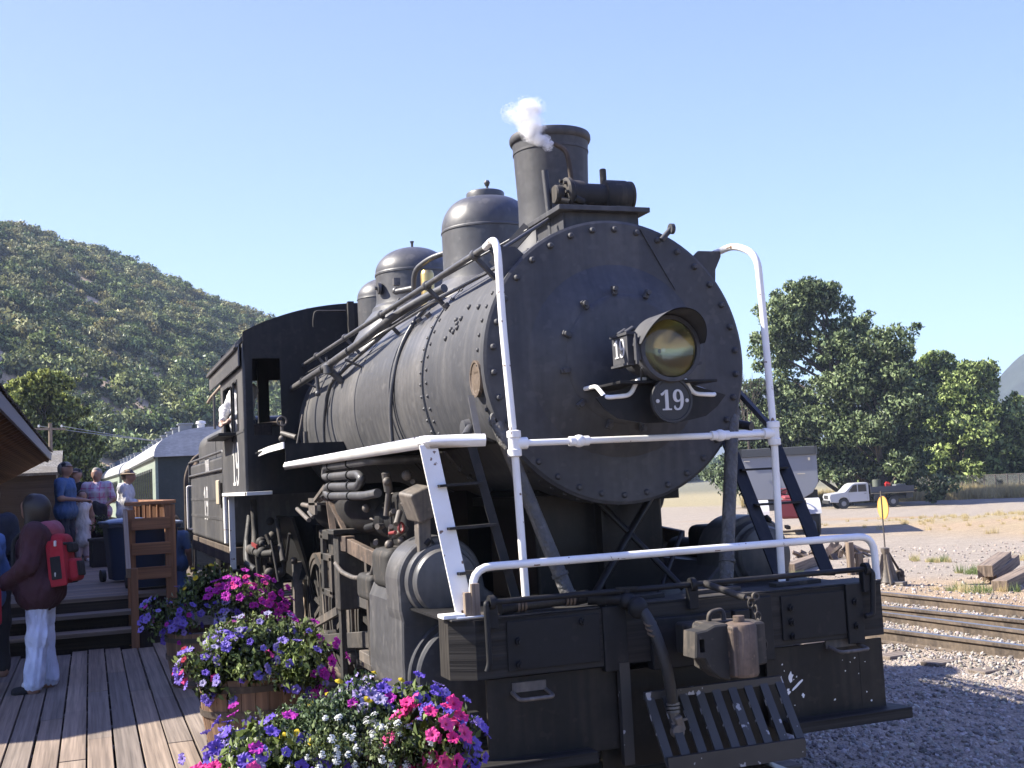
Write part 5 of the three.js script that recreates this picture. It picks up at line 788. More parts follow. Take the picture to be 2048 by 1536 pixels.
    P('injector', [pipe([[-1.25, 1.7, -8.3], [-1.25, 1.3, -8.2], [-1.3, 1.12, -8.0], [-1.32, 1.1, -7.4], [-1.2, 1.12, -7.1]], 0.04, 0.12, 10), bar([-1.3, 1.12, -8.3], [-1.3, 1.12, -7.7], 0.06, 12), ball(0.07, -1.3, 1.12, -7.9), pipe([[-1.1, 1.05, -8.6], [-1.15, 0.8, -8.4], [-1.05, 0.6, -8.0]], 0.04, 0.1, 10)], M.dusty);
    for (const s of [-1, 1]) { const E = (list) => (s < 0 ? list : mirrorX(list)), q = rng(840 + s), g = []; for (let k = 0; k < 22; k++) { const x = -0.95 - 0.4 * q(), y = 0.75 + 0.75 * q(), z = -8.7 + 2.4 * q(); g.push(q() < 0.35 ? ball(0.03 + 0.035 * q(), x, y, z, 1, 1, 1, 8, 6) : bar([x, y, z], [x + 0.12 * (q() - 0.5), y - 0.1 - 0.35 * q(), z + 0.5 * (q() - 0.5)], 0.014 + 0.018 * q(), 7)); } stuff(P('underside_piping', E(g), M.dusty)); P('feed_hose', E([pipe([[-1.2, 1.5, -9.0], [-1.3, 1.0, -8.8], [-1.25, 0.6, -8.5], [-1.1, 0.55, -8.2]], 0.045, 0.2, 10), pipe([[-1.3, 1.2, -8.6], [-1.34, 0.95, -8.3], [-1.3, 0.9, -7.9]], 0.035, 0.12, 10)]), M.rubber); P('ash_pan_side', E([beam([-1.0, 1.5, -7.6], [-0.75, 0.55, -7.6], 1.2, 0.03, V(1, 0.3, 0))]), M.oily); }
    P('injector_handle', [beam([-1.33, 1.2, -7.9], [-1.33, 1.18, -7.5], 0.02, 0.04)], M.red);
  }
}
// ================================================================ TENDER
{
  const a = 0.012, T = thing('tender', 'black oil tender with a white number coupled behind the locomotive cab', 'tender', [0, 0, 0], 0);
  const P = (n, g, m, l, gr) => part(T, n, g, m, l, gr);
  P('water_tank', [bx(-1.4, 1.4, 1.1, 2.32, -15.45, -9.75, 0.06)], M.boiler, null, 'y');
  const bk = P('oil_bunker', [bx(-1.28, 1.28, 2.0, 2.83, -15.3, -10.0, 0.24)], M.boiler, 'rounded oil bunker on top of the tender', 'y');
  part(bk, 'seam', [lathe([[0, 0], [0.01, 0]], 4), bx(-1.288, -1.27, 2.3, 2.6, -12.2, -12.1)], M.boiler);
  part(T, 'side_rail', [pipe([[-1.42, 2.02, -15.4], [-1.42, 2.36, -15.4], [-1.42, 2.36, -9.85], [-1.42, 1.7, -9.85]], 0.02, 0.05, 8)], M.boiler); part(T, 'side_rail', [bar([-1.42, 2.12, -15.4], [-1.42, 2.12, -9.85], 0.02, 8)], M.boiler);
  for (const y of [1.72, 1.45]) P('seam_strip', [bx(-1.407, -1.395, y - 0.02, y + 0.02, -15.4, -9.8)], M.boiler);
  P('lettering', [text('YWRR', 0.2, 0.004, sansB, 0.8).rotateY(-PI / 2).translate(-1.4015, 2.24, -12.3)], M.number, 'white initials on the tender side');
  P('number', [text('19', 0.5, 0.004, serif, 0.9).rotateY(-PI / 2).translate(-1.4015, 1.66, -12.6)], M.number, 'white tender numerals 19');
  P('tank_railing', [pipe([[-1.2, 2.82, -13.0], [-1.2, 3.36, -13.0]], 0.02, 0.05, 8), pipe([[-1.2, 2.82, -11.0], [-1.2, 3.36, -11.0]], 0.02, 0.05, 8)], M.greyiron);
  P('railing_bar', [pipe([[-1.2, 3.32, -14.0], [-1.2, 3.36, -13.4], [-1.2, 3.4, -12.0], [-1.2, 3.4, -10.2]], 0.025, 0.2, 8)], M.palewood, 'cream painted handrail on top of the tender');
  P('side_handrail', [pipe([[-1.4, 1.95, -15.35], [-1.47, 1.95, -15.35], [-1.47, 1.2, -15.35], [-1.4, 1.2, -15.35]], 0.018, 0.05, 8)], M.white);
  P('front_corner', [pipe([[-1.42, 1.75, -9.78], [-1.42, 1.15, -9.72]], 0.03, 0.05, 8)], M.white, 'white edge on the tender front corner');
  P('hanging_board', [bx(-1.46, -1.43, 1.65, 1.98, -10.55, -10.2, 0.02)], solid(0.38, 0.32, 0.23, 0.7), 'cream board hanging on the tender side');
  P('tender_frame', [bx(-1.38, 1.38, 0.86, 1.09, -15.5, -9.6, 0.01)], M.brown, 'rusty brown tender frame');
  P('tender_step', [bx(-1.4, -1.36, 0.3, 1.0, -15.5, -15.42), bx(-1.4, -1.1, 0.3, 0.34, -15.5, -15.2), bx(-1.4, -1.36, 0.3, 1.0, -15.15, -15.1)], M.greyiron);
  for (const zc of [-10.9, -14.0]) {
    P('truck_frame', [bx(-1.02, -0.92, 0.35, 0.75, zc - 0.95, zc + 0.95, 0.03), bx(0.92, 1.02, 0.35, 0.75, zc - 0.95, zc + 0.95, 0.03), bx(-1, 1, 0.5, 0.86, zc - 0.15, zc + 0.15), bx(-1.08, -0.95, 0.3, 0.8, zc - 0.12, zc + 0.12, 0.02), bar([-1.06, 0.45, zc - 0.3], [-1.06, 0.7, zc + 0.1], 0.02, 6), bar([-1.06, 0.3, zc - 0.4], [-1.06, 0.3, zc + 0.9], 0.02, 6)], M.oily);
    for (const dz of [-0.8, 0.8]) for (const s of [-1, 1]) { const w = P('wheel', [lathe([[0, -0.05], [0.36, -0.05], [0.38, -0.06], [0.38, 0.05], [0.3, 0.06], [0, 0.04]], 32, s < 0 ? '-x' : 'x', [s * 0.76, 0.38, zc + dz], 0.4)], M.dusty); part(w, 'journal_box', [bx(s * 0.95, s * 1.12, 0.28, 0.5, zc + dz - 0.12, zc + dz + 0.12, 0.02)], M.oily); }
  }
}
// ---- rust red car glimpsed between tender and coach
{
  const b = thing('gondola_car', 'rust red car end glimpsed between the tender and the first coach', 'railway car');
  const p = part(b, 'body', [bx(-1.22, 1.22, 1.0, 2.55, -17.6, -16.6, 0.1)], M.rust); part(b, 'frame', [bx(-1.2, 1.2, 0.75, 0.99, -17.7, -16.5)], M.brown); part(b, 'end_frame', [pipe([[-1.4, 1.0, -16.55], [-1.4, 2.2, -16.55], [-1.2, 2.55, -16.55], [0.5, 2.6, -16.55]], 0.04, 0.3, 8)], M.brown);
  for (const zc of [-17.1]) for (const dz of [0]) for (const s of [-1, 1]) part(b, 'wheel', [lathe([[0, -0.05], [0.38, -0.05], [0.38, 0.05], [0, 0.05]], 24, 'x', [s * 0.76, 0.38, zc + dz])], M.oily);
}
// ================================================================ COACHES
{
  const mSide = std({ map: rep(paintTex([0.2, 0.25, 0.2], [0.28, 0.31, 0.26], 0.7, 901), 0.3), roughness: 0.5 }), mEnd = std({ map: rep(paintTex([0.022, 0.03, 0.03], [0.04, 0.048, 0.045], 0.6, 903), 0.3), roughness: 0.5 }), mRoof = std({ map: rep(paintTex([0.42, 0.42, 0.43], [0.55, 0.55, 0.55], 0.8, 905), 0.25), roughness: 0.4 });
  const mPane = solid(0.03, 0.035, 0.04, 0.06), winG = merge([box(0.03, 0.95, 0.68)]), paneG = merge([box(0.012, 0.8, 0.52)]), ventG = merge([box(0.34, 0.3, 0.34, 0, 0.15, 0, 0.02), box(0.42, 0.04, 0.42, 0, 0.31, 0, 0.01)]);
  const coach = (label, x, z, turn, len) => {
    const c = thing('railway_coach', label, 'railway coach', [x, 0, z], turn, 'passenger coaches behind the tender');
    const W = 1.47, prof = (d) => { const o = []; for (let k = 0; k <= 28; k++) { const a = PI * k / 28; o.push([-(W + 0.05 + d) * Math.cos(a), 2.82 + (0.74 + d) * Math.pow(Math.sin(a), 0.8)]); } return o; };
    part(c, 'body', [bx(-W, W, 0.95, 2.84, -len, 0, 0.01)], mSide, null, 'z'); part(c, 'end_wall', [ext([[-W, 0.95], [W, 0.95], [W, 2.84], ...prof(-0.08).reverse(), [-W, 2.84]], 0.04).translate(0, 0, 0.005)], mEnd, 'dark green end wall of the coach');
    part(c, 'roof', [ext(prof(0), len + 0.5).translate(0, 0, -len - 0.25)], mRoof, 'silver white arched coach roof', 'z'); part(c, 'gutter', [bx(-W - 0.06, -W - 0.02, 2.78, 2.85, -len - 0.2, 0.2)], mEnd); part(c, 'corner_post', [bx(-W - 0.01, -W + 0.06, 0.95, 2.84, 0.0, 0.055)], mSide);
    part(c, 'underframe', [bx(-1.3, 1.3, 0.6, 0.94, -len, 0)], M.oily);
    const n = Math.floor((len - 2.2) / 0.98); for (let k = 0; k < n; k++) { const w = piece(c, 'window', winG, mEnd, [-W - 0.004, 2.08, -1.6 - k * 0.98]); piece(w, 'pane', paneG, mPane, [-0.012, 0, 0]); }
    for (let k = 0; k < 9; k++) piece(c, 'roof_vent', ventG, solid(0.14, 0.155, 0.18, 0.6), [-0.55, 3.44, -1.6 - k * (len - 3) / 8]);
    part(c, 'ridge_vent', [lathe([[0.1, 0], [0.1, 0.18], [0.14, 0.19], [0.12, 0.26], [0, 0.28]], 14, 'y', [-0.2, 3.52, -0.9])], mRoof);
    for (const zc of [-2.2, -len + 2.2]) for (const dz of [-0.9, 0.9]) for (const s of [-1, 1]) part(c, 'wheel', [lathe([[0, -0.05], [0.4, -0.05], [0.4, 0.05], [0, 0.05]], 20, 'x', [s * 0.76, 0.4, zc + dz])], M.oily);
    return c;
  };
  coach('first silver roofed green coach behind the tender', 0, -25.6, 0.018, 19.5);
  coach('second silver roofed green coach, farther along the train', -0.42, -46.2, 0.045, 19.5);
  coach('third and farthest silver roofed green coach', -1.35, -66.5, 0.085, 19.5);
}

// ================================================================ PROPS
{ // switch stand with a yellow target
  const x = 9.13, z = -10.05, y = gy(x, z), t = thing('switch_stand', 'switch stand with a yellow oval target on a thin pole beside the siding', 'switch stand', [x, y, z], 0.5);
  part(t, 'base', [bx(-0.09, 0.09, 0.0, 0.06, -0.3, 0.3, 0.01), lathe([[0.12, 0.05], [0.09, 0.12], [0.055, 0.3], [0.05, 0.5], [0.07, 0.55], [0.07, 0.6], [0, 0.62]], 16), ...[0, 1, 2, 3].map((k) => beam([0.16 * Math.cos(k * 1.57 + 0.8), 0.02, 0.16 * Math.sin(k * 1.57 + 0.8)], [0.04 * Math.cos(k * 1.57 + 0.8), 0.5, 0.04 * Math.sin(k * 1.57 + 0.8)], 0.025, 0.06))], M.greyiron);
  part(t, 'lever', [bar([0.05, 0.58, 0], [0.28, 0.2, 0.1], 0.02, 8), ball(0.06, 0.29, 0.17, 0.1, 1, 1.3, 1), bx(0.2, 0.42, 0.02, 0.2, -0.1, 0.12, 0.01)], M.brown);
  part(t, 'pole', [bar([0, 0.6, 0], [0, 1.53, 0], 0.013, 8)], M.greyiron);
  const d = part(t, 'target', [lathe([[0, 0.004], [0.145, 0.004], [0.145, -0.004], [0, -0.004]], 36, 'z').scale(1, 1.28, 1).rotateY(-2.12).translate(0, 1.26, 0.02)], solid(0.5, 0.36, 0.1, 0.5), 'yellow target disc'); part(d, 'target_rim', [lathe([[0.135, 0.006], [0.147, 0.006], [0.147, -0.006], [0.135, -0.006]], 36, 'z').scale(1, 1.28, 1).rotateY(-2.12).translate(0, 1.26, 0.02)], solid(0.62, 0.3, 0.06, 0.5));
}
{ // timbers lying about
  const r = rng(900), tim = [0, 1, 2].map((k) => merge([box(2.7, 0.19, 0.24, k, 0, k, 0.012)], 'x').translate(-k, 0, -k));
  const T = (label, x, z, dy, a, l = 1, group) => { const t = thing('timber', label, 'timber', [x, gy(x, z) + 0.1 + dy, z], a, group); piece(t, 'beam', tim[Math.floor(r() * 3)], M.oldwood, [0, 0, 0], [0.03 * (r() - 0.5), 0, 0.02 * (r() - 0.5)], [l, 1, 1]); };
  T('weathered timber lying flat, lowest of the pile at the right edge', 11.3, -9.4, -0.02, 0.62, 1.25); T('weathered timber topmost on the pile at the right edge', 11.6, -10.3, 0.14, 0.72, 1.1); T('weathered timber at the back of the pile at the right edge', 12.1, -10.7, 0.04, 0.7, 1.2);
  T('long pale timber seen between the right ladder rails', 10.6, -14.6, 0, 0.75, 0.9); T('short dark timber beside the upright stake', 11.0, -13.2, 0.02, 0.9, 0.45);
  const s = thing('wooden_stake', 'two short wooden stakes standing beyond the right end of the beam', 'stake', [10.3, gy(10.3, -12.6), -12.6]); part(s, 'stake', [box(0.11, 0.62, 0.11, 0, 0.3, 0, 0.006)], M.oldwood, null, 'y'); part(s, 'stake', [box(0.11, 0.4, 0.11, 0.15, 0.2, 0.06, 0.006)], M.oldwood, null, 'y');
  const sc = thing('scrap_heap', 'small rusty scrap heap beyond the right ladder', 'scrap', [13.2, gy(13.2, -17.2), -17.2]); stuff(part(sc, 'scrap', Array.from({ length: 40 }, () => box(0.1 + 0.5 * r(), 0.03 + 0.06 * r(), 0.06 + 0.1 * r(), (r() - 0.5) * 1.6, 0.05 + 0.25 * r() * r(), (r() - 0.5) * 1.0, 0, [r(), r() * 3, r() * 0.6])), M.rust));
}
{ // white flatbed truck
  const t = thing('flatbed_truck', 'white flatbed work truck parked under the tallest tree', 'truck', [47.3, gy(48.5, -65), -65.8], -0.37 + 0.0);
  // local x: front at 0, rear at +6; z toward the viewer
  const W = solid(0.42, 0.43, 0.46, 0.3), D = solid(0.03, 0.032, 0.035, 0.5), G = solid(0.02, 0.025, 0.03, 0.05);
  const side = [[0.1, 0.55], [0.06, 0.9], [0.12, 1.08], [1.15, 1.2], [1.7, 1.72], [1.9, 1.8], [2.75, 1.82], [2.85, 1.75], [2.88, 0.55], [1.45, 0.5], [1.42, 0.62], [1.3, 0.82], [1.05, 0.88], [0.8, 0.82], [0.66, 0.62], [0.64, 0.5]];
  part(t, 'body', [ext(side.slice().reverse(), 1.86, { bevel: 0.03 }).translate(0, 0, -0.93)], W, 'white cab and hood');
  part(t, 'window', [ext([[1.42, 1.2], [1.78, 1.68], [2.05, 1.72], [2.05, 1.2]].reverse(), 1.94).translate(0, 0, -0.97), ext([[2.12, 1.2], [2.12, 1.72], [2.7, 1.72], [2.72, 1.2]].reverse(), 1.94).translate(0, 0, -0.97)], G);
  const ws = part(t, 'windscreen', [beam([1.18, 1.24, 0], [1.68, 1.72, 0], 1.6, 0.03)], G); part(t, 'door_handle', [bx(2.55, 2.7, 1.05, 1.08, 0.96, 0.985)], D);
  const dr = part(t, 'door_seam', [bx(1.42, 1.44, 0.6, 1.2, 0.955, 0.965), bx(2.74, 2.76, 0.6, 1.7, 0.955, 0.965)], solid(0.25, 0.25, 0.27));
  part(t, 'bumper', [bx(-0.06, 0.12, 0.42, 0.66, -0.92, 0.92, 0.03)], D); part(t, 'headlight', [bx(0.02, 0.16, 0.82, 0.98, 0.6, 0.94, 0.02)], solid(0.6, 0.6, 0.6, 0.1)); part(t, 'headlight', [bx(0.02, 0.16, 0.82, 0.98, -0.94, -0.6, 0.02)], solid(0.6, 0.6, 0.6, 0.1));
  part(t, 'grille', [bx(0.0, 0.1, 0.78, 1.02, -0.55, 0.55, 0.02)], D); part(t, 'mirror', [bx(1.5, 1.58, 1.2, 1.45, 1.02, 1.14, 0.02)], D);
  part(t, 'flatbed', [bx(3.0, 6.1, 0.98, 1.14, -1.1, 1.1, 0.01), bx(3.0, 3.08, 1.14, 1.75, -1.05, 1.05)], D); part(t, 'stake_side', [bx(3.0, 6.1, 1.14, 1.5, 1.05, 1.09), bx(3.0, 6.1, 1.14, 1.5, -1.09, -1.05)], solid(0.05, 0.055, 0.075, 0.6)); part(t, 'rub_rail', [bx(3.0, 6.1, 1.0, 1.04, 1.1, 1.13)], solid(0.3, 0.25, 0.16));
  part(t, 'tool_bin', [bx(3.2, 4.0, 0.5, 0.97, 0.7, 1.05, 0.02)], D); part(t, 'hitch_frame', [bx(5.6, 6.1, 0.6, 0.98, -0.8, 0.8), bx(2.8, 6.0, 0.55, 0.75, -0.45, 0.45)], D);
  for (const x of [1.05, 4.6]) for (const z of [0.82, -0.82]) { const w = part(t, 'wheel', [lathe([[0.18, -0.12], [0.36, -0.12], [0.39, -0.08], [0.39, 0.08], [0.36, 0.12], [0.18, 0.12]], 28, 'z', [x, 0.39, z], 0.5)], M.rubber); part(w, 'rim', [lathe([[0, 0.08], [0.1, 0.09], [0.21, 0.06], [0.21, -0.06], [0, -0.06]], 20, 'z', [x, 0.39, z + (z > 0 ? 0.03 : -0.03)], 0.5)], solid(0.25, 0.25, 0.26, 0.4)); }
  const L = (name, label, cat, g, m) => { const o = thing(name, label, cat, [47.3, gy(48.5, -65), -65.8], -0.37); part(o, 'body', g, m); return o; };
  const can = L('fuel_can', 'red can riding on the bed of the white truck', 'can', [bx(4.2, 4.6, 1.15, 1.72, 0.2, 0.6, 0.05), bx(4.3, 4.5, 1.72, 1.8, 0.3, 0.5, 0.02)], solid(0.5, 0.03, 0.03, 0.4));
  L('tank', 'dark drum standing on the bed of the white truck', 'drum', [lathe([[0, 2.0], [0.28, 2.0], [0.3, 1.95], [0.3, 1.5], [0.31, 1.48], [0.3, 1.46], [0.3, 1.15], [0, 1.14]], 20, 'y', [3.7, 0, 0.2])], solid(0.07, 0.08, 0.06)); L('crate', 'grey box at the rear of the truck bed', 'crate', [bx(5.0, 5.7, 1.15, 1.55, -0.4, 0.5, 0.02), bx(5.0, 5.7, 1.5, 1.6, -0.42, 0.52, 0.02)], solid(0.12, 0.13, 0.15));
}
{ // grey dump trailer and the red tractor in front of it, seen through the right ladder
  const p = [18.9, gy(18.9, -28), -28], t = thing('dump_trailer', 'pale grey dump trailer with rounded lower corners behind the right front handrail', 'trailer', p, -0.55);
  const gb = solid(0.24, 0.25, 0.275, 0.5), o = [[-1.25, 2.72], [-1.25, 1.75], [-1.05, 1.42], [-0.75, 1.25], [0.75, 1.25], [1.05, 1.42], [1.25, 1.75], [1.25, 2.72]];
  const b = part(t, 'hopper', [ext(o, 4.6, { bevel: 0.02 }).translate(0, 0, -4.7)], gb, 'pale grey hopper end'); part(b, 'top_rim', [bx(-1.3, 1.3, 2.70, 2.98, -0.06, 0.0, 0.02), bx(-1.3, -1.22, 2.7, 2.98, -4.7, 0), bx(1.22, 1.3, 2.7, 2.98, -4.7, 0)], solid(0.06, 0.065, 0.07)); part(b, 'latch', [bx(0.6, 0.85, 2.05, 2.08, 0.02, 0.05), bx(-1.15, -0.95, 2.55, 2.58, 0.02, 0.05), bx(0.98, 1.04, 2.5, 2.6, 0.02, 0.05)], solid(0.5, 0.45, 0.35));
  part(t, 'chassis', [bx(-0.5, 0.5, 0.85, 1.2, -4.6, -0.1), bx(-1.0, 1.0, 0.95, 1.25, -0.5, -0.3)], solid(0.05, 0.05, 0.055)); for (const s of [-1, 1]) part(t, 'mudguard', [bx(s * 0.75, s * 1.25, 1.1, 1.5, -0.6, -0.5, 0.03)], solid(0.03, 0.03, 0.03));
  for (const x of [-0.95, 0.95]) for (const z of [-0.9, -2.2]) part(t, 'wheel', [lathe([[0, -0.2], [0.4, -0.2], [0.5, -0.14], [0.5, 0.14], [0.4, 0.2], [0, 0.12]], 28, 'x', [x, 0.5, z], 0.5)], M.rubber);
  const q = [17.7, gy(17.7, -25.8), -25.8], r = thing('red_tractor', 'old red tractor with a white fender, glimpsed through the right ladder', 'tractor', q, -0.5), R = solid(0.2, 0.03, 0.035, 0.6);
  part(r, 'engine_block', [bx(-0.3, 0.3, 0.7, 1.2, -0.2, 1.3, 0.06), bx(-0.22, 0.22, 1.2, 1.4, 0.2, 1.2, 0.08), bx(-0.35, 0.35, 0.75, 1.3, 1.28, 1.36, 0.03)], R); part(r, 'headlight', [lathe([[0, 0.05], [0.09, 0.05], [0.09, -0.05], [0, -0.08]], 16, 'z', [-0.32, 1.28, 1.3])], solid(0.5, 0.45, 0.35, 0.2)); part(r, 'headlight', [lathe([[0, 0.05], [0.09, 0.05], [0.09, -0.05], [0, -0.08]], 16, 'z', [0.32, 1.28, 1.3])], solid(0.5, 0.45, 0.35, 0.2));
  part(r, 'seat', [bx(-0.22, 0.22, 1.25, 1.3, -0.6, -0.2, 0.02), bx(-0.22, 0.22, 1.3, 1.6, -0.64, -0.58, 0.02)], R); part(r, 'steering_wheel', [new THREE.TorusGeometry(0.2, 0.02, 6, 20).rotateX(1.1).translate(0, 1.5, 0.1), bar([0, 1.5, 0.1], [0, 1.2, 0.25], 0.02, 6)], M.black);
  for (const s of [-1, 1]) { part(r, 'rear_tyre', [lathe([[0.3, -0.18], [0.5, -0.18], [0.58, -0.12], [0.58, 0.12], [0.5, 0.18], [0.3, 0.18]], 30, 'x', [s * 0.8, 0.58, -0.4], 0.5), lathe([[0, -0.06], [0.3, -0.06], [0.3, 0.06], [0, 0.06]], 20, 'x', [s * 0.8, 0.58, -0.4])], M.rubber); part(r, 'fender', [ext([...circ(-0.4, 0.58, 0.68, 14, 0.3, PI - 0.3), ...circ(-0.4, 0.58, 0.64, 14, PI - 0.3, 0.3)], 0.42).rotateY(-PI / 2).translate(s * 0.8 + 0.21, 0, 0)], solid(0.45, 0.45, 0.45, 0.4)); part(r, 'front_tyre', [lathe([[0, -0.09], [0.26, -0.09], [0.3, -0.05], [0.3, 0.05], [0.26, 0.09], [0, 0.09]], 24, 'x', [s * 0.62, 0.3, 1.1], 0.5)], M.rubber); }
  part(r, 'drawbar', [bx(-0.06, 0.06, 0.3, 0.4, -1.2, -0.2), bx(-0.7, 0.7, 0.28, 0.34, 1.05, 1.15)], M.brown);
}
{ // bins and planter on the raised deck
  const bin = (label, x, z, body, lid, turn) => { const t = thing('wheelie_bin', label, 'bin', [x, UP_Y, z], turn); const g = new THREE.CylinderGeometry(0.37, 0.29, 0.86, 4, 1).rotateY(PI / 4).translate(0, 0.47, 0); t.scale.y = 0.83; part(t, 'body', [g, bx(-0.3, 0.3, 0.88, 0.94, -0.3, 0.3, 0.01)], body); part(t, 'lid', [bx(-0.32, 0.32, 0.935, 0.985, -0.31, 0.33, 0.02), ball(0.3, 0, 0.975, 0, 1.0, 0.2, 1.0)], lid); part(t, 'handle', [bar([-0.26, 0.9, -0.35], [0.26, 0.9, -0.35], 0.016, 8), bar([-0.2, 0.9, -0.3], [-0.2, 0.9, -0.35], 0.014, 6), bar([0.2, 0.9, -0.3], [0.2, 0.9, -0.35], 0.014, 6)], body); for (const s of [-1, 1]) part(t, 'wheel', [lathe([[0, -0.03], [0.1, -0.03], [0.1, 0.03], [0, 0.03]], 16, 'x', [s * 0.27, 0.1, -0.26])], M.rubber); };
  const navy = solid(0.022, 0.036, 0.075, 0.45), blue = solid(0.1, 0.15, 0.25, 0.25);
  bin('dark blue wheeled bin with a pale lid right behind the board guard', -2.36, -9.3, navy, solid(0.3, 0.36, 0.45, 0.22), 0.1); bin('dark blue wheeled bin with a dark lid, farther along the railing', -2.62, -10.9, navy, blue, 0.2);
  const p = thing('planter_box', 'square black planter box with dark shrub on the raised deck', 'planter', [-2.85, UP_Y, -15.0], 0.1); part(p, 'box', [bx(-0.24, 0.24, 0, 0.46, -0.24, 0.24, 0.01), bx(-0.26, 0.26, 0.42, 0.47, -0.26, 0.26, 0.006)], solid(0.014, 0.012, 0.012)); part(p, 'soil', [bx(-0.22, 0.22, 0.44, 0.475, -0.22, 0.22)], M.brown);
}
{ // utility pole and wires in front of the hill
  const x = -4.9, z = -57, u = thing('utility_pole', 'utility pole with pale insulators and wires in front of the hillside', 'utility pole', [x, gy(x, z), z]); part(u, 'pole', [bar([0, 0, 0], [0, 6.0, 0], 0.13, 8, 0.09)], M.oldwood, null, 'y'); part(u, 'crossarm', [box(1.6, 0.1, 0.1, 0, 5.7, 0, 0, [0, 0.5, 0])], M.oldwood);
  for (const k of [-0.6, 0, 0.6]) part(u, 'insulator', [lathe([[0, 0.14], [0.05, 0.13], [0.04, 0.08], [0.06, 0.06], [0.04, 0], [0, 0]], 10, 'y', [k * 0.88, 5.78, -k * 0.48])], solid(0.6, 0.62, 0.62, 0.2));
  for (const [k, y1] of [[-0.6, 4.6], [0.6, 4.1]]) { const a = V(k * 0.88, 5.85, -k * 0.48), b = V(16, y1, -12 + k * 4), pts = Array.from({ length: 13 }, (_, i) => { const t = i / 12; return a.clone().lerp(b, t).add(V(0, -1.2 * t * (1 - t), 0)); }); part(u, 'wire', [new THREE.TubeGeometry(new THREE.CatmullRomCurve3(pts), 24, 0.018, 5)], solid(0.3, 0.3, 0.3, 0.4)); }
}
{ // steam and thin smoke at the stack: fine droplets
  const r = rng(950), g = new THREE.IcosahedronGeometry(1, 0), m = phy({ color: 0xffffff, roughness: 1, transmission: 0.4, thickness: 0, ior: 1.05, specularIntensity: 0 });
  const path = [[-0.2, 3.955, -1.0, 0.022], [-0.27, 3.99, -1.03, 0.04], [-0.33, 4.06, -1.06, 0.06], [-0.355, 4.14, -1.1, 0.075], [-0.32, 4.21, -1.14, 0.075], [-0.28, 4.25, -1.18, 0.06]];
  const gauss = () => (r() + r() + r() + r() - 2) * 0.9;
  const puffs = []; for (let i = 0; i < 34; i++) { const f = Math.pow(r(), 0.8) * (path.length - 1.001), k = Math.floor(f), a = path[k], b = path[k + 1], t = f - k; puffs.push([mix(a[0], b[0], t) + gauss() * mix(a[3], b[3], t) * 0.8, mix(a[1], b[1], t) + gauss() * mix(a[3], b[3], t) * 0.7, mix(a[2], b[2], t) + gauss() * mix(a[3], b[3], t) * 0.8, mix(a[3], b[3], t) * (0.35 + 0.5 * r())]); }
  const s = instances(scene, 'steam_cloud', g, m, 60000, (d) => { const p = puffs[Math.floor(r() * puffs.length)], q = sph(r), e = p[3] * Math.pow(r(), 0.75) * 1.5; d.position.set(p[0] + q.x * e, p[1] + q.y * e, p[2] + q.z * e); d.scale.setScalar(0.0007 + 0.0007 * r()); });
  tag(s, 'small white puff of steam blowing off the pipe in front of the smokestack', 'steam');
}

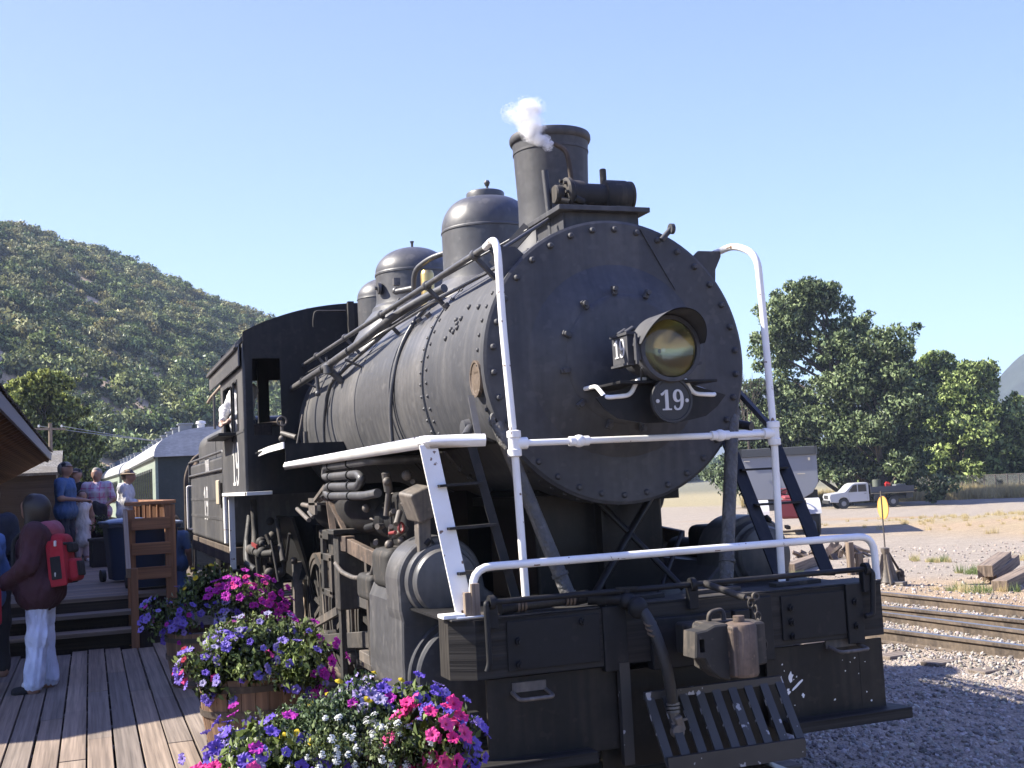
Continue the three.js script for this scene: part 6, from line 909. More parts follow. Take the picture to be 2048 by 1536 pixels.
// ================================================================ PEOPLE
function sdf(bones, cell, k = 42, fold = 0) { // bones: [a, b, ra, rb]; joined by a smooth minimum and meshed
  const lo = V(1e9, 1e9, 1e9), hi = V(-1e9, -1e9, -1e9);
  for (const [a, b, ra, rb] of bones) for (const [p, r] of [[a, ra], [b, rb]]) { lo.min(V(p[0] - r, p[1] - r, p[2] - r)); hi.max(V(p[0] + r, p[1] + r, p[2] + r)); }
  const pad = 0.05, ex = Math.max(hi.x - lo.x, hi.y - lo.y, hi.z - lo.z) + 2 * pad, n = Math.min(150, Math.ceil(ex / cell) + 4), c = lo.clone().add(hi).multiplyScalar(0.5), h = n * cell / 2;
  const mc = new MarchingCubes(n, M.black, false, false, 90000), acc = new Float32Array(n * n * n), mg = 0.11;
  for (const [a, b, ra, rb] of bones) {
    const d = [b[0] - a[0], b[1] - a[1], b[2] - a[2]], L2 = d[0] * d[0] + d[1] * d[1] + d[2] * d[2] || 1e-9, R = Math.max(ra, rb) + mg;
    const r0 = [0, 1, 2].map((i) => Math.max(0, Math.floor((Math.min(a[i], b[i]) - R - c.getComponent(i) + h) / cell))), r1 = [0, 1, 2].map((i) => Math.min(n - 1, Math.ceil((Math.max(a[i], b[i]) + R - c.getComponent(i) + h) / cell)));
    for (let z = r0[2]; z <= r1[2]; z++) for (let y = r0[1]; y <= r1[1]; y++) for (let x = r0[0]; x <= r1[0]; x++) {
      const px = c.x - h + x * cell - a[0], py = c.y - h + y * cell - a[1], pz = c.z - h + z * cell - a[2], t = clamp((px * d[0] + py * d[1] + pz * d[2]) / L2, 0, 1);
      acc[(z * n + y) * n + x] += Math.exp(-k * (Math.hypot(px - d[0] * t, py - d[1] * t, pz - d[2] * t) - ra - (rb - ra) * t));
    }
  }
  const f = mc.field; for (let i = 0; i < acc.length; i++) f[i] = acc[i] > 0 ? Math.log(acc[i]) / k : -mg;
  if (fold) for (let z = 0, i = 0; z < n; z++) for (let y = 0; y < n; y++) for (let x = 0; x < n; x++, i++) if (Math.abs(f[i]) < 0.05) { const X = c.x - h + x * cell, Y = c.y - h + y * cell, Z = c.z - h + z * cell, a = Math.atan2(Z, X) * 0.4; f[i] += fold * (vn(a * 22 + Y * 5 + 60, Y * 9 + a * 6 + 60, 997, 997, 3) + 0.6 * vn(X * 34 + Y * 12 + 90, Z * 34 - Y * 15 + 90, 997, 997, 8) - 0.8); }
  mc.isolation = 0; mc.update();
  const g = new THREE.BufferGeometry(), N = mc.count, p = new Float32Array(N * 3), nn = new Float32Array(N * 3);
  for (let i = 0; i < N; i++) { for (let q = 0; q < 3; q++) p[i * 3 + q] = mc.positionArray[i * 3 + q] * h + c.getComponent(q); }
  // smooth normals from the field's own distance
  const grad = (X, Y, Z) => { const s = (x, y, z) => { const ix = clamp((x - c.x + h) / cell, 0, n - 1.001), iy = clamp((y - c.y + h) / cell, 0, n - 1.001), iz = clamp((z - c.z + h) / cell, 0, n - 1.001), a = ix | 0, b = iy | 0, e = iz | 0, u = ix - a, v = iy - b, w = iz - e, F = (i, j, l) => f[((e + l) * n + b + j) * n + a + i]; return mix(mix(mix(F(0, 0, 0), F(1, 0, 0), u), mix(F(0, 1, 0), F(1, 1, 0), u), v), mix(mix(F(0, 0, 1), F(1, 0, 1), u), mix(F(0, 1, 1), F(1, 1, 1), u), v), w); }; const q = cell * 0.8; return V(s(X - q, Y, Z) - s(X + q, Y, Z), s(X, Y - q, Z) - s(X, Y + q, Z), s(X, Y, Z - q) - s(X, Y, Z + q)).normalize(); };
  for (let i = 0; i < N; i++) { const v = grad(p[i * 3], p[i * 3 + 1], p[i * 3 + 2]); nn[i * 3] = v.x; nn[i * 3 + 1] = v.y; nn[i * 3 + 2] = v.z; }
  g.setAttribute('position', new THREE.BufferAttribute(p, 3)); g.setAttribute('normal', new THREE.BufferAttribute(nn, 3));
  return boxUV(g);
}
const SKIN = solid(0.27, 0.155, 0.11, 0.55);
function person(label, pos, turn, o) { // faces local +z; joints for a height of 1.75
  const t = thing('person', label, 'person', pos, turn), S = (o.h ?? 1.72) / 1.75, cell = o.cell ?? 0.024, w = o.wide ?? 1;
  const J = { pel: [0, 0.95, 0], waist: [0, 1.1, 0.0], chest: [0, 1.3, 0.0], neck: [0, 1.49, -0.01], skull: [0, 1.66, 0.01], sL: [-0.18, 1.42, -0.01], sR: [0.18, 1.42, -0.01], eL: [-0.25, 1.14, -0.03], eR: [0.25, 1.14, -0.03], wL: [-0.25, 0.9, 0.05], wR: [0.25, 0.9, 0.05], hL: [-0.095, 0.92, 0], hR: [0.095, 0.92, 0], kL: [-0.1, 0.5, 0.02], kR: [0.1, 0.5, 0.02], aL: [-0.1, 0.09, -0.02], aR: [0.1, 0.09, -0.02], ...(o.j ?? {}) };
  for (const k in J) J[k] = J[k].map((v, i) => v * S * (i !== 1 ? (['hL', 'hR', 'sL', 'sR', 'eL', 'eR', 'wL', 'wR', 'kL', 'kR'].includes(k) ? w : 1) : 1));
  const sc = (r) => r * S, add = (p, x, y, z) => [p[0] + x * S, p[1] + y * S, p[2] + z * S], lerp3 = (a, b, f) => a.map((v, i) => mix(v, b[i], f));
  const torso = (e, low = 0.0) => [[J.pel, J.waist, sc(0.115 * w + e), sc(0.11 * w + e)], [J.waist, J.chest, sc(0.11 * w + e), sc(0.125 * w + e)], [J.chest, add(J.neck, 0, -0.08, 0), sc(0.125 * w + e), sc(0.075 + e)], [J.hL, J.hR, sc(0.105 * w + e), sc(0.105 * w + e)], [add(J.sL, 0.03, -0.02, 0), add(J.sR, -0.03, -0.02, 0), sc(0.068 + e), sc(0.068 + e)]];
  const arm = (s, e, f = 1) => [[J['s' + s], J['e' + s], sc(0.054 + e), sc(0.042 + e)], ...(f > 1 ? [[J['e' + s], J['w' + s], sc(0.042 + e), sc(0.03 + e)]] : [])];
  const leg = (s, e, fl = 0) => [[J['h' + s], J['k' + s], sc(0.088 + e), sc(0.058 + e + fl * 0.4)], [J['k' + s], J['a' + s], sc(0.058 + e + fl * 0.4), sc(0.042 + e + fl)]];
  const dir = (a, b) => { const d = a.map((v, i) => b[i] - v), L = Math.hypot(...d) || 1; return d.map((v) => v / L); };
  const hand = (s) => { const q = J['w' + s], d = dir(J['e' + s], q), m = s === 'L' ? 1 : -1, palm = q.map((v, i) => v + d[i] * 0.075 * S), out = [[q, palm, sc(0.026), sc(0.034)]]; const side = Math.abs(d[1]) > 0.7 ? [0, 0, 1] : [1, 0, 0]; for (let k = 0; k < 4; k++) { const b = palm.map((v, i) => v + side[i] * (k - 1.5) * 0.019 * S), L = [0.055, 0.066, 0.062, 0.046][k] * S, m1 = b.map((v, i) => v + d[i] * L), m2 = m1.map((v, i) => v + (d[i] * 0.6 + (i === 0 ? m * 0.5 : 0)) * L * 0.55); out.push([b, m1, sc(0.0105), sc(0.0095)], [m1, m2, sc(0.0095), sc(0.008)]); } const tb = q.map((v, i) => v + d[i] * 0.03 * S), te = tb.map((v, i) => v + (d[i] * 0.6 + side[i] * 0.8) * 0.06 * S); out.push([tb, te, sc(0.014), sc(0.01)]); return out; };
  const hd = o.head ?? 0, H = J.skull, fwd = [Math.sin(hd), 0, Math.cos(hd)], rt = [Math.cos(hd), 0, -Math.sin(hd)], at = (x, y, z) => [H[0] + (rt[0] * x + fwd[0] * z) * S, H[1] + y * S, H[2] + (rt[2] * x + fwd[2] * z) * S];
  const head = [[at(0, 0.02, -0.025), at(0, 0.02, 0.02), sc(0.082), sc(0.074)], [at(0, -0.05, 0.03), at(0, -0.085, 0.055), sc(0.058), sc(0.03)], [at(0, 0.005, 0.09), at(0, -0.03, 0.108), sc(0.01), sc(0.016)], [at(-0.03, 0.035, 0.08), at(0.03, 0.035, 0.08), sc(0.018), sc(0.018)], [at(-0.02, -0.06, 0.088), at(0.02, -0.06, 0.088), sc(0.009), sc(0.009)], [at(-0.08, 0.01, -0.005), at(-0.082, -0.03, -0.002), sc(0.016), sc(0.011)], [at(0.08, 0.01, -0.005), at(0.082, -0.03, -0.002), sc(0.016), sc(0.011)], [J.neck, lerp3(J.neck, H, 0.65), sc(0.054), sc(0.052)]];
  const foot = (s) => { const a = J['a' + s], d = o.feet?.[s] ?? [0, 1]; return [[a, add(a, 0, -0.045, 0), sc(0.04), sc(0.042)], [add(a, 0, -0.055, 0), add(a, d[0] * 0.15, -0.065, d[1] * 0.15), sc(0.036), sc(0.03)]]; };
  const body = [...torso(0), ...arm('L', 0, 2), ...arm('R', 0, 2), ...leg('L', 0), ...leg('R', 0), ...foot('L'), ...foot('R'), ...head];
  const hands = ['L', 'R'].filter((s) => !(o.hide ?? '').includes(s)).flatMap(hand);
  const bodyG = sdf(body, cell), handG = hands.length ? [sdf(hands, Math.max(0.006, cell * 0.3), 160)] : [];
  const eye = [-1, 1].map((s) => ball(sc(0.0105), ...at(s * 0.03, 0.012, 0.082), 1, 0.7, 1, 8, 6));
  const b = part(t, 'body', [bodyG, ...handG], o.skin ?? SKIN); part(t, 'eyes', eye, solid(0.03, 0.02, 0.015, 0.2)); part(t, 'mouth', [box(sc(0.04), sc(0.007), sc(0.01), ...at(0, -0.06, 0.094), 0, [0, hd, 0])], solid(0.25, 0.09, 0.08));
  if (o.hair) { const hb = [[at(0, 0.035, -0.035), at(0, 0.05, 0.015), sc(0.092), sc(0.082)], [at(0, -0.02, -0.055), at(0, -0.03, -0.055), sc(0.078), sc(0.078)]]; if (o.long) hb.push([at(0, -0.02, -0.07), at(0, -0.16, -0.07), sc(0.075), sc(0.06)], [at(-0.072, 0.02, 0.012), at(-0.08, -0.14, -0.0), sc(0.034), sc(0.034)], [at(0.072, 0.02, 0.012), at(0.08, -0.14, -0.0), sc(0.034), sc(0.034)]); part(t, 'hair', sdf(hb, cell * 0.7), o.hair); }
  if (o.cap) { part(t, 'cap', [lathe([[0, 0.115], [0.05, 0.11], [0.085, 0.08], [0.096, 0.035], [0.097, 0.02], [0.09, 0.018]].map(([a, c]) => [a * S, c * S]), 24, 'y', at(0, 0.012, -0.01)), ...(o.brim === 'round' ? [lathe([[0.08, 0.03], [0.16, 0.02], [0.165, 0.025], [0.08, 0.045]].map(([a, c]) => [a * S, c * S]), 28, 'y', at(0, 0.012, -0.01))] : [ext([...circ(0, 0, 0.085, 14, 0.1, PI - 0.1).map(([x, y]) => [x, y * 1.0]), ...circ(0, 0.045, 0.09, 14, PI - 0.25, 0.25).map(([x, y]) => [x, y + 0.06])], 0.006).rotateX(PI / 2).scale(S, S, S).rotateY(hd).translate(...at(0, 0.045, 0.0))])], o.cap); }
  const gar = (n, bones, m, extra = []) => part(t, n, [sdf(bones, cell * 0.85, 42, n === 'shoes' ? 0 : 0.02), ...extra], m);
  if (o.shirt) gar(o.shirtName ?? 'shirt', [...torso(0.022 + (o.bulk ?? 0)), ...(o.long2 ? [...arm('L', 0.018 + (o.bulk ?? 0) * 0.6, 2), ...arm('R', 0.018 + (o.bulk ?? 0) * 0.6, 2)] : [['L', 'R'].map((s) => [J['s' + s], lerp3(J['s' + s], J['e' + s], 0.8), sc(0.075), sc(0.068)])].flat()), ...(o.shirtLow ? [[add(J.hL, 0.0, -0.02, 0), add(J.hR, 0.0, -0.02, 0), sc(0.125 * w + (o.bulk ?? 0)), sc(0.125 * w + (o.bulk ?? 0))]] : [])], o.shirt);
  if (o.trousers) gar('trousers', [...leg('L', 0.016, o.flare ?? 0.01), ...leg('R', 0.016, o.flare ?? 0.01), [J.hL, J.hR, sc(0.118 * w), sc(0.118 * w)]].map((q, i) => o.shorts && (i === 1 || i === 3) ? [q[0], lerp3(q[0], q[1], 0.15), q[2], q[3]] : q), o.trousers);
  if (o.dress) gar('dress', [...torso(0.02), [J.pel, add(J.pel, 0, -0.42, 0.01), sc(0.13), sc(0.2)]], o.dress);
  if (o.shoes) gar('shoes', [...['L', 'R'].flatMap((s) => foot(s).slice(1).map((q) => [q[0], q[1], q[2] + sc(0.012), q[3] + sc(0.012)]))], o.shoes);
  return { t, J, S, at };
}
const FW = (s) => 0; // facing helpers below use plain radians: 0 looks at +z (the viewer), -PI/2 at -x, PI/2 at +x
const cDenimPale = cloth(0.52, 0.57, 0.72, 1001), cMaroon = cloth(0.05, 0.016, 0.022, 1003), cNavy = cloth(0.02, 0.024, 0.04, 1005), cBlue = cloth(0.05, 0.1, 0.22, 1007), cSky = cloth(0.11, 0.2, 0.42, 1009), cWhite = cloth(0.55, 0.54, 0.54, 1011), cBlack = cloth(0.014, 0.013, 0.014, 1013), cWine = cloth(0.16, 0.02, 0.03, 1015), cPinkHood = cloth(0.26, 0.07, 0.1, 1017);
const plaid = std({ map: rep(tex(256, (u, v) => { let c = [0.42, 0.33, 0.4]; const b = (x, a, w) => (Math.abs(((x * 4 + a) % 1) - 0.5) < w ? 1 : 0); if (b(u, 0, 0.06)) c = mixc(c, [0.4, 0.08, 0.2], 0.75); if (b(v, 0, 0.06)) c = mixc(c, [0.4, 0.08, 0.2], 0.75); if (b(u, 0.4, 0.12) || b(v, 0.4, 0.12)) c = mixc(c, [0.5, 0.49, 0.53], 0.6); return mul(c, 0.85 + 0.3 * fbm(u, v, 8, 8, 3, 6)); }), 1.4), roughness: 0.9 });
const hDark = solid(0.016, 0.012, 0.01, 0.5), hGrey = solid(0.2, 0.18, 0.15, 0.7), hBrown = solid(0.05, 0.03, 0.02, 0.6);
{
  // woman with the backpack: looks to the left, seen from behind her right side
  const W = person('woman in a dark maroon jacket and pale jeans wearing a red backpack', [-3.5, DECK_Y, -5.28], -PI / 2 - 0.25, { h: 1.68, cell: 0.0145, wide: 1.24, bulk: 0.022, hair: hDark, long: true, head: -0.45, shirt: cMaroon, shirtName: 'jacket', long2: true, shirtLow: true, trousers: cDenimPale, flare: 0.03, shoes: cBlack, j: { skull: [0, 1.65, 0.045], neck: [0, 1.49, 0.01], eL: [-0.24, 1.15, 0.04], eR: [0.25, 1.15, 0.02], wL: [-0.14, 1.02, 0.24], wR: [0.16, 0.98, 0.22], kL: [-0.13, 0.5, 0.03], kR: [0.115, 0.5, 0.0], aL: [-0.17, 0.09, -0.01], aR: [0.15, 0.09, 0.03] }, feet: { L: [-0.25, 0.97], R: [0.25, 0.97] } });
  const { t, S } = W, RB = cloth(0.3, 0.014, 0.025, 1021), BB = cloth(0.012, 0.012, 0.013, 1023);
  part(t, 'hood', sdf([[[-0.1, 1.46, -0.1], [0.1, 1.46, -0.1], 0.06, 0.06], [[-0.06, 1.42, -0.14], [0.06, 1.42, -0.14], 0.055, 0.055], [[-0.12, 1.47, -0.04], [-0.08, 1.45, 0.06], 0.035, 0.02], [[0.12, 1.47, -0.04], [0.08, 1.45, 0.06], 0.035, 0.02]].map(([a, b, c, d]) => [a.map((v) => v * S), b.map((v) => v * S), c, d]), 0.012), cPinkHood, 'faded pink hood lying on her shoulders');
  part(t, 'socks', sdf([[[-0.165, 0.09, -0.0], [-0.18, 0.075, 0.06], 0.042, 0.036], [[0.145, 0.09, 0.03], [0.16, 0.075, 0.09], 0.042, 0.036]], 0.01), cWhite);
  // the backpack hangs on her back
  const bp = thing('backpack', 'red and black backpack on the back of the woman in pale jeans', 'backpack', [-3.56, DECK_Y, -5.28], -PI / 2 - 0.25), q = (l, m, n, lab) => part(bp, n, l, m, lab);
  q([box(0.31, 0.44, 0.17, 0.02, 1.13, -0.25, 0.07, [0.1, 0, 0.06])], RB, 'main_bag'); q([box(0.24, 0.2, 0.09, 0.02, 1.03, -0.365, 0.04, [0.12, 0, 0.06])], RB, 'front_pocket'); q([box(0.19, 0.13, 0.03, 0.02, 1.04, -0.41, 0.014, [0.12, 0, 0.06])], BB, 'pocket_panel', 'black mesh panel'); q([box(0.2, 0.09, 0.06, 0.03, 1.225, -0.345, 0.025, [0.15, 0, 0.06])], BB, 'upper_pocket');
  q([box(0.33, 0.025, 0.16, 0.02, 1.25, -0.25, 0.012, [0.1, 0, 0.06])], BB, 'zip_band'); q([box(0.03, 0.4, 0.15, 0.185, 1.1, -0.25, 0.012, [0.1, 0, 0.06])], RB, 'side_panel'); q([box(0.03, 0.4, 0.15, -0.15, 1.1, -0.25, 0.012, [0.1, 0, 0.06])], BB, 'side_panel');
  for (const y of [1.27, 1.0]) q([box(0.035, 0.05, 0.02, 0.195, y, -0.245, 0.008)], cWhite, 'buckle'); q([box(0.022, 0.2, 0.09, 0.197, 1.06, -0.25, 0.01, [0.1, 0, 0.06])], BB, 'side_pocket'); for (const s of [-1, 1]) q([pipe([[s * 0.13, 1.36, -0.17], [s * 0.15, 1.47, -0.02], [s * 0.15, 1.38, 0.13], [s * 0.17, 1.1, 0.12], [s * 0.2, 0.98, -0.16]].map((p) => p.map((v) => v * S)), 0.018, 0.08, 8)], BB, 'strap'); q([pipe([[-0.03, 1.35, -0.18], [-0.03, 1.39, -0.2], [0.05, 1.39, -0.2], [0.05, 1.35, -0.18]], 0.01, 0.02, 6)], BB, 'grab_loop');
  // two people partly outside the left edge
  person('dark haired person in a light blue shirt cut off by the left edge', [-3.98, DECK_Y, -5.35], -PI / 2 - 0.5, { h: 1.62, cell: 0.02, wide: 1.1, hair: hDark, shirt: cSky, trousers: cBlack, shoes: cBlack, shirtLow: true, long2: true, j: { wL: [-0.16, 1.0, 0.2], wR: [0.16, 1.0, 0.2] } });
  person('dark haired person behind the woman with the backpack, at the left edge', [-4.0, DECK_Y, -6.4], PI + 0.3, { h: 1.8, cell: 0.022, hair: hDark, shirt: cNavy, trousers: cBlack, shoes: cBlack, long2: true });
  const rb = thing('shopping_bag', 'red bag held low at the left edge', 'bag', [-3.9, DECK_Y, -5.0], 0.3); part(rb, 'body', [box(0.16, 0.34, 0.3, 0, 0.78, 0, 0.05)], RB); part(rb, 'handle', [pipe([[0, 0.94, -0.08], [0, 1.05, -0.05], [0, 1.05, 0.05], [0, 0.94, 0.08]], 0.01, 0.03, 6)], BB);
  // passengers on the raised deck
  person('man in a blue short sleeved shirt and black cap reading a paper', [-3.5, UP_Y, -16.9], PI / 2 - 0.4, { h: 1.8, wide: 1.2, hair: hGrey, cap: cBlack, shirt: cBlue, shirtLow: true, trousers: cNavy, shorts: true, shoes: cWhite, j: { eL: [-0.24, 1.14, 0.03], eR: [0.25, 1.14, 0.02], wL: [-0.08, 1.1, 0.27], wR: [0.1, 1.08, 0.28] } });
  person('bearded man in a dark cap behind the man in blue', [-3.32, UP_Y, -18.6], -0.5, { h: 1.72, hair: hDark, cap: cBlack, shirt: cBlack, trousers: cBlack, shoes: cBlack, long2: true });
  person('girl with dark hair in a white sundress beside the man in blue', [-3.22, UP_Y, -17.2], 0.2, { h: 1.28, hair: hBrown, long: true, dress: cWhite, trousers: cloth(0.5, 0.4, 0.42, 1031), shoes: cWhite });
  person('grey haired woman in a pink and white plaid blouse', [-2.95, UP_Y, -17.9], -0.3, { h: 1.7, wide: 1.22, hair: hGrey, shirt: plaid, shirtLow: true, trousers: cBlack, shoes: cBlack, j: { eL: [-0.25, 1.15, 0.0], wL: [-0.12, 1.0, 0.2], eR: [0.26, 1.15, 0], wR: [0.14, 0.98, 0.2] } });
  const ct = thing('jacket', 'dark red and black jacket carried over the arm of the woman in plaid', 'jacket', [-2.98, UP_Y, -17.6], 0); part(ct, 'red_side', sdf([[[-0.22, 1.02, 0.05], [-0.1, 0.7, 0.08], 0.1, 0.13], [[-0.15, 0.9, 0.1], [-0.02, 0.66, 0.06], 0.09, 0.1]], 0.022), cWine); part(ct, 'black_side', sdf([[[-0.02, 1.0, 0.06], [0.1, 0.62, 0.06], 0.1, 0.16], [[0.12, 0.95, 0.08], [0.05, 0.5, 0.05], 0.09, 0.12]], 0.022), cBlack);
  person('person in a white shirt and tan hat leaning at the deck railing', [-2.5, UP_Y, -16.2], PI / 2 - 0.2, { h: 1.62, hair: hBrown, cap: solid(0.24, 0.17, 0.1, 0.9), brim: 'round', shirt: cWhite, shirtLow: true, trousers: cNavy, shoes: cBlack, long2: true, j: { eL: [-0.22, 1.16, 0.08], wL: [-0.1, 1.08, 0.28], eR: [0.22, 1.16, 0.08], wR: [0.1, 1.08, 0.28], chest: [0, 1.29, 0.04], neck: [0, 1.48, 0.06], skull: [0, 1.64, 0.09] } });
  person('person in a blue shirt standing between the railing and the tender', [-1.76, -0.2, -14.6], PI - 0.5, { h: 1.64, wide: 1.1, hair: hBrown, shirt: cBlue, shirtLow: true, trousers: cSky, shoes: cBlack });
  person('locomotive driver in a white shirt and red cap at the cab window', [-1.28, 1.83, -8.72], -PI / 2 + 0.55, { h: 1.5, hair: hGrey, cap: solid(0.5, 0.03, 0.06, 0.8), shirt: cWhite, trousers: cNavy, shoes: cBlack, long2: true, j: { eR: [0.26, 1.16, 0.1], wR: [0.1, 1.02, 0.26], eL: [-0.24, 1.16, 0.14], wL: [-0.1, 1.0, 0.3] } });
}

// ================================================================ FLOWER BARRELS
const petunia = (() => { // five lobed trumpet facing +z
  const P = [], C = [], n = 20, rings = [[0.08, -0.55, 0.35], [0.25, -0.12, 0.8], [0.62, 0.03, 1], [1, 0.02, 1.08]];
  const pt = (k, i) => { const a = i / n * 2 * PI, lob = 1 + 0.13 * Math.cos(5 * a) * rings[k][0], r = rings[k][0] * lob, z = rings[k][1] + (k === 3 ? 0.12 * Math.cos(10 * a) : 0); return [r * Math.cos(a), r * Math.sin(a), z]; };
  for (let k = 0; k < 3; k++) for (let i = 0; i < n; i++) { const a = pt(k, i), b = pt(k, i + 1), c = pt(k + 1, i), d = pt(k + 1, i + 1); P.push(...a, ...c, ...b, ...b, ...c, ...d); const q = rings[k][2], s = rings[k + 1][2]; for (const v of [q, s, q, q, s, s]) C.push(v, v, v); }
  const g = new THREE.BufferGeometry(); g.setAttribute('position', new THREE.Float32BufferAttribute(P, 3)); g.setAttribute('color', new THREE.Float32BufferAttribute(C, 3)); g.computeVertexNormals(); return boxUV(g);
})();
const marigold = merge([0, 1, 2].flatMap((k) => Array.from({ length: 10 - k * 2 }, (_, i) => { const a = i / (10 - k * 2) * 6.283 + k; return new THREE.CircleGeometry(0.33 - 0.05 * k, 5).rotateX(-0.4 - 0.3 * k).translate(0, 0.72 - 0.22 * k, 0.12 + 0.16 * k).rotateZ(a); })));
const alyssum = (() => { const r = rng(1100); return merge(Array.from({ length: 26 }, () => { const d = sph(r); d.z = Math.abs(d.z); return new THREE.CircleGeometry(0.2, 5).rotateX(0.6 * (r() - 0.5)).rotateY(0.8 * d.x).translate(d.x * 0.75, d.y * 0.75, d.z * 0.6); })); })();
const petal = (r, g, b) => phy({ color: new THREE.Color(r, g, b), vertexColors: true, roughness: 0.7, transmission: 0.25, thickness: 0, ior: 1.3, specularIntensity: 0.3 }), petal2 = (r, g, b) => phy({ color: new THREE.Color(r, g, b), roughness: 0.7, transmission: 0.25, thickness: 0, ior: 1.3, specularIntensity: 0.3 });
const PET = { violet: [petal(0.18, 0.13, 0.45), petal(0.25, 0.19, 0.5), petal(0.13, 0.08, 0.4)], lilac: [petal(0.27, 0.22, 0.45), petal(0.34, 0.31, 0.47)], magenta: [petal(0.3, 0.02, 0.25), petal(0.36, 0.03, 0.3)], pink: [petal(0.58, 0.04, 0.2), petal(0.64, 0.07, 0.25)], yellow: [petal2(0.5, 0.38, 0.03)], white: [petal2(0.6, 0.62, 0.59)], red: [petal(0.28, 0.02, 0.045)] };
const leafKinds = { petunia: { size: 0.023, dark: [0.065, 0.105, 0.035], light: [0.27, 0.34, 0.105] }, pale: { size: 0.02, dark: [0.1, 0.145, 0.055], light: [0.34, 0.41, 0.165] }, marigold: { size: 0.0125, dark: [0.045, 0.08, 0.04], light: [0.2, 0.28, 0.13] }, alyssum: { size: 0.011, dark: [0.08, 0.12, 0.045], light: [0.24, 0.3, 0.12] } };
function flowerPlant(name, label, category, c, rad, seed, leaves, kind, blooms, o = {}) {
  const r = rng(seed), t = thing(name, label, category, c), K = leafKinds[kind], stems = [], blobs = [];
  for (let k = 0; k < (o.lumps ?? 14); k++) { const d = sph(r), f = Math.pow(r(), 0.6), s = 0.3 + 0.22 * r(); d.y = d.y < 0 && !o.hang ? -d.y * 0.4 : d.y; const p = [d.x * rad[0] * f * 0.75, d.y * rad[1] * f * 0.75, d.z * rad[2] * f * 0.75]; blobs.push({ c: p, r: [rad[0] * s, rad[1] * s, rad[2] * s], w: s * s }); stems.push(bar([p[0] * 0.2, -rad[1] * 0.6, p[2] * 0.2], p, 0.004, 4, 0.002)); }
  const smp = blobSampler(blobs, 0.2), m = shadows(new THREE.Mesh(boxUV(leafCloud(r, leaves, smp, K.size, (q, p) => mixc(K.dark, K.light, q() * 0.75 + 0.25 * vn(p.x * 14 + 50, p.y * 14 + 50, 99, 99, seed)), 0.3)), M.foliage)); m.name = 'foliage'; t.add(m); stuff(part(t, 'stems', stems, solid(0.08, 0.12, 0.035)));
  const q = new THREE.Quaternion();
  for (const [g, n, cols, size, zone] of blooms) for (let k = 0; k < Math.round(n * 2.1); k++) {
    let p, out, tries = 0; do { const s = smp(r); p = s.p; out = s.o; tries++; } while (tries < 14 && (zone ? !zone(p.x / rad[0], p.y / rad[1], p.z / rad[2]) : false));
    const e = Math.hypot(p.x / rad[0], p.y / rad[1], p.z / rad[2]) || 1, sc = (0.98 + 0.2 * r()) / e; if (e < 0.95 || e > 1.2) { const f = clamp(sc, 0.85, 1.9); p.multiplyScalar(f); }
    const dir = V(p.x / rad[0] ** 1.2 * 0.5, Math.max(p.y / rad[1], -0.2) * 0.6 + 0.35, p.z / rad[2] * 0.5 + 0.35).add(V(r() - 0.5, r() - 0.5, r() - 0.5).multiplyScalar(0.7)).normalize();
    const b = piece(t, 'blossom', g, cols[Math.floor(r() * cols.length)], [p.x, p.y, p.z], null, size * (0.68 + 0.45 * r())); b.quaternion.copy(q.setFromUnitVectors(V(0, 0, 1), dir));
  }
  return t;
}
function halfBarrel(label, x, z, R, h, seed) {
  const t = thing('half_barrel', label, 'planter barrel', [x, DECK_Y, z], seed), n = Math.round(2 * PI * R / 0.085), r = rng(seed * 100 + 3), w = 2 * R * Math.sin(PI / n) * 0.97;
  const sg = [0, 1, 2].map((k) => merge([beam([0, 0, R * 0.84], [0, h * 0.5, R * 0.965], w * 0.95, 0.026, V(0, 0, 1)), beam([0, h * 0.5, R * 0.965], [0, h, R], w, 0.026, V(0, 0, 1))].map((g) => g.translate(k * 0.37, k * 0.61, 0)), 'y').translate(-k * 0.37, -k * 0.61, 0));
  for (let k = 0; k < n; k++) piece(t, 'stave', sg[k % 3], M.stave[Math.floor(r() * 4)], [0, 0.008 * (r() - 0.5), 0], [0, k / n * 2 * PI + 0.012 * (r() - 0.5), 0]);
  for (const [f, q] of [[0.1, 0.875], [0.55, 0.985], [0.88, 1.003]]) part(t, 'hoop', [lathe([[R * q + 0.014, h * f - 0.02], [R * q + 0.018, h * f - 0.02], [R * (q + 0.01) + 0.018, h * f + 0.02], [R * (q + 0.01) + 0.014, h * f + 0.02]], 48)], M.brown);
  part(t, 'soil', [lathe([[0, h * 0.9], [R * 0.96, h * 0.86], [R * 0.9, h * 0.3], [0, h * 0.3]], 28)], M.tie);
}
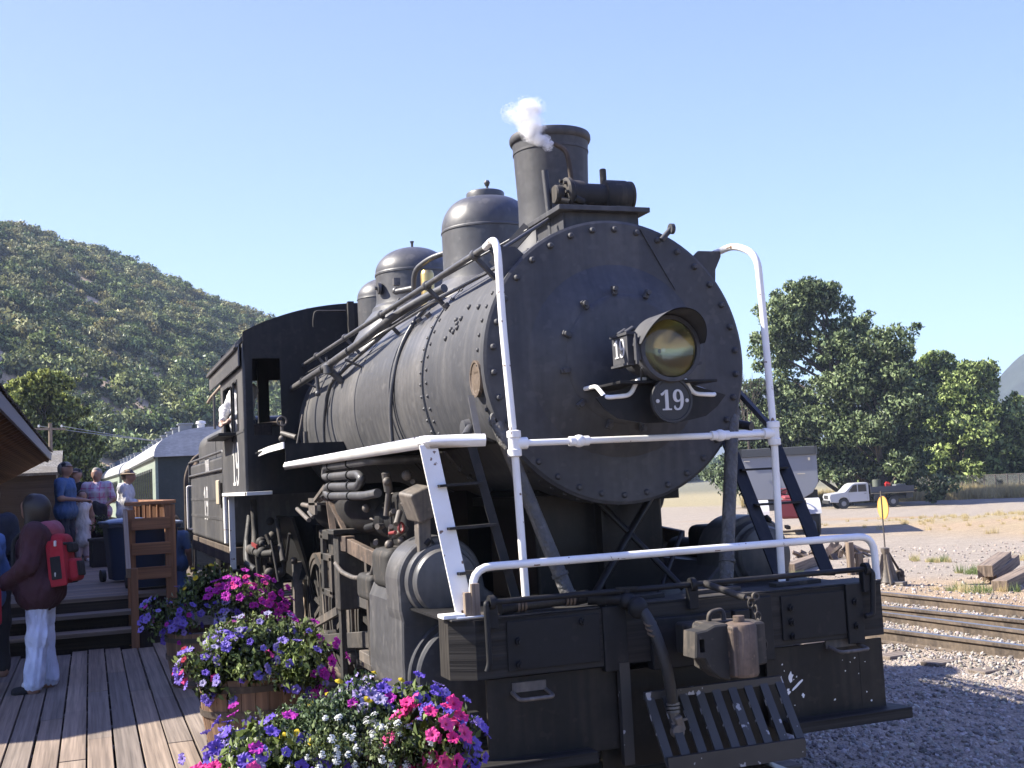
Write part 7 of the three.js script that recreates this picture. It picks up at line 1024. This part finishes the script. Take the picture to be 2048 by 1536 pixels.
{
  halfBarrel('rear half barrel planter in the shade beside the wooden steps', -2.12, -4.75, 0.36, 0.46, 1);
  halfBarrel('middle half barrel planter, sunlit brown staves, with trailing petunias', -2.1, -1.95, 0.335, 0.47, 2);
  halfBarrel('nearest half barrel planter, cut by the bottom edge of the picture', -2.13, 1.02, 0.42, 0.46, 3);
  const left = (x) => x < -0.1, right = (x) => x > 0.1;
  // rear barrel
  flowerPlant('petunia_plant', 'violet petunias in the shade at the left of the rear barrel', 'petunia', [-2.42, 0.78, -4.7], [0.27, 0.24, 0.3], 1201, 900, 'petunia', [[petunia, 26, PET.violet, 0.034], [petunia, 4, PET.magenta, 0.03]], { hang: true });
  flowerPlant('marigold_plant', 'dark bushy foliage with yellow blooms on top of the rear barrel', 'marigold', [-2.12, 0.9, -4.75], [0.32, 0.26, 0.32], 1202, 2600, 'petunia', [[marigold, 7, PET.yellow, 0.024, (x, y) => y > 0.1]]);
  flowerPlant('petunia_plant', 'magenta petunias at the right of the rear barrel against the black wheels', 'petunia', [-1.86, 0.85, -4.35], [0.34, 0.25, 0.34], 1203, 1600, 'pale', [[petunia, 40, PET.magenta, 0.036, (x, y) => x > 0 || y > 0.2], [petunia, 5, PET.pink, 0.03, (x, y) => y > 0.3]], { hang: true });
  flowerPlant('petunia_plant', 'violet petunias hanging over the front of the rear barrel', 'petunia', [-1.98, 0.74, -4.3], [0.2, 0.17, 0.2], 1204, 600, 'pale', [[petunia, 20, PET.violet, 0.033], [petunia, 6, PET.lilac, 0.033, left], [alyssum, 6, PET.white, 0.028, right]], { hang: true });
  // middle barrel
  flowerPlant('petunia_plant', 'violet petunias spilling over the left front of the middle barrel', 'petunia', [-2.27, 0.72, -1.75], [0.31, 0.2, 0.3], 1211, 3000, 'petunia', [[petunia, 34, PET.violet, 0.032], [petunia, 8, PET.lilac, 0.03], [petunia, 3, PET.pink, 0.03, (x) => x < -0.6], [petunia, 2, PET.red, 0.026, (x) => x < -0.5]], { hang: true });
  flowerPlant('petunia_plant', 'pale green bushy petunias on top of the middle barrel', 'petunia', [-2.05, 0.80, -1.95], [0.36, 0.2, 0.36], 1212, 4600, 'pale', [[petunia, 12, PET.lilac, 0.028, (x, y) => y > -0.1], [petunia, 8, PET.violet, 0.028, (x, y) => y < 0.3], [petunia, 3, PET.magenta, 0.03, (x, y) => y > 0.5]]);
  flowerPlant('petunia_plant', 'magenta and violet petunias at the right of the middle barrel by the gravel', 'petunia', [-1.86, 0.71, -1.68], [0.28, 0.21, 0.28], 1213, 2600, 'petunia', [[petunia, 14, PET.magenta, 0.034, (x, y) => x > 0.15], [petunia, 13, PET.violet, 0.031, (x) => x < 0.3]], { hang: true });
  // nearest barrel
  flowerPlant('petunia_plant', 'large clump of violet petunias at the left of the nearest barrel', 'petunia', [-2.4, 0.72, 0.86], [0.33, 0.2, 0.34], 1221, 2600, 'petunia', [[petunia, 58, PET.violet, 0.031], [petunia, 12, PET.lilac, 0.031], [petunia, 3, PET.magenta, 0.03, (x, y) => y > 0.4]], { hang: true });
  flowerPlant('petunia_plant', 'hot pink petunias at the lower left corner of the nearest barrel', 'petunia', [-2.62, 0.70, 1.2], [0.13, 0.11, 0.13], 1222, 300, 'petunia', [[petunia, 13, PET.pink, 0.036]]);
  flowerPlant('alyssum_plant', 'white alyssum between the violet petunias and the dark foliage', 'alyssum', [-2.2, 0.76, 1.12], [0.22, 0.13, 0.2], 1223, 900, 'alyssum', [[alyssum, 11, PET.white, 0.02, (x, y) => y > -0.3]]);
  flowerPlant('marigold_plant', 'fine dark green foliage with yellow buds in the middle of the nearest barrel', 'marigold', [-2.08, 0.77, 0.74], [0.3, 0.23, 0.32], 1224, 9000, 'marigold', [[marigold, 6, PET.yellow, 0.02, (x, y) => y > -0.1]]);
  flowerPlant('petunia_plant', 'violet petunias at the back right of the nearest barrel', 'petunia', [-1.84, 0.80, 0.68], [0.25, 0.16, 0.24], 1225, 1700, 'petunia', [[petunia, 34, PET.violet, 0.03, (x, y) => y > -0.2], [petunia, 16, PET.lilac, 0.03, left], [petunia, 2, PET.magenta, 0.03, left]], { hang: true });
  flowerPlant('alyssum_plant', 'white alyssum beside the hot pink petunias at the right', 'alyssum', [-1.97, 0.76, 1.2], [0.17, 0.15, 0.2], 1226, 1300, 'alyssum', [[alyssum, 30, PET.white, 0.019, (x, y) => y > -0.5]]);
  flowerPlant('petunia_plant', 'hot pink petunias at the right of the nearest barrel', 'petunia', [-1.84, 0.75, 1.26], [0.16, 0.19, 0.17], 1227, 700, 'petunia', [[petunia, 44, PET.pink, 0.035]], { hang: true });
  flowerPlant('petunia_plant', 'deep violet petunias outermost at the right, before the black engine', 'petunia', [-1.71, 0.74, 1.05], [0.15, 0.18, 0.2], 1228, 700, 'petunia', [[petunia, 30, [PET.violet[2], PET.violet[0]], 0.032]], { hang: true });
  // shrub in the planter box on the raised deck
  flowerPlant('shrub', 'dark leafy shrub growing in the black planter box', 'shrub', [-2.85, UP_Y + 0.62, -15.0], [0.3, 0.22, 0.3], 1230, 900, 'petunia', []);
}
renderer.render(scene, camera);
